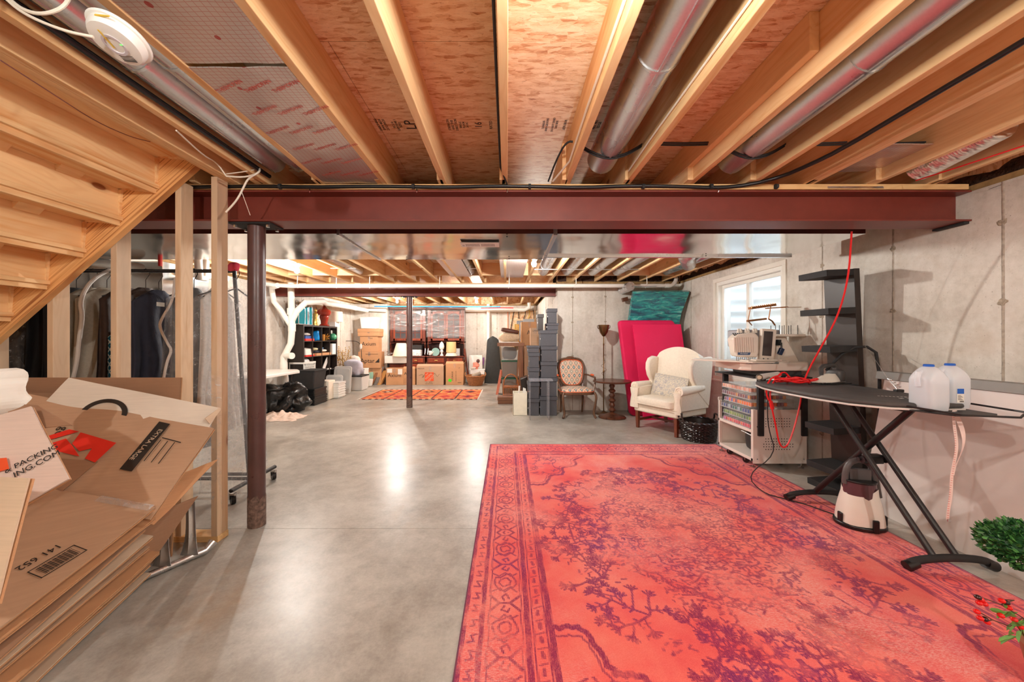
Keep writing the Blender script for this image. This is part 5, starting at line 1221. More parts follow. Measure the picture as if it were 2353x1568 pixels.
ss = MB().b(2.78, 3.06, 3.70, 3.98, ZZ(769, 3.7)-.02, ZZ(769, 3.7)+.003)
obj('spool_stand', ss, BEI, t, bev=.004)
pn = MB()
for x in (2.82, 2.87, 2.94, 3.01):
    for y in (3.74, 3.86): pn.tube([(x, y, 1.33), (x, y, 1.33+.10)], .003, 6)
obj('spool_pin', pn, BLK, t)
one('extension_table', MB().prism([(XX(1592, 3.95), 3.98), (2.38, 3.50), (2.62, 3.53), (2.36, 3.72), (2.36, 4.14), (2.22, 4.10)], 1.052, 1.066), BEI, 'thin beige extension table projecting left from the embroidery machine', 'table', bev=.003)
t = T('padlock_tool', 'small dark blue box-shaped tool hanging right of the machine screen', 'tool')
p = P(1794, 808, 3.68); obj('tool_body', MB(Matrix.Translation(p) @ Matrix.Rotation(R(25), 4, 'Y')).c(0, 0, 0, .04, .03, .07), flat('navy_plastic', (24, 40, 72), .35), t, bev=.004); obj('hook', MB().tube([p+Vector((0, 0, .03)), p+Vector((0, .0, .10))], .003, 6), BLK, t)
# ================================================================ FLATTENED CARDBOARD PILE
def bil(c, a, b): return (c[0]*(1-a)+c[1]*a)*(1-b)+(c[3]*(1-a)+c[2]*a)*b
def smx(c, a, b, rot=0):
    o_ = bil(c, a, b); ex = (bil(c, a+.02, b)-bil(c, a-.02, b)).normalized(); d = (bil(c, a, b-.02)-bil(c, a, b+.02)); n = ex.cross(d).normalized(); ey = n.cross(ex).normalized()
    m = Matrix((ex, ey, n)).transposed().to_4x4(); m.translation = o_+n*.0035
    return m @ Matrix.Rotation(rot, 4, 'Z')
def sheet(label, c, mat, th=.006, warp=.012, layers=1, cat='cardboard', name='flattened_box', crease=None, seed=1):
    t = T(name, label, cat, group='flattened cardboard boxes')
    n = (c[1]-c[0]).cross(c[3]-c[0]).normalized()
    if n.z < 0 and abs(n.z) > .1: n = -n
    elif abs(n.z) <= .1 and n.y > 0: n = -n
    for L in range(layers):
        off = n*(-L*(th+.004))
        def f(a, b): return bil(c, a, b)+off+n*(warp*noise.noise(Vector((a*2.3+seed, b*2.1, L*.7+seed)))+(-.006 if crease and abs(a-crease) < .013 else 0))
        m = MB().surf(f, 38, 14, th)
        vs = m.v; k = len(vs)//2
        nn = (Vector(vs[k])-Vector(vs[0]))
        if nn.dot(n) > 0: m.v = [tuple(Vector(q)-n*th) for q in m.v]
        obj('board_layer', m, mat if L == 0 else (CARD, CARD2, CARDD)[L % 3], t, smooth=1)
    return t
V_ = Vector
b0 = [P(20, 868, 2.262), P(415, 868, 2.262), V_((XX(415, 2.2), 2.13, .0)), V_((XX(20, 2.2), 2.13, .0))]
sheet('long brown cardboard sheet standing upright against the studs at the back', b0, CARDD, layers=2, warp=.004)
b1_ = [P(-20, 902, 2.17), P(215, 905, 2.18), V_((-2.5, 2.05, .02)), V_((-3.1, 2.05, .02))]
t = sheet('dark brown cardboard sheet behind the white one at the left', b1_, CARDD, seed=3)
cw = [P(158, 868, 2.13), P(506, 938, 2.17), P(425, 1075, 1.98), P(20, 1010, 1.93)]
t = sheet('white-faced flattened box with a black ring print, leaning near the back', cw, CARDW, seed=5, warp=.008)
m = MB(smx(cw, .37, .46)).surf(lambda a, b: ((.075+.022*b)*1.25*math.cos(6.283*a), (.075+.022*b)*math.sin(6.283*a)*1.0, .003), 40, 1, .0006, cu=True); obj('ring_print', m, INK, t)
obj('side_flap', MB().surf(lambda a, b: bil([P(503, 938, 2.165), P(508, 941, 2.17), P(481, 975, 2.1), P(470, 962, 2.08)], a, b), 4, 8, .005), CARD3, t)
ce_ = [P(55, 903, 2.06), P(492, 985, 2.10), P(345, 1195, 1.72), P(-190, 1100, 1.66)]
t = sheet('large brown flattened box printed with a red arrow and the words EXTRA LARGE', ce_, CARD, layers=2, seed=7, warp=.010, crease=.62)
def onsheet(c, pts, mat, name, parent, lift=.0045):
    n = (c[1]-c[0]).cross(c[3]-c[0]).normalized(); n = n if n.z > 0 else -n
    w3 = [bil(c, a, b)+n*(lift+.010*noise.noise(Vector((a*2.3+7, b*2.1, 4.9+7-4.9)))*0) for a, b in pts]
    k = len(w3); return obj(name, MB().add(w3+[q+n*.0006 for q in w3], [tuple(range(k)), tuple(range(k, 2*k))]+[(i, (i+1) % k, (i+1) % k+k, i+k) for i in range(k)]), mat, parent)
L_ = .010
onsheet(ce_, [(.43, .33), (.62, .37), (.605, .60), (.55, .58), (.54, .47), (.50, .52), (.44, .46)], INKR, 'red_arrow_print', t, L_)
onsheet(ce_, [(.37, .32), (.42, .325), (.33, .47), (.30, .45)], INKR, 'red_arrow_print', t, L_)
onsheet(ce_, [(.395, .42), (.45, .48), (.52, .57), (.42, .56), (.33, .54)], INKR, 'red_arrow_print', t, L_)
onsheet(ce_, [(.728, .05), (.786, .055), (.786, .62), (.728, .62)], INK, 'black_band', t, L_)
m_ = smx(ce_, .757, .33, -math.pi/2); m_.translation += V_((0, -.004, .009)); text('EXTRA LARGE', .030, CARD3, m_ @ Matrix.Diagonal((1.0, 1.0, 1, 1)), t)
m_ = smx(ce_, .345, .38, -math.pi/2+.2); m_.translation += V_((0, 0, .008)); text('get', .06, INK, m_, t)
for a in (.80, .835, .87): onsheet(ce_, [(a, .25), (a+.004, .25), (a+.004, .5), (a, .5)], INK, 'frame_line', t, L_)
onsheet(ce_, [(.80, .22), (.90, .235), (.90, .245), (.80, .23)], INK, 'frame_line', t, L_)
fo = [P(225, 1058, 1.90), P(400, 1093, 1.94), P(340, 1164, 1.80), P(130, 1136, 1.76)]
t = sheet('smooth orange-brown cardboard flap with a small printed number', fo, CARD2, seed=9, warp=.006, th=.004)
text('10087001', .022, INK, smx(fo, .48, .55, math.pi), t); onsheet(fo, [(.80, .72), (.93, .72), (.93, .86), (.80, .86)], INK, 'barcode_print', t, .007)
fo2 = [P(238, 1052, 1.97), P(410, 1050, 2.02), P(396, 1092, 1.96), P(228, 1064, 1.93)]
sheet('narrow brown cardboard flap above the orange-brown one', fo2, CARD, seed=11, warp=.004, th=.004)
fl_ = [P(90, 1050, 1.82), P(225, 1060, 1.86), P(135, 1136, 1.72), P(20, 1110, 1.68)]
sheet('dull brown cardboard piece left of the orange-brown flap', fl_, CARDD, seed=12, warp=.004, th=.004)
m1 = [P(330, 1120, 1.86), P(500, 1055, 2.12), P(352, 1205, 1.76), P(200, 1180, 1.66)]
sheet('brown cardboard sheet whose corner points right towards the studs', m1, CARD2, layers=1, seed=13, warp=.008)
m2 = [P(355, 1180, 1.92), P(455, 1139, 2.08), P(345, 1295, 1.90), P(300, 1250, 1.80)]
sheet('dark brown cardboard flap hanging over the bent metal frame', m2, CARDD, seed=15, warp=.004)
s1 = [P(-60, 1092, 1.70), P(356, 1166, 1.75), P(-60, 1490, 1.15), P(-620, 1400, 1.10)]
t = sheet('big light brown flattened box with barcode and number 141 652 on the pile', s1, CARD, layers=2, seed=17, warp=.010, crease=.48)
m_ = smx(s1, .80, .52, R(-100)); m_.translation += V_((0, 0, .006)); text('141 652', .038, INK, m_, t)
bc = MB(smx(s1, .895, .52, R(-100)) @ Matrix.Scale(.8, 4))
bc.b(-.085, .085, .038, .042, .005, .0056).b(-.085, .085, -.042, -.038, .005, .0056).b(-.085, -.081, -.042, .042, .005, .0056).b(.081, .085, -.042, .042, .005, .0056)
for k in range(22): bc.b(-.065+k*.006, -.065+k*.006+(.0035 if k % 3 else .0015), -.03, .03, .005, .0056)
obj('barcode_print', bc, INK, t)
obj('packing_tape', MB().surf(lambda a, b: bil(s1, .70+.30*a, .0+.06*b+.9*a*0)+V_((0, 0, .010)), 12, 2, .0005), FILM, t)
flo = [V_((-2.55, 1.98, .02)), V_((-1.915, 1.95, .012)), V_((-1.70, 1.22, .010)), V_((-2.35, 1.15, .012))]
for i in range(1, 8):
    k = i/7.6; rs = random.Random(i)
    c = [a.lerp(b, k)+V_((rs.uniform(-.03, .03), rs.uniform(-.02, .02), 0)) for a, b in zip(s1, flo)]
    side = ['first', 'second', 'third', 'fourth', 'fifth', 'sixth', 'lowest'][i-1]
    sheet('%s cardboard layer below the big barcode sheet in the pile' % side, c, (CARD, CARD2, CARDD, CARD3)[i % 4], layers=2, seed=20+i, warp=.006, th=.005)
pk = [P(-190, 1010, 1.36), P(70, 934, 1.48), P(157, 1101, 1.38), P(-95, 1245, 1.25)]
t = sheet('pale pinkish flattened box printed with PACKING lying at the left edge', pk, CARDP, layers=2, seed=31, warp=.006, th=.007)
m_ = smx(pk, .80, .62, R(3)); m_.translation += V_((0, 0, .004)); text('& PACKING', .030, INK, m_, t)
m_ = smx(pk, .82, .70, R(3)); m_.translation += V_((0, 0, .004)); text('ING.COM', .032, INK, m_, t)
onsheet(pk, [(.50, .45), (.62, .50), (.60, .62), (.50, .60)], INKO, 'orange_print', t, .008)
fk = [P(10, 925, 1.56), P(84, 930, 1.53), P(163, 977, 1.50), P(30, 990, 1.44)]
sheet('dark flap of brown cardboard standing up behind the pale pinkish box', fk, CARDD, seed=33, warp=.004, th=.005)
nk = [P(-230, 1088, 1.16), P(65, 1099, 1.12), P(-12, 1390, .98), P(-330, 1400, .98)]
sheet('tan cardboard sheet with corrugated edge nearest the camera at the lower left', nk, CARD3, layers=2, seed=35, warp=.003, th=.006)
def crump(a, b):
    p = P(-12+44*(a-.5)*2*math.sin(math.pi*b)**.5, 905-62*(b*2-1), 1.5); return p+V_((0, .06*math.cos(6.28*a), 0))+.03*V_((noise.noise(p*14), noise.noise(p*17+V_((5, 0, 0))), noise.noise(p*15)))
one('crumpled_paper', MB().surf(crump, 24, 18, cu=False), WHITEP, 'crumpled white paper at the left edge above the pale box', 'paper')
t = T('bent_metal_frame', 'galvanised metal frame with two curved legs standing under the cardboard pile', 'metal frame')
obj('floor_rail', MB().tube([(-1.945, 1.90, .02), (-1.86, 2.07, .018), (-1.80, 2.16, .024), (-1.79, 2.20, .055)], [.017, .018, .02, .026], 12), GALV, t, smooth=1)
for x, y in ((-1.90, 2.0), (-1.835, 2.10)): obj('curved_leg', MB().surf(lambda a, b: (x-.035*b+(a-.5)*.055*(1+.9*(1-b)**4)-.015*(1-b)**3, y+.03*b+.012*abs(math.cos(a*3.14))-.01, .03+.30*b), 8, 14, .003), GALV, t, smooth=1)
# ================================================================ CLOTHES RACK
rx0, rx1, ry = -4.25, -2.20, 3.07
t = T('clothes_rack', 'black rolling clothes rack behind the stud wall', 'clothes rack')
CHR = metal_mat('dark_chrome', (92, 92, 96), .2, False, 0)
obj('rail', MB().tube([(rx0, ry, 1.87), (-2.32, ry, 1.865)], .016, 12), CHR, t, smooth=1)
obj('upright_post', MB().tube([(-2.32, ry, 1.90), (-2.25, ry, .9), (-2.19, ry, .10)], .015, 12), BLACKM, t, smooth=1); obj('upright_post', MB().tube([(rx0, ry, 1.9), (rx0, ry, .10)], .015, 12), BLACKM, t, smooth=1)
for x in (-2.14, rx0): obj('base_bar', MB().tube([(x, 2.80, .11), (x, 3.33, .11)], .017, 10), BLACKM, t, smooth=1)
obj('base_bar', MB().tube([(rx0, ry-.05, .12), (-2.15, ry-.05, .12)], .014, 10), CHR, t, smooth=1); obj('base_bar', MB().tube([(rx0, ry+.05, .12), (-2.15, ry+.05, .12)], .014, 10), CHR, t, smooth=1)
for x in (-2.14, rx0):
    for y in (2.82, 3.31): caster(t, x, y, 0, .036, mat=BLK)
one('pink_sock', MB().sup((-2.325, ry, 1.90), (.042, .035, .04), .8, .8, 20, 12, .25, 20), flat('pink_cloth', (214, 70, 90), .9), 'pink cloth cap over the top of the clothes rack post', 'cloth', smooth=1)
def garm(label, x, mat, z1=1.72, z0=.62, hw=.23, th=.04, seed=0, cat='garment', flare=.05, name='garment', parts=None, shoulder=.10, smoothz=1):
    t = T(name, label, cat, (x, ry, z0), group='clothes on the rack')
    def f(a, b):
        th_ = 6.283*a; z = z1-(z1-z0)*b
        if b < .12: q = b/.12; w_ = .05+(hw-.05)*q**.8; zz = z1-shoulder*q-.02*q
        else: w_ = hw+flare*(b-.12)-.02*math.sin(b*3); zz = z1-shoulder-.02-(z1-shoulder-.02-z0)*(b-.12)/.88
        fo_ = .018*math.sin(th_*7+seed+2*noise.noise(Vector((seed, b*2, 0))))*min(1, b*2)
        return (th*(.8+.5*b)*math.sin(th_)+fo_+.02*noise.noise(Vector((a*4, b*3, seed))), (w_+fo_)*math.cos(th_), zz-z0)
    obj('cloth', MB().surf(f, 56, 26, cu=True), mat, t, smooth=2)
    obj('hanger', MB().tube([(0, 0, z1-z0-.01), (0, 0, z1-z0+.07), (0, .02, z1-z0+.10), (0, .035, z1-z0+.125), (0, .03, z1-z0+.155), (0, 0, z1-z0+.166), (0, -.02, z1-z0+.15)], .003, 6).tube([(0, -hw*.85, z1-z0-.09), (0, 0, z1-z0-.0), (0, hw*.85, z1-z0-.09)], .006, 6), CHR, t, smooth=1)
    return t
NAVY = M('navy_cloth', (44, 46, 62), .85, var=.2, ns=8, bump=.5, bs=18, bd=.01); BLKC = M('black_cloth', (26, 24, 26), .8, var=.3, ns=6, bump=.6, bs=14, bd=.01)
GRYC = M('oatmeal_cloth', (176, 166, 150), .9, var=.08, ns=60, bump=.4, bs=12, bd=.01); BRNC = M('brown_velvet', (62, 44, 36), .7, var=.3, ns=7, bump=.6, bs=12, bd=.01)
WHC = M('white_cloth', (214, 206, 198), .9, var=.05, bump=.5, bs=9, bd=.02)
t_ = NT('teal_lattice_cloth'); tc = t_.n('TexCoord'); sx = t_.n('SeparateXYZ'); t_.put(sx.inputs[0], tc.outputs['Object'])
a_ = t_.m('MULTIPLY', sx.outputs[1], 17); b_ = t_.m('MULTIPLY', sx.outputs[2], 17)
d = t_.m('ABSOLUTE', t_.m('SUBTRACT', t_.m('ADD', t_.m('ABSOLUTE', t_.m('SUBTRACT', t_.m('FRACT', a_), .5)), t_.m('ABSOLUTE', t_.m('SUBTRACT', t_.m('FRACT', b_), .5))), .5))
TEALC = t_.set(t_.ramp(d, [(0, srgb(226, 220, 206)), (.1, srgb(30, 130, 150)), (.22, srgb(16, 60, 84)), (.4, srgb(30, 150, 160))], 'CONSTANT'), .85)
BLKRED = M('black_floral_cloth', (28, 22, 24), .5, var=.4, ns=5, bump=.8, bs=10, bd=.02)
g = garm('dark navy jacket with a white neck tag on the clothes rack', -2.96, NAVY, z1=1.70, z0=.5, seed=1)
tg = obj('neck_tag', MB().c(.035, -.02, 1.08, .002, .07, .035), WHITEP, g)
garm('dark brown velvet coat hanging left of the navy jacket', -3.07, BRNC, z1=1.72, seed=2)
garm('turquoise lattice-patterned dress between the dark garments', -3.15, TEALC, z1=1.42, z0=.5, hw=.225, th=.02, seed=4)
garm('dark brown garment right beside the oatmeal one', -3.23, BRNC, z0=.6, hw=.22, seed=3)
garm('oatmeal grey garment with stitched seams hanging near the left end', -3.40, GRYC, hw=.24, z0=.4, th=.05, seed=6)
garm('second oatmeal garment half hidden behind the first', -3.52, GRYC, hw=.23, z0=.4, seed=7)
garm('black garment hanging left of the oatmeal ones', -3.66, BLKC, seed=8, z0=.3)
garm('black garment hanging right of the floral one', -3.79, BLKC, seed=5, z0=.3)
garm('black garment with red flowers at the far left of the rack', -3.93, BLKRED, seed=9, z0=.2, th=.06)
garm('black coat at the left end of the rack', -4.08, BLKC, seed=10, z0=.3)
garm('long dark garment inside clear plastic near the right end of the rack', -2.66, BLKC, seed=12, z0=.35, hw=.2)
garm('white and grey dress at the right end of the rack', -2.46, WHC, seed=13, z0=.5, hw=.17, th=.05)
for x, l, z0, th, sd in ((-2.30, 'long clear plastic garment cover at the right end of the rack', .12, .075, 21), (-2.44, 'clear plastic garment cover over the white dress', .2, .09, 22), (-2.66, 'clear plastic garment cover over the long dark garment', .25, .07, 23), (-3.95, 'clear plastic garment cover over the black floral garment', .2, .12, 24)):
    g = garm(l, x, FILM, z0=z0, hw=.26, th=th, seed=sd, name='garment_cover', flare=.12)
ta = T('garment_bag_trim', 'white zipped trim of a clear garment bag curving in front of the navy jacket', 'garment bag')
obj('trim_band', MB().tube(smooth_pts([P(402, 640, 2.9), P(398, 690, 2.85), P(370, 735, 2.8), P(366, 752, 2.8), P(385, 790, 2.8), P(395, 805, 2.8), P(384, 830, 2.78), P(376, 868, 2.75), P(372, 900, 2.75)]), .009, 8), WHC, ta, smooth=1)
obj('clear_sheet', MB().surf(lambda a, b: bil([P(402, 640, 2.9), P(440, 640, 2.9), P(430, 900, 2.75), P(372, 900, 2.75)], a, b)+V_((-.04*math.sin(b*6)*(1-a), .03*noise.noise(V_((a*5, b*6, 1))), 0)), 12, 30), FILM, ta, smooth=1)
obj('trim_band', MB().tube(smooth_pts([P(252, 620, 2.95), P(215, 640, 2.8), P(192, 670, 2.75), P(184, 700, 2.72), P(190, 725, 2.72), P(182, 780, 2.72), P(178, 830, 2.72), P(166, 880, 2.72)]), .013, 8), WHC, ta, smooth=1)
tb = T('plastic_drape', 'loose clear plastic sheet draped between the last stud and the maroon column', 'plastic sheet')
obj('drape', MB().surf(lambda a, b: V_((-2.12+.10*a+.02*math.sin(b*7+a*3), 2.60+.42*a+.05*math.sin(a*14+b*3)+.03*noise.noise(V_((a*6, b*8, 2))), 1.75-(1.70-.12*abs(math.sin(a*9)))*b)), 26, 40), FILM, tb, smooth=1)
obj('drape', MB().surf(lambda a, b: V_((-1.865+.075*a, 2.27+.004*math.sin(a*9), 1.06-(.75+.1*math.sin(a*8))*b+.02*noise.noise(V_((a*4, b*9, 5))))), 14, 30), FILM, tb, smooth=1)
# plenum and pipes behind the rack
one('duct_plenum', MB().b(-4.3, -3.55, 3.72, 4.3, 1.55, 2.09), GALVF, 'tall galvanised duct box behind the clothes rack at the left', 'duct', bev=.004)
pvc('white_pipe', [P(60, 578, 3.5), P(200, 600, 3.5), P(410, 626, 3.9), P(520, 640, 4.6)], .04, 'white pipe sloping down behind the hanging clothes')
tp2 = pvc('vent_pipe', [P(440, 585, 3.95), P(455, 590, 3.95), P(458, 640, 3.95), P(470, 640, 4.1), P(472, 600, 4.2)], .038, 'white pipe bend behind the studs above the rack')
one('pvc_red_pipe', MB().tube([P(368, 590, 3.7), P(368, 612, 3.7)], .018, 10), RED, 'short bright red pipe piece above the hangers', 'pipe', smooth=1)
# ================================================================ LEFT BACK: CUBE SHELF
SX = -4.065; sy0, sy1 = 7.21, 8.65; SZ = 1.571
t = T('cube_shelf', 'black open cube shelf unit along the left wall, filled with household things', 'shelf')
for y in (sy0, sy1-.036): obj('side_panel', MB().b(-4.36, SX, y, y+.036, 0, SZ), ESP, t)
zs = [.02, .245, .57, .90, 1.224, SZ-.036]
for k, z in enumerate(zs): obj('shelf_board', MB().b(-4.36, SX, sy0+.036, sy1-.036, z, z+(.036 if k in (0, 5) else .018)), ESP, t)
yc_ = [SX*830/(u-U0) for u in (719, 740, 758)]
for y in yc_: obj('divider', MB().b(-4.36, SX, y-.009, y+.009, .05, SZ-.036), ESP, t)
obj('back_panel', MB().b(-4.365, -4.36, sy0, sy1, 0, SZ), BLKR, t)
def sy(u, x=-4.13): return x*830/(u-U0)
def itm(name, label, cat, mb, mat, **k): return one(name, mb, mat, label, cat, **k)
z1s, z2s, z3s = 1.242, .918, .588
TLG = glass('teal_glass', (0, 150, 168), .72, .1)
def lantern(u0, u1, z1, label, x=-4.2):
    y0, y1 = sy(u0, x), sy(u1, x); yc = (y0+y1)/2; h = z1-SZ; r = max(.05, (y1-y0)*.42)
    t = T('glass_lantern', label, 'lantern', (x, yc, SZ), group='teal glass lanterns on the cube shelf')
    obj('glass_body', MB().b(-r*.9, r*.9, -r, r, .01, h), TLG, t, bev=.012); obj('base', MB().b(-r, r, -r*1.1, r*1.1, 0, .012), STEEL, t)
    for a in (-1, 1):
        for b in (-1, 1): obj('frame_rod', MB().tube([(a*r*.9, b*r, .0), (a*r*.9, b*r, h)], .006, 6), STEEL, t)
    obj('neck', MB().lathe([(r*.8, h), (r*.45, h+.03), (r*.4, h+.07), (r*.3, h+.075)], seg=14), STEEL, t, smooth=1)
    obj('ring_handle', MB().tube([(0, .05*math.cos(k*.5236), h+.11+.05*math.sin(k*.5236)) for k in range(13)], .004, 6), BLKR, t, smooth=1)
lantern(673, 691, 1.90, 'wide teal glass lantern on the left of the cube shelf top'); lantern(693, 702, 1.93, 'narrow teal glass lantern in the middle of the three'); lantern(703, 712, 1.95, 'rightmost narrow teal glass lantern with a ring handle')
t = T('framed_mirror', 'small black framed mirror at the left front of the cube shelf top', 'mirror', (-4.28, 7.24, SZ)); obj('frame', MB().b(-.06, .05, -.01, .01, 0, .20), BLK, t); obj('mirror_glass', MB().b(-.01, .035, -.014, -.010, .02, .18), STEEL, t)
t = T('gold_figurine', 'gold draped figurine between the lanterns and the red jar', 'figurine', (-4.2, sy(725, -4.2), SZ)); GLD = metal_mat('gold_leaf', (226, 186, 110), .35, False, .4, 14)
obj('robe', MB().lathe([(.07, 0), (.06, .1), (.045, .2), (.05, .26), (.02, .29)], seg=18), GLD, t, smooth=1); obj('head', MB().sup((0, 0, .33), (.03, .032, .04), 1, 1), GLD, t, smooth=1)
RJ = M('glazed_red_jar', (150, 50, 36), .15, var=.15, ns=5)
itm('lidded_jar', 'tall glossy brick-red lidded jar wrapped in film on the cube shelf', 'jar', MB().lathe([(.10, 0), (.11, .02), (.07, .06), (.075, .12), (.095, .19), (.10, .22), (.09, .24), (.13, .26), (.15, .32), (.13, .37), (.08, .40), (.05, .44), (.02, .48), (0, .50)], (-4.2, sy(745, -4.2), SZ), 26), RJ, smooth=1)
itm('white_bottle', 'white bottle with a knob behind the gold figurine', 'bottle', MB().lathe([(.035, 0), (.04, .03), (.04, .3), (.015, .36), (.015, .42), (.028, .45), (0, .48)], (-4.28, sy(716, -4.28), SZ), 16), WHITE, smooth=1)
itm('lamp_shade', 'off-white drum lamp shade at the right end of the cube shelf top', 'lampshade', MB().lathe([(.17, .12), (.165, .37)], (-4.19, sy(770, -4.19), SZ), 28, cap=False).lathe([(.16, .12), (.155, .37)], (-4.19, sy(770, -4.19), SZ), 28, cap=False), CREAM, smooth=1)
itm('white_box', 'small white box under the drum lamp shade', 'box', MB().c(-4.19, sy(767, -4.19), SZ+.06, .16, .2, .119), WHITEP)
itm('game_box', 'red board game box lowest in the top left cube', 'box', MB().b(-4.34, -4.08, sy(697), sy(718)-.02, z1s, z1s+.045), INKR, bev=.002)
itm('game_box', 'blue and cream board game box on the red one', 'box', MB().b(-4.34, -4.09, sy(697)+.01, sy(718)-.03, z1s+.046, z1s+.10), flat('game_blue', (46, 84, 160), .5), bev=.002)
itm('folded_cloth', 'striped cream cloth heap on the board game boxes', 'cloth', MB().sup((-4.2, sy(707), z1s+.135), (.11, .15, .035), .8, .8, 24, 12, .4, 9), WHC, smooth=1)
itm('gift_bag', 'bright blue crinkled wrapped package in the second cube', 'package', MB().sup((-4.16, sy(729), z1s+.11), (.07, .06, .11), .6, .5, 20, 14, .35, 16), flat('bright_blue_wrap', (20, 140, 214), .35), smooth=1)
m = MB(); c_ = V_((-4.13, sy(749), z1s+.085)); random.seed(2)
for k in range(70): d = V_((random.gauss(0, 1), random.gauss(0, 1), random.gauss(0, 1))).normalized(); m.tube([c_, c_+d*.085], [.003, .005], 4)
itm('starburst_ball', 'spiky brass starburst ball in the third cube', 'ornament', m, GLD)
itm('orange_book', 'small orange book left of the spiky ball', 'book', MB().c(-4.15, sy(742.5), z1s+.07, .1, .02, .139), flat('book_orange', (226, 150, 70), .6))
t = T('green_ornament', 'round green marbled ball with white rabbit ears behind it', 'ornament', (-4.14, sy(766), z1s)); obj('ball', MB().sup((0, 0, .085), (.085, .085, .085), 1, 1, 24, 16), M('green_marble', (70, 150, 112), .25, var=.4, ns=12), t, smooth=1)
for s_ in (-1, 1): obj('ear', MB().sup((-.03, s_*.025, .20), (.012, .016, .05), 1, 1, 12, 8), WHITE, t, smooth=1)
itm('paper_stack', 'pile of white papers and containers in the second row left cube', 'papers', MB().hexa([(-4.33, sy(697)+.01, z2s+.03), (-4.08, sy(697)+.01, z2s+.03), (-4.08, sy(716), z2s+.03), (-4.33, sy(716), z2s+.03)], [(-4.33, sy(697)+.03, z2s+.19), (-4.1, sy(697)+.03, z2s+.15), (-4.1, sy(712), z2s+.16), (-4.33, sy(712), z2s+.2)]), WHITEP, bev=.01)
itm('red_tray', 'flat red box under the white papers', 'box', MB().b(-4.34, -4.08, sy(697)+.01, sy(718)-.01, z2s, z2s+.029), INKR)
itm('shallow_carton', 'shallow cardboard tray holding folded clothes in the second row', 'tray', MB().b(-4.33, -4.07, sy(721), sy(755), z2s-.0, z2s+.055), CARD2)
for k, (c, lab) in enumerate((((40, 44, 60), 'navy striped folded garment in the cardboard tray'), ((226, 218, 208), 'cream folded garment with dark stripes in the tray'), ((70, 104, 134), 'blue folded cloth on top of the tray clothes'), ((196, 190, 150), 'sage green folded cloth at the left of the tray'))):
    itm('folded_clothes', lab, 'clothes', MB().sup((-4.2, sy((731, 743, 737, 726)[k]), z2s+(.085, .10, .15, .145)[k]), (.11, (.11, .13, .10, .08)[k], .03), .8, .7, 20, 12, .35, 8), flat('cloth_%d' % k, c, .9), smooth=1)
itm('upright_box', 'upright white box in the right cube of the second row', 'box', MB().b(-4.2, -4.08, sy(758.8), sy(767), z2s, z2s+.25), WHITEP, bev=.003)
itm('small_box', 'small grey container beside the upright white box', 'container', MB().b(-4.2, -4.1, sy(768.5), sy(772.5), z2s, z2s+.12), FROST, bev=.003)
t = T('lattice_crate', 'white plastic lattice crate in the third row of the cube shelf', 'crate'); y0, y1 = sy(698, -4.05), sy(730, -4.05)-.1
for k in range(10):
    y = y0+(y1-y0)*k/9; obj('slat', MB().bar((-4.05, y, z3s+.02), (-4.05, min(y1, y+.09), z3s+.2), .006, .012, (1, 0, 0)), WHITE, t)
    obj('slat', MB().bar((-4.052, y, z3s+.02), (-4.052, max(y0, y-.09), z3s+.2), .006, .012, (1, 0, 0)), WHITE, t)
obj('rim', MB().b(-4.34, -4.04, y0-.01, y1+.01, z3s+.19, z3s+.225), WHITE, t, bev=.004); obj('base', MB().b(-4.34, -4.04, y0, y1, z3s, z3s+.02), WHITE, t)
obj('back_wall', MB().b(-4.34, -4.33, y0, y1, z3s, z3s+.2), WHITE, t)
itm('crate_filling', 'grey rounded bundle filling the lattice crate', 'cloth', MB().sup((-4.2, (y0+y1)/2, z3s+.19), (.11, .17, .11), .8, .7, 20, 12, .2, 7), FROST, smooth=1)
itm('leaning_paper', 'grey folder leaning in the third cube of the third row', 'folder', MB().bar((-4.12, sy(742), z3s+.02), (-4.12, sy(752), z3s+.25), .10, .012, (1, 0, 0)), FROST); itm('paper_pile', 'low pile of papers in the third row beside the folder', 'papers', MB().b(-4.25, -4.08, sy(741), sy(756), z3s, z3s+.02), WHITEP)
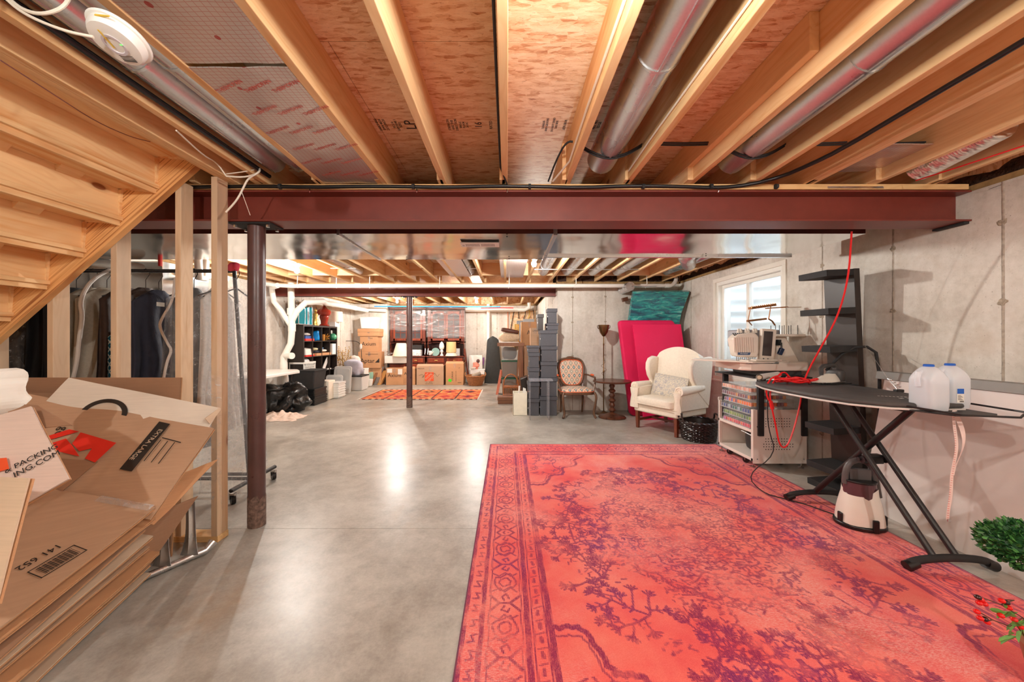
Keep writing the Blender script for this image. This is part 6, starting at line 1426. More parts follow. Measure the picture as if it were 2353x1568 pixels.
# ================================================================ LEFT BACK: BINS ON THE FLOOR
TBW = flat('table_white', (232, 228, 222), .35)
t = T('folding_table', 'white folding table edge beyond the maroon column beside the black tote', 'table')
obj('tabletop', MB().prism([(-4.33, 6.42), (-3.72, 6.42), (-3.53, 6.15), (-3.54, 5.30), (-4.33, 5.30)], .70, .745), TBW, t, bev=.008)
for x, y in ((-3.62, 5.4), (-3.75, 6.3), (-4.25, 5.4), (-4.25, 6.3)): obj('leg', MB().tube([(x, y, .70), (x-.06, y, 0)], .014, 8), CHR, t, smooth=1)
def tub(name, label, u0, u1, vt, Y, mat, z0=0, dep=.4, cat='bin', taper=.88, lid=None, group=None, rim=True, ribs=0):
    x0, x1 = XX(u0, Y), XX(u1, Y); h = ZZ(vt, Y)-z0; w_ = (x1-x0)/2; t = T(name, label, cat, ((x0+x1)/2, Y+dep/2, z0), group=group)
    k = taper; d = dep/2; hb = h-(.03 if lid else 0)
    obj('tub_body', MB().hexa([(-w_*k, -d*k, 0), (w_*k, -d*k, 0), (w_*k, d*k, 0), (-w_*k, d*k, 0)], [(-w_*.97, -d*.97, hb), (w_*.97, -d*.97, hb), (w_*.97, d*.97, hb), (-w_*.97, d*.97, hb)]), mat, t, bev=.02, smooth=1)
    if rim: obj('rim', MB().b(-w_, w_, -d, d, hb-.02, hb+.001), mat, t, bev=.006)
    if lid: obj('lid', MB().b(-w_*1.03, w_*1.03, -d*1.03, d*1.03, hb+.001, h), lid, t, bev=.008)
    for r_ in range(ribs): z = h*(.12+.76*r_/max(1, ribs-1)); obj('rib', MB().c(0, 0, z, 2*w_*(k+(.97-k)*z/h)+.012, 2*d*(k+(.97-k)*z/h)+.012, .014), mat, t, bev=.003)
    return t
tub('storage_tote', 'large open black plastic tote on the black ribbed crates', 655, 723, 852, 6.95, BLKR, z0=.275, dep=.5, taper=.82)
tub('ribbed_crate', 'black ribbed crate on the floor under the tote', 680, 723, 914, 6.92, BLK, dep=.5, ribs=4, taper=.96, group='black ribbed crates'); tub('ribbed_crate', 'black ribbed crate directly under the black tote', 678, 723, 895, 6.93, BLK, z0=.152, dep=.48, ribs=3, taper=.96, group='black ribbed crates')
tbg = T('trash_bag', 'full shiny black trash bag on the floor beyond the maroon column', 'trash bag')
obj('bag_body', MB().sup((-3.90, 6.35, .22), (.36, .33, .25), .85, .85, 48, 30, .6, 6), TRASH, tbg, smooth=1)
obj('bag_neck', MB().sup((-3.82, 6.3, .47), (.09, .08, .07), .8, .8, 24, 14, .8, 14), TRASH, tbg, smooth=1)
clp = M('blush_cloth', (226, 202, 186), .9, var=.12, bump=.6, bs=16, bd=.02)
itm('cloth_pile', 'crumpled cream and blush cloth spread on the floor before the trash bag', 'cloth', MB().surf(lambda a, b: V_((-4.05+.72*a+.06*noise.noise(V_((b*5, a*2, 3))), 5.62+.5*b+.08*noise.noise(V_((a*5, b*3, 1))), max(.003, .075*math.sin(math.pi*a)**.6*math.sin(math.pi*b)**.6*(1+1.1*noise.noise(V_((a*9, b*8, 2))))))), 60, 44), clp, smooth=1)
t = tub('striped_tote', 'off-white fabric tote with a red and navy vertical stripe', 722, 756, 876, 7.55, CREAM, dep=.3, taper=.98, rim=False)
h_ = ZZ(876, 7.55); obj('stripe', MB().b(-.002, .045, -.153, -.149, 0, h_), flat('stripe_navy', (34, 36, 56)), t); obj('stripe', MB().b(.012, .03, -.155, -.152, 0, h_), flat('stripe_red', (190, 30, 40)), t)
tub('striped_bin', 'white bin with thin grey horizontal stripes', 755, 778, 880, 7.75, flat('bin_white', (226, 224, 218)), dep=.35, taper=.97, lid=FROST, ribs=6)
def lidup(label, u0, u1, vt, Y):
    x0, x1 = XX(u0, Y), XX(u1, Y); h = ZZ(vt, Y)
    t = T('tote_cover', label, 'lid', ((x0+x1)/2, Y, 0), group='clear bin lids standing upright'); w_ = (x1-x0)/2
    ps = [(x, z) for x, z in rr(-w_, w_, 0, h, .06)]; m4 = Matrix.Rotation(R(-8), 4, 'X')
    obj('lid_plate', MB(m4).prism(ps, 0, .02, 'y'), FROST, t, bev=.006); obj('lid_rib', MB(m4).prism([(x*.8, h*.1+z*.8) for x, z in ps], -.008, 0, 'y'), CLEARB, t, bev=.003)
lidup('large translucent bin lid standing upright on the floor', 764, 805, 842, 8.45); lidup('smaller translucent bin lid standing behind the striped bin', 746, 785, 862, 8.1)
tub('clear_bin', 'translucent plastic bin carrying a grey bag', 805, 832, 864, 8.85, FROST, dep=.45, lid=BLKR)
itm('grey_bag', 'pale grey shopping bag slumped on the translucent bin', 'bag', MB().sup((XX(812, 9.0), 9.05, ZZ(864, 9.0)+.20), (.21, .15, .20), .5, .6, 30, 18, .3, 6), M('lavender_grey', (190, 190, 204), .7, var=.1, bump=.5, bs=14), smooth=1)
itm('white_bundle', 'white plastic bundle on top of the pale grey bag', 'bundle', MB().sup((XX(814, 9.1), 9.15, ZZ(864, 9.0)+.42), (.12, .10, .09), .9, .9, 24, 14, .5, 8), WHC, smooth=1)
tub('white_bin', 'tall white bin half hidden behind the translucent bin', 827, 838, 848, 9.3, WHITE, dep=.3)
itm('white_bowl', 'round white pot on the floor before the leaning boards', 'pot', MB().lathe([(.06, 0), (.085, .02), (.105, .14), (.11, .19), (.10, .19), (.09, .05), (0, .04)], (XX(846, 9.7), 9.75, 0), 20), WHITE, smooth=1)
itm('white_sack', 'white plastic sack behind the round white pot', 'bag', MB().sup((XX(841, 9.9), 9.95, .17), (.08, .07, .17), .7, .7, 20, 12, .4, 10), WHC, smooth=1)
itm('teal_bag', 'small mint green patterned bag beside the white pot', 'bag', MB().hexa([(XX(846, 10), 9.98, 0), (XX(857, 10), 9.98, 0), (XX(857, 10), 10.08, 0), (XX(846, 10), 10.08, 0)], [(XX(845, 10), 9.98, .34), (XX(856, 10), 9.98, .36), (XX(856, 10), 10.06, .36), (XX(845, 10), 10.06, .34)]), flat('mint_bag', (150, 196, 176), .6), bev=.01)
t = T('dried_flowers', 'tall dried yellow flower stems behind the translucent lid', 'dried flowers', (XX(789, 9.0), 9.0, 0)); m = MB(); m2_ = MB(); random.seed(12)
obj('vase', MB().lathe([(.05, 0), (.08, .1), (.05, .28), (.06, .32)], seg=16), BRNC, t, smooth=1)
for k in range(34):
    a = random.uniform(-1, 1); tp_ = V_((a*.17, random.uniform(-.1, .1), random.uniform(.65, 1.1))); m.tube([(0, 0, .2), tuple(tp_*.6+V_((0, 0, .1))), tuple(tp_)], .003, 4)
    for q in range(6): p = tp_*(1-.045*q)+V_((random.uniform(-.02, .02), 0, 0)); m2_.sup(tuple(p), (.012, .012, .014), 1, 1, 6, 4)
obj('stems', m, CARDD, t)['kind'] = 'stuff'; obj('blossoms', m2_, flat('straw_yellow', (206, 168, 92), .8), t)['kind'] = 'stuff'
itm('curved_rod', 'thin black curved rod standing before the stacked boxes', 'rod', MB().tube(smooth_pts([P(795, 784, 9.8), P(818, 784, 9.8), P(828, 790, 9.8), P(831, 810, 9.8), V_((XX(832, 9.8), 9.8, .0))]), .008, 6), BLKR, smooth=1)
itm('white_cloth_tag', 'white cloth tied on the black curved rod', 'cloth', MB().sup(P(829, 797, 9.76), (.035, .02, .07), .8, .8, 12, 8, .3, 20), WHC, smooth=1)
# ================================================================ CARDBOARD BOXES AT THE FAR WALL
def cbox(label, u0, u1, vt, Y, z0=0, dep=.4, mat=None, flaps=0, sleeve=0, group='cardboard boxes at the far wall', tape=True, vb=None, rz=0):
    x0, x1 = XX(u0, Y), XX(u1, Y); h = ZZ(vt, Y)-z0; w_ = (x1-x0)/2; mat = mat or CARD2
    t = T('cardboard_box', label, 'box', ((x0+x1)/2, Y+dep/2, z0), rz=rz, group=group); hb = h-(.06 if flaps else 0)
    obj('box_body', MB().b(-w_, w_, -dep/2, dep/2, 0, hb), mat, t, bev=.004)
    if flaps:
        obj('flap', MB().hexa([(-w_, -dep/2, hb), (w_, -dep/2, hb), (w_, -dep/2+.005, hb), (-w_, -dep/2+.005, hb)], [(-w_*.93, -dep/2+.05, h), (w_*.96, -dep/2+.04, h), (w_*.96, -dep/2+.045, h), (-w_*.93, -dep/2+.055, h)]), mat, t)
        obj('flap', MB().hexa([(w_-.005, -dep/2, hb), (w_, -dep/2, hb), (w_, dep/2, hb), (w_-.005, dep/2, hb)], [(w_+.04, -dep/2+.02, h-.01), (w_+.045, -dep/2+.02, h-.01), (w_+.045, dep/2, h-.01), (w_+.04, dep/2, h-.01)]), mat, t)
        obj('flap', MB().hexa([(-w_, dep/2-.005, hb), (w_, dep/2-.005, hb), (w_, dep/2, hb), (-w_, dep/2, hb)], [(-w_, dep/2, h+.03), (w_, dep/2, h+.03), (w_, dep/2+.005, h+.03), (-w_, dep/2+.005, h+.03)]), mat, t)
    if sleeve: obj('lid_band', MB().b(-w_-.006, w_+.006, -dep/2-.006, dep/2+.006, h-sleeve, h+.002), mat, t, bev=.004)
    if tape: obj('packing_tape', MB().b(-.03, .03, -dep/2-.0015, -dep/2, hb-.12, hb), FILM, t); 
    obj('bottom_seam', MB().b(-w_, w_, -dep/2-.001, -dep/2, .004, .007), CARDD, t)
    t['w'] = w_; t['h'] = h; t['d'] = dep; return t, w_, h, dep/2
yb = 10.0
t, w_, h, d = cbox('cardboard box labelled Axium on the floor at the left of the row', 887, 926, 846, yb, dep=.42)
text('Axium', .14, INK, front(0, -d-.001, h*.56), t, ext=.001); obj('paper_label', MB().b(-w_+.03, -w_+.17, -d-.003, -d, h-.13, h-.02), WHITEP, t); obj('paper_label', MB().b(w_-.14, w_-.02, -d-.003, -d, h-.18, h-.03), WHITEP, t)
text('PACK FILTERS 12 PIECES OF THE SAME', .022, INK, front(0, -d-.001, .07), t) if False else None
t, w_, h, d = cbox('open-topped cardboard box behind the thin column in the row', 926, 954, 843, yb+.02, dep=.38, flaps=1)
text('Ax', .12, INK, front(-.07, -d-.001, h*.62), t, ext=.001)
for k in range(4): obj('printed_line', MB().b(-w_+.03, -w_+.10, -d-.002, -d, .06+k*.035, .064+k*.035), INK, t)
t, w_, h, d = cbox('wide cardboard moving box with an orange square logo and handwritten scribble', 957, 1019, 837, yb, dep=.46, flaps=1, mat=CARD)
lg = obj('logo_square', MB().c(-.02, -d-.002, h*.40, .245, .002, .245), INKO, t)
for k, (s_, sz) in enumerate((('THE', .05), ('HOME', .085), ('DEPOT', .085))): text(s_, sz, CARD3, front(-.03+.035*(k-1)+(-.02, 0, .02)[k], -d-.004, h*.40+(.07, .01, -.06)[k], R(42)), t, ext=.001)
text('moving box', .035, INK, front(-.02, -d-.001, h*.40-.15), t); text('get more done', .035, INK, front(-.02, -d-.001, h*.40-.19), t)
text('MEDIUM', .05, INK, front(-w_+.12, -d-.001, h*.78), t)
obj('marker_scribble', MB().tube([(-.30, -d-.003, h*.45), (-.22, -d-.003, h*.52), (-.16, -d-.003, h*.40), (-.22, -d-.003, h*.36), (-.1, -d-.003, h*.58), (.14, -d-.003, h*.55), (.2, -d-.003, h*.40), (.26, -d-.003, h*.52)], .003, 5), INK, t)
t, w_, h, d = cbox('tall cardboard box with vertical print and a green sticker', 1024, 1065, 831, yb, dep=.45, sleeve=.0, flaps=1)
obj('green_sticker', MB(Matrix.Translation((-w_+.12, -d-.002, .13)) @ Matrix.Rotation(R(20), 4, 'Y')).c(0, 0, 0, .09, .002, .075), flat('sticker_green', (70, 226, 40), .5), t)
text('UP', .04, INK, front(w_-.12, -d-.001, h*.72), t); text('STORAGE', .06, INK, front(-.06, -d-.001, h*.38, R(90)), t); text('HANDLE WITH CARE', .03, INK, front(.04, -d-.001, h*.38, R(90)), t)
obj('printed_line', MB().b(w_-.16, w_-.06, -d-.002, -d, .06, .07), INK, t)
ys_ = 10.0
t, w_, h, d = cbox('bottom cardboard box of the tall stack, mostly hidden', 832, 876, 846, ys_+.05, dep=.28, group='stacked boxes in the far left corner')
zq = h; text('A', .12, INK, front(.1, -d-.001, h*.5), t)
t, w_, h, d = cbox('stacked cardboard box labelled Aptar with a black arrow mark', 823, 874, 809, ys_, z0=zq, dep=.33, group='stacked boxes in the far left corner')
text('Aptar', .17, INK, front(-.05, -d-.001, h*.44), t, ext=.001); obj('arrow_mark', MB().prism([(.16, h*.34), (.28, h*.34), (.28, h*.62)], -d-.002, -d, 'y'), INK, t)
text('xxxxxxxxx', .05, INK, front(.08, -d-.001, h*.86), t) if False else obj('crossed_out_line', MB().tube([(-.1+.02*k, -d-.002, h*.86+.012*(-1)**k) for k in range(18)], .004, 4), INK, t)
zq += h
t, w_, h, d = cbox('stacked cardboard box labelled Axium with handwriting, above the Aptar one', 827, 868, 773, ys_+.02, z0=zq, dep=.33, group='stacked boxes in the far left corner')
text('Axium', .15, INK, front(0, -d-.001, h*.5), t, ext=.001); text('Home Depot' if False else 'linens', .05, INK, front(.05, -d-.001, h*.88, R(-5)), t)
zq += h
t, w_, h, d = cbox('shallow cardboard box with an overhanging lid on top of the stack', 822, 871, 756, ys_, z0=zq, dep=.36, sleeve=.09, group='stacked boxes in the far left corner'); zq += h
tub('white_tote', 'white plastic tote on the very top of the stacked boxes', 825, 866, 729, ys_+.02, WHITE, z0=zq+.003, dep=.3, taper=.84)
for k, (u0, u1, vt, m_, l) in enumerate(((858, 866, 846, W_MID, 'brown board leaning left beside the stacked boxes'), (866, 876, 844, M('grey_board', (110, 104, 100), .6), 'grey board leaning beside the brown one'), (872, 884, 853, W_OAK, 'orange-brown wooden board leaning in front of the grey board'), (880, 886, 855, W_OAK, 'narrow golden board leaning against the Axium box'))):
    Y = 9.95+.04*k; x0, x1 = XX(u0, Y), XX(u1, Y); h = ZZ(vt, Y)
    itm('leaning_board', l, 'board', MB().hexa([(x0-.10, Y, 0), (x1-.12, Y, 0), (x1-.12, Y+.02, 0), (x0-.10, Y+.02, 0)], [(x0+.06, Y+.14, h), (x1+.04, Y+.14, h), (x1+.04, Y+.16, h), (x0+.06, Y+.16, h)]), m_, bev=.003)
# ---- hutches
def hutch(label, u0, u1, wrap):
    Y = 10.32; x0, x1 = XX(u0, Y), XX(u1, Y); w_ = (x1-x0)/2; H = 2.215
    t = T('china_cabinet', label, 'cabinet', ((x0+x1)/2, Y, 0), group='glazed china cabinets at the far wall')
    obj('base_cabinet', MB().b(-w_, w_, 0, .48, .06, .76), W_CHERRY, t, bev=.004); obj('plinth', MB().b(-w_+.03, w_-.03, .03, .46, 0, .06), W_CHERRY, t)
    obj('counter', MB().b(-w_-.02, w_+.02, -.03, .48, .76, .79), W_CHERRY, t, bev=.006)
    for k in (-1, 1):
        x = k*w_/2
        dr = obj('drawer', MB().b(x-w_/2+.04, x+w_/2-.04, -.018, 0, .60, .73), W_CHERRYL, t, bev=.006); obj('pull', MB().lathe([(.014, -.012), (.018, 0), (.014, .012)], (x, -.03, .665), 8).b(x-.04, x+.04, -.026, -.018, .655, .675), GLD, dr, smooth=1)
        dd = obj('lower_door', MB().b(x-w_/2+.04, x+w_/2-.04, -.018, 0, .10, .56), W_CHERRYL, t, bev=.006)
    zc = 1.20
    for s_ in (-1, 1):
        obj('side_panel', MB().b(s_*w_-.02 if s_ > 0 else -w_, w_ if s_ > 0 else -w_+.02, .12, .46, .79, H-.05), W_CHERRY, t)
        obj('bracket', MB().prism([(.12, .79), (.05, .83), (.12, 1.0), (.06, 1.12), (.12, 1.2), (.12, .79)][:5], s_*w_-.02 if s_ > 0 else -w_, w_ if s_ > 0 else -w_+.02, 'x'), W_CHERRY, t)
        obj('pilaster', MB().b(s_*w_-s_*.045-.045, s_*w_-s_*.045+.045, .085, .12, zc, H-.10), W_CHERRY, t, bev=.004)
        for q in (-1, 0, 1): obj('flute', MB().b(s_*(w_-.045)+q*.02-.004, s_*(w_-.045)+q*.02+.004, .08, .086, zc+.1, H-.2), W_CHERRYL, t)
    obj('back_panel', MB().b(-w_, w_, .45, .47, .79, H-.05), W_CHERRY, t); obj('upper_floor', MB().b(-w_, w_, .10, .46, zc-.03, zc), W_CHERRY, t)
    for z in (1.5, 1.8): obj('inner_shelf', MB().b(-w_+.02, w_-.02, .14, .45, z, z+.015), W_CHERRY, t)
    obj('cornice', MB().hexa([(-w_, .09, H-.10), (w_, .09, H-.10), (w_, .47, H-.10), (-w_, .47, H-.10)], [(-w_-.05, .02, H), (w_+.05, .02, H), (w_+.05, .47, H), (-w_-.05, .47, H)]), W_CHERRY, t, bev=.005)
    obj('apron', MB().prism([(-w_+.02, zc), (w_-.02, zc), (w_-.02, zc-.05), (w_-.10, zc-.05), (w_-.14, zc-.02), (-w_+.14, zc-.02), (-w_+.10, zc-.05), (-w_+.02, zc-.05)], .10, .12, 'y'), W_CHERRY, t)
    for k in (-1, 1):
        a, b = (k*w_*.01 if k > 0 else -w_+.095), (w_-.095 if k > 0 else -w_*.01); zz0, zz1 = zc+.03, H-.14
        dd = obj('glass_door', MB().b(a, a+.05, .085, .11, zz0, zz1).b(b-.05, b, .085, .11, zz0, zz1).b(a, b, .085, .11, zz0, zz0+.06).prism([(a, zz1), (b, zz1), (b, zz1-.05)]+[(b-.05-(b-a-.1)*q/8, zz1-.11+.05*math.sin(math.pi*q/8)) for q in range(9)]+[(a, zz1-.05)], .085, .11, 'y'), W_CHERRYL, t, bev=.003)
        obj('pane', MB().b(a+.05, b-.05, .095, .098, zz0+.05, zz1-.07), GLASS, dd)
        xm = (a+b)/2; mu = MB().b(xm-.007, xm+.007, .088, .1, zz0+.05, zz1-.07)
        for q in (1, 2, 3): mu.b(a+.05, b-.05, .088, .1, zz0+.04+(zz1-zz0-.1)*q/4-.007, zz0+.04+(zz1-zz0-.1)*q/4+.007)
        obj('muntin', mu, W_CHERRYL, dd); obj('knob', MB().sup((b-.025 if k < 0 else a+.025, .075, zc+.35), (.01, .012, .03), 1, 1, 10, 8), GLD, dd, smooth=1)
    obj('film_wrap', MB().surf(lambda a, b: (-w_-.03+(2*w_+.06)*a, .055+.012*noise.noise(V_((a*5, b*9, w_)))-.01*math.sin(math.pi*a), wrap+(H-.02-wrap)*b+.05*noise.noise(V_((a*4, 0, 3)))*(1-b)), 30, 30), FILMH, t, smooth=1)
    return (x0+x1)/2, Y, w_
hutch('left dark cherry glazed cabinet wrapped in stretch film behind the thin column', 894, 976, 1.52)
hutch('right dark cherry glazed cabinet wrapped in stretch film', 981, 1066, 1.32)
Yc = 10.30
def cone_shade(name, label, u, Y, z, r0, r1, h, mat): itm(name, label, 'lampshade', MB().lathe([(r0, 0), (r1, h)], (XX(u, Y), Y, z), 30, cap=False).lathe([(r0-.006, .002), (r1-.006, h-.002)], (XX(u, Y), Y, z), 30, cap=False), mat, smooth=1)
SHD = M('cream_lampshade', (238, 226, 200), .8, var=.03); SHDY = M('tan_lampshade', (214, 184, 130), .8, var=.04)
cone_shade('lamp_shade', 'large cream cone lamp shade before the left cabinet', 922, 10.12, .80, .24, .13, .36, SHD)
itm('white_bowl', 'white basin under the cream cone lamp shade on the counter', 'bowl', MB().b(XX(889, 10.25), XX(936, 10.25), 10.05, 10.24, .60, .795), WHITEP, bev=.01)
itm('metal_basket', 'silver openwork basket at the left end of the counter', 'basket', MB().tube([(XX(896, 10.2)+.09*math.cos(k*.5), 10.2+.04*math.sin(k*.5), .80+.006*k) for k in range(22)], .008, 6), STEEL, smooth=1)
itm('fabric_basket', 'black and white patterned fabric box on the counter behind the thin column', 'box', MB().b(XX(947, 10.4), XX(968, 10.4), 10.34, 10.56, .791, .97), M('pattern_white', (226, 220, 216), .8, var=.45, ns=28), bev=.01)
itm('black_basket', 'black lidded basket with bundles on the patterned box', 'basket', MB().b(XX(947, 10.4), XX(970, 10.4), 10.34, 10.56, .971, 1.10), BLKR, bev=.015)
itm('finial', 'white pineapple-shaped finial ornament on the right counter', 'ornament', MB().lathe([(.05, 0), (.05, .02), (.025, .05), (.03, .09), (.05, .13), (.03, .17), (.065, .21), (.075, .27), (.06, .34), (.02, .40), (0, .41)], (XX(1015, 10.42), 10.42, .792), 22), WHITE, smooth=1)
itm('glass_plate', 'green glass plate and ornaments left of the white finial', 'plate', MB(Matrix.Translation((XX(1001, 10.42), 10.42, .90)) @ Matrix.Rotation(R(80), 4, 'X')).lathe([(0, 0), (.07, .004), (.12, .02), (.115, .024)], seg=20), glass('green_glass', (150, 190, 180), .6, .1), smooth=1)
itm('white_figurine', 'small squat white figurine leftmost on the right cabinet counter', 'figurine', MB().sup((XX(990, 10.4), 10.4, .86), (.06, .05, .07), .9, .9, 16, 12, .6, 18), WHC, smooth=1)
itm('white_figurine', 'slim white figurine between the squat one and the green glass plate', 'figurine', MB().sup((XX(995, 10.44), 10.44, .88), (.04, .04, .09), .9, .9, 16, 12, .6, 22), WHC, smooth=1)
cone_shade('lamp_shade', 'white cone lamp shade under the tan one', 1037, 10.36, .792, .17, .12, .10, SHD)
cone_shade('lamp_shade', 'tan drum lamp shade on the right cabinet counter', 1037, 10.36, .895, .145, .135, .30, SHDY)
itm('white_card', 'white card standing behind the tan lamp shade', 'card', MB().b(XX(1046, 10.55), XX(1056, 10.55), 10.6, 10.61, .792, 1.0), WHITEP)
itm('dark_board', 'dark curved wooden piece leaning right of the right cabinet', 'board', MB().bar((XX(1068, 10.3), 10.3, 1.0), (XX(1078, 10.3), 10.3, .02), .05, .14, (0, 1, 0)), W_CHERRY)
# ---- white boxes and basket
wicker('laundry_basket', 'brown wicker laundry basket with two handles on the floor', (XX(1092, 9.85), 9.95, 0), .17, .27, .27, WKN, 12, 36)
itm('woven_mat', 'grey woven mat rolled in the brown wicker basket', 'mat', MB().tube([(XX(1092, 9.85)-.08, 9.95, .24), (XX(1092, 9.85)+.14, 9.95, .33)], .06, 14), M('grey_weave', (150, 136, 120), .9, var=.3, ns=50), smooth=1)
tub('white_tub', 'white plastic tub behind the brown wicker basket', 1079, 1114, 850, 10.2, WHITE, dep=.3)
t = T('doll_figurine', 'seated rag doll figurine in pink and black on the white tub', 'figurine', (XX(1093, 10.2), 10.3, ZZ(850, 10.2)))
obj('dress', MB().sup((0, 0, .10), (.09, .06, .10), .9, .9, 16, 12, .4, 14), flat('doll_pink', (226, 140, 120), .8), t, smooth=1); obj('head', MB().sup((.06, 0, .24), (.05, .05, .055), 1, 1), M('doll_hair', (90, 60, 56), .9), t, smooth=1); obj('legs', MB().tube([(0, -.04, .04), (-.14, -.05, .03)], .03, 8), M('doll_stripe', (190, 180, 170), .8, var=.5, ns=40), t, smooth=1)
itm('white_carton', 'square white carton standing behind the rag doll', 'box', MB().b(XX(1077, 10.5), XX(1108, 10.5), 10.56, 10.70, .4, ZZ(817, 10.5)), WHITEP, bev=.006)
itm('storage_tub', 'white storage tub carrying the square carton', 'bin', MB().b(XX(1077, 10.5), XX(1112, 10.5), 10.54, 10.72, 0, .399), WHITE, bev=.01)
itm('purple_disc', 'purple round tub behind the white carton', 'tub', MB().surf(lambda a, b: (XX(1096, 10.74)+.22*math.cos(6.28*a)*(.9+.1*b), 10.77+.03*math.sin(6.28*a), .5+.22*b), 24, 2, cu=True), flat('purple_plastic', (150, 90, 150), .4), smooth=1)
def gbag(a, b):
    w_ = .20*(1-.45*(1-b)**2.0) if b < .92 else .2*(1-.45*.0064)*(1-((b-.92)/.08)**2*.5)
    z = 1.36*b; hw = .26-.10*b; return (XX(1134, 10.4)-.02*b+hw*math.copysign(abs(math.cos(6.283*a))**.8, math.cos(6.283*a))*(1 if b < .9 else max(.05, 1-((b-.9)/.1)**2)), 10.42+.09*math.sin(6.283*a)*(1-.3*b)+.015*noise.noise(V_((a*6, b*4, 1))), z)
itm('garment_bag', 'tall black fabric bag leaning at the far wall right of the white pipe', 'bag', MB().surf(gbag, 36, 26, cu=True), M('black_canvas', (44, 46, 46), .8, var=.15, bump=.4, bs=10, bd=.02), smooth=1)
# ---- right cluster
Yq = 8.15; GBIN = M('grey_bin', (134, 124, 116), .5, var=.04); GLID = flat('green_lid', (20, 84, 54), .4)
zz = [0, ZZ(872, Yq), ZZ(833, Yq), ZZ(789, Yq)]
tub('storage_bin', 'lowest grey bin with green lid behind the rattan chair', 1152, 1192, 869, Yq, GBIN, z0=0, dep=.5, lid=GLID, group='stacked storage bins'); zA = ZZ(869, Yq)
tub('storage_bin', 'middle grey bin with dark green lid', 1152, 1192, 829, Yq, GBIN, z0=zA+.001, dep=.5, lid=GLID, group='stacked storage bins'); zB = ZZ(829, Yq)
tub('clear_storage_bin', 'clear bin with dark contents and white lid on the green-lidded bins', 1151, 1192, 786, Yq, CLEARB, z0=zB+.001, dep=.5, lid=WHITE, taper=.9, group='stacked storage bins'); zC = ZZ(786, Yq)
itm('bin_contents', 'dark clothes inside the clear bin', 'clothes', MB().sup((XX(1171, Yq+.25), Yq+.25, zB+.16), (.16, .17, .14), .5, .5, 24, 14, .2, 8), BLKR, smooth=1)
FUR = M('cream_fur', (226, 204, 176), .95, var=.2, ns=60)
t = T('fur_pillow', 'fluffy cream fur roll lying on the clear bin', 'pillow', (XX(1171, Yq), Yq+.2, zC+.002)); obj('core', MB().sup((0, 0, .105), (.235, .15, .10), .7, .8, 24, 14, .15, 12), FUR, t, smooth=1)
m = MB(); random.seed(3)
for k in range(1500):
    a = random.uniform(0, 6.283); b_ = random.uniform(-1.4, 1.4); n_ = V_((math.cos(b_)*math.cos(a), math.cos(b_)*math.sin(a), math.sin(b_))); p = V_((n_.x*.235, n_.y*.15, n_.z*.10+.105)); q = p+n_*.035+V_((random.uniform(-.02, .02), random.uniform(-.02, .02), random.uniform(-.025, .005)))
    m.add([p+V_((.004, 0, 0)), p-V_((.004, 0, 0)), q], [(0, 1, 2)])
obj('fur_strands', m, FUR, t, fix=False)['kind'] = 'stuff'
itm('brown_cushion', 'flat brown piped cushion on top of the fur roll', 'cushion', MB(Matrix.Translation((XX(1172, Yq), Yq+.22, zC+.25)) @ Matrix.Rotation(R(10), 4, 'Y')).sup((0, 0, 0), (.21, .16, .05), .4, .4), M('brown_leather', (96, 54, 40), .45), smooth=1)
t = T('rattan_chair', 'small rattan chair with an arched slatted back below the green-lidded bins', 'chair'); Yr = 7.75; xa, xb = XX(1157, Yr), XX(1191, Yr); RT = M('rattan_cane', (176, 104, 56), .35, var=.2, ns=30)
obj('arch', MB().tube([(xa, Yr, 0)]+[((xa+xb)/2-(xb-xa)/2*math.cos(math.pi*k/12), Yr+.02, .30+.22*math.sin(math.pi*k/12)) for k in range(13)]+[(xb, Yr, 0)], .014, 10), RT, t, smooth=1)
obj('cross_rail', MB().tube([(xa, Yr, .26), (xb, Yr, .26)], .014, 8).tube([(xa, Yr, .09), (xb, Yr, .09)], .012, 8).tube([(xa, Yr, .23), (xb, Yr, .29)], .008, 6), RT, t, smooth=1)
for k in range(8): obj('spindle', MB().tube([(xa+(xb-xa)*(k+1)/9, Yr, .09), (xa+(xb-xa)*(k+1)/9, Yr, .26)], .007, 6), RT, t, smooth=1)
obj('seat', MB().b(xa, xb, Yr, Yr+.26, .225, .255), RT, t, bev=.008)
for x in (xa, xb): obj('leg', MB().tube([(x, Yr+.26, 0), (x, Yr+.26, .25)], .013, 8), RT, t, smooth=1)
itm('red_framed_print', 'tall cream print with a red frame leaning beside the bins', 'picture frame', MB().hexa([(XX(1139, 8.3), 8.3, 0), (XX(1145, 8.3), 8.3, 0), (XX(1145, 8.3), 8.5, 0), (XX(1139, 8.3), 8.5, 0)], [(XX(1149, 8.3), 8.4, .56), (XX(1155, 8.3), 8.4, .53), (XX(1155, 8.3), 8.55, .53), (XX(1149, 8.3), 8.55, .56)]), M('red_frame_print', (214, 120, 90), .5), bev=.004)
yw = 7.85; xp = XX(1197, yw)
t = T('wooden_stand', 'pale wooden post with a crossbar standing right of the bins', 'wooden stand'); obj('post', MB().b(xp-.05, xp+.05, yw, yw+.06, 0, ZZ(790, yw)), W_MID, t, bev=.004); obj('crossbar', MB().b(XX(1143, yw), XX(1205, yw), yw-.01, yw+.07, ZZ(796, yw), ZZ(788, yw)), W_MID, t, bev=.004); obj('brace', MB().bar((xp-.09, yw+.03, .3), (xp-.04, yw+.03, ZZ(800, yw)), .03, .03), W_MID, t)
for k in (0, 1): itm('wooden_plank', ['lower brown plank lying on the floor before the rattan chair', 'upper brown plank of the two lying on the floor'][k], 'plank', MB().b(XX(1144-k, 7.1), XX(1183, 7.1), 7.1, 7.35, .001+.07*k, .068+.068*k), W_BROWN, bev=.004, group='brown planks on the floor')
yx = 8.4
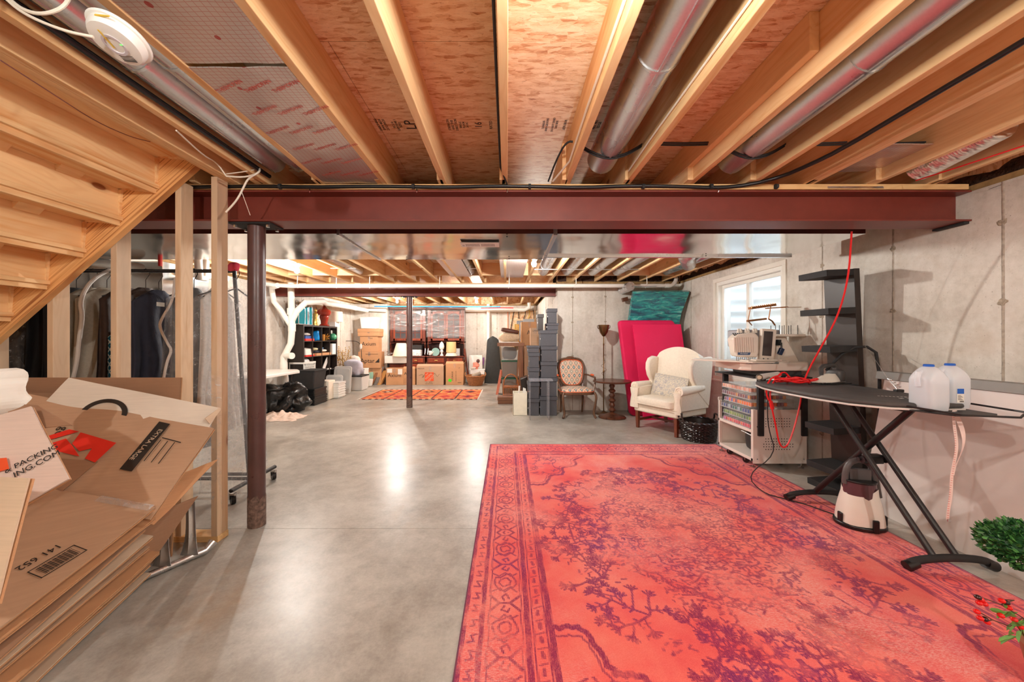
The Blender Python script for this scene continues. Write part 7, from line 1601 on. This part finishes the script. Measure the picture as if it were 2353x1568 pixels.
t, w_, h, d = cbox('large cardboard box marked with a letter A above the charcoal boxes', 1198, 1236, 740, yx, z0=ZZ(795, yx), dep=.4, group='boxes behind the charcoal stack'); text('A', .14, INK, front(-.02, -d-.001, h*.55), t, ext=.001); zA_ = ZZ(795, yx)
t, w_, h, d = cbox('narrow cardboard box marked LARGE before the letter A box', 1219, 1240, 754, 7.6, z0=ZZ(797, 7.6), dep=.3, mat=CARD, group='boxes behind the charcoal stack'); text('LARGE', .05, INK, front(.02, -d-.001, h-.06), t)
cbox('plain brown cardboard box supporting the box marked LARGE', 1206, 1244, 797, 7.6, z0=0, dep=.3, mat=CARDD, group='boxes behind the charcoal stack'); cbox('plain brown cardboard box supporting the letter A box', 1200, 1240, 795, yx, z0=0, dep=.4, mat=CARDD, group='boxes behind the charcoal stack')
itm('dark_case', 'dark studded case leaning beside the off-white bin', 'case', MB().hexa([(XX(1203, 6.9), 6.9, 0), (XX(1213, 6.9), 6.9, 0), (XX(1213, 6.9), 7.2, 0), (XX(1203, 6.9), 7.2, 0)], [(XX(1196, 6.9), 6.9, ZZ(872, 6.9)), (XX(1212, 6.9), 6.9, ZZ(866, 6.9)), (XX(1212, 6.9), 7.2, ZZ(866, 6.9)), (XX(1196, 6.9), 7.2, ZZ(872, 6.9))]), ESP, bev=.01)
itm('flashlight', 'yellow and black tool standing behind the brown cushion', 'tool', MB().b(XX(1182, 8.6), XX(1193, 8.6), 8.6, 8.65, zC-.2, zC+.42), M('yellow_black_tool', (206, 168, 60), .4, var=.6, ns=14), bev=.01)
# electrical backboard
yw = YF-.02
one('backboard', MB().b(XX(1172, yw), .86, yw-.0, yw+.018, 1.0, 2.12), OSB, 'OSB backboard behind the grey electrical panels on the far wall', 'board')
t = T('breaker_box', 'grey electrical panel box on the OSB backboard', 'electrical panel', (XX(1214, yw), yw-.06, 1.45)); EG = flat('panel_grey', (150, 152, 154), .45)
obj('cabinet', MB().b(-.16, .17, -.05, .06, 0, .42), EG, t, bev=.006); obj('door', MB().b(-.12, .12, -.06, -.05, .04, .36), EG, t, bev=.004)
t = T('meter_box', 'darker grey narrow electrical box left of the panel', 'electrical panel', (XX(1195, yw), yw-.06, 1.2)); obj('cabinet', MB().b(-.10, .10, -.04, .06, 0, .62), M('panel_dark', (122, 124, 128), .5), t, bev=.005); obj('door_rib', MB().b(-.07, -.05, -.046, -.04, .05, .57).b(-.02, .0, -.046, -.04, .05, .57).b(.03, .05, -.046, -.04, .05, .57), EG, t)
for u, u2, m_, l in ((1167, 1167, flat('conduit_orange', (214, 110, 50)), 'orange conduit running down the far wall'), (1184, 1174, BLKR, 'black cable running diagonally on the backboard'), (1192, 1192, BLKR, 'thick black cable dropping to the left electrical box'), (1206, 1203, BLKR, 'black cable dropping to the electrical panel'), (1216, 1213, flat('yellow_cable', (220, 180, 60)), 'yellow cable dropping to the electrical panel'), (1225, 1227, BLKR, 'curved black cable right of the yellow one')):
    one('wall_cable', MB().tube(smooth_pts([P(u, 712, yw-.03), P(u+2 if u > 1200 else (u+u2)/2, 722, yw-.05), P(u2, 733 if u > 1190 else 757, yw-.04)]), .012, 6), m_, l, 'cable', smooth=1)
# ================================================================ CEILING DETAILS
zc_ = 2.298
t = T('black_cable', 'thick black cable strapped along the top of the near beam and out between the joists', 'cable')
pts = [(-2.9, 2.395, zc_)]+[(-2.2+k*.3, 2.392+.006*math.sin(k*1.7), zc_-.006*math.cos(k*2.1)) for k in range(13)]+[(1.6, 2.38, 2.305), P(1800, 405, 2.30), P(1862, 378, 2.12), P(1930, 345, 1.955), P(2120, 232, 1.56), P(2353, 95, 1.24), (1.765, .6, 2.335)]
obj('cable', MB().tube(smooth_pts(pts, 1), .012, 10), BLK, t, smooth=1)
for x in (-1.5, -.62, .15, .9, 1.35, 1.78): obj('clamp', MB().tube([(x-.008, 2.388, zc_), (x+.008, 2.388, zc_)], .017, 10), BLKR, t); 
for x in (-1.31, -.6, .0, 1.4): obj('bent_nail', MB().tube([(x, 2.40, 2.285), (x+.004, 2.392, 2.27), (x, 2.396, 2.262)], .003, 5), STEEL, t)
one('black_pipe', MB().tube([(-1.555, YN, 2.352), (-1.553, 2.36, 2.352)], .014, 10), M('black_pex', (18, 20, 26), .25), 'long straight black tube under the leftmost joist beside the ducts', 'pipe', smooth=1)
t = T('electrical_cable', 'pair of black cables sagging through holes in the joists', 'cable'); pp = []
xs_ = [.40, .80, 1.222, 1.63, 1.985, 2.44, 2.83]
for i, (a, b) in enumerate(zip(xs_, xs_[1:])):
    sag = .085 if i in (0, 2) else .006
    for q in (0, .008): obj('cable', MB().tube([(a+(b-a)*k/10, 2.09+q, 2.43-q-sag*math.sin(math.pi*k/10)) for k in range(11)], .005, 6), BLKR, t, smooth=1)
obj('cable', MB().tube(smooth_pts([(.40, 2.09, 2.43), (.345, 2.1, 2.44), (.30, 2.2, 2.38), (.27, 2.36, 2.32)]), .006, 6), BLKR, t, smooth=1)
one('thin_cable', MB().tube([(-.042, YN, 2.34), (-.042, 1.6, 2.338), (-.04, 2.2, 2.335), (-.0, 2.38, 2.31)], .0055, 8), BLKR, 'thin black cable stapled along the left side of the middle joist', 'cable', smooth=1)
WC = flat('white_cable', (226, 216, 200), .45)
one('white_cable', MB().tube([(.374, YN, 2.36), (.374, 1.7, 2.37), (.374, 2.15, 2.35), (.30, 2.36, 2.32)], .006, 8), WC, 'white flat cable running along the joist right of the middle', 'cable', smooth=1)
one('white_cable', MB().tube([(.775, YN, 2.36), (.775, 1.9, 2.37), (.775, 2.3, 2.36)], .005, 8), WC, 'white cable running along the joist beyond the big round duct', 'cable', smooth=1)
# smoke alarm
dm_ = Matrix.Translation(P(272, 92, 1.12)) @ Matrix.Rotation(R(6), 4, 'Y') @ Matrix.Rotation(R(-20), 4, 'X') @ Matrix.Scale(.84, 4)
t = T('smoke_alarm', 'round white smoke alarm hanging by its cables under the ducts', 'smoke alarm')
obj('mounting_base', MB(dm_).lathe([(.088, .022), (.092, .016), (.088, .010), (.08, .008)], seg=36), WHITE, t, smooth=1)
obj('housing', MB(dm_).lathe([(.081, .012), (.080, -.012), (.074, -.024), (.05, -.028)], seg=36), WHITE, t, smooth=1)
obj('front_ring', MB(dm_).lathe([(.034, -.0275), (.036, -.031), (.028, -.031), (.026, -.0275)], seg=30), flat('alarm_grey', (206, 200, 206), .4), t, smooth=1)
sl_ = MB(dm_)
for k in range(5): sl_.b(-.02, .03, .036+.005*k, .038+.005*k, -.0285, -.027)
obj('vent_slot', sl_, GR, t); obj('status_light', MB(dm_).c(.03, -.005, -.031, .008, .003, .002), emis('green_led', (.1, 1, .1), 3), t)
obj('yellow_tab', MB(dm_).b(-.012, -.007, -.05, .01, -.032, -.0305).b(.0, .05, -.083, -.080, -.008, -.002), flat('yellow_tab', (226, 190, 70), .6), t)
t = T('alarm_cables', 'looped white cables running from the smoke alarm to the upper left', 'cable')
p0 = P(215, 85, 1.08)
obj('cable', MB().tube(smooth_pts([p0, P(150, 72, 1.06), P(70, 40, 1.05), P(25, 10, 1.06), P(-40, -60, 1.08)]), .0042, 8), WC, t, smooth=1)
obj('cable', MB().tube(smooth_pts([P(165, -20, 1.08), P(150, 15, 1.06), P(110, 32, 1.05), P(70, 30, 1.05), P(30, 8, 1.06), P(-20, -50, 1.08)]), .0048, 8), WC, t, smooth=1)
t = T('stud_cables', 'knotted white cables hanging from the ceiling beside the first stud', 'cable')
for ps, r_ in (([P(405, 300, 1.75), P(470, 360, 2.0), P(497, 372, 2.15), P(520, 405, 2.2)], .004), ([P(520, 405, 2.2), P(560, 408, 2.22), P(590, 400, 2.25), P(598, 390, 2.28), P(575, 378, 2.3)], .005), ([P(597, 388, 2.25), P(596, 396, 2.22), P(570, 410, 2.2), P(560, 430, 2.2), P(545, 460, 2.2), P(519, 488, 2.2)], .0055), ([P(520, 400, 2.2), P(560, 395, 2.2), P(585, 390, 2.25)], .003), ([P(555, 440, 2.2), P(575, 495, 2.25)], .0018)):
    obj('cable', MB().tube(smooth_pts(ps), r_, 8), WC, t, smooth=1)
one('thin_wire', MB().tube(smooth_pts([P(0, 138, 1.3), P(120, 215, 1.5), P(220, 280, 1.75), P(300, 315, 1.95), P(345, 326, 2.05)]), .0022, 6), flat('mauve_wire', (140, 90, 90), .4), 'thin mauve wire running under the top stair board', 'wire', smooth=1)
# stamps on the subfloor
def stamp(s, u, v, size, rot=0, sx=1):
    Y = (ZT-CZ)*FP/(V0-v); x = XX(u, Y)
    text(s, size, INK, Matrix.Translation((x, Y, ZT-.0006)) @ Matrix.Rotation(math.pi, 4, 'X') @ Matrix.Rotation(rot, 4, 'Z') @ Matrix.Diagonal((sx, 1, 1, 1)), ce)
for u, s, sz in ((878, 'SHEATHING\nSPAN 48/24\n23/32 INCH', .022), (912, 'PS 2-10\nEXPOSURE 1\nSIZED', .020), (944, 'LP', .09), (1040, 'STRENGTH\nAXIS THIS\nDIRECTION', .022), (1066, 'SINGLE\nFLOOR\n24 OC', .020), (1100, '16', .06), (1128, 'RATED', .026), (1253, 'TONGUE\nAND GROOVE', .02), (1275, 'DO NOT SAND\nTHIS SIDE', .02), (1298, 'APA 0014', .024), (1372, 'MILL 402\nEDGE', .024)):
    stamp(s, u, 287, sz, R(90))
# ================================================================ every Empty goes to the base of its thing
bpy.context.view_layer.update()
for o in list(C.objects):
    if o.type == 'EMPTY' and o.parent is None and o.location.length < 1e-6 and o.rotation_euler.to_matrix().is_identity if False else (o.type == 'EMPTY' and o.parent is None and o.location.length < 1e-6 and tuple(o.rotation_euler) == (0, 0, 0) and o.get('kind') != 'structure'):
        lo = [1e9]*3; hi = [-1e9]*3
        for c in o.children:
            for q in c.bound_box:
                q = c.location+Vector(q)
                for i in range(3): lo[i] = min(lo[i], q[i]); hi[i] = max(hi[i], q[i])
        if lo[0] > 1e8: continue
        b = Vector(((lo[0]+hi[0])/2, (lo[1]+hi[1])/2, lo[2])); o.location = b
        for c in o.children: c.location = c.location-b
bpy.context.view_layer.update()
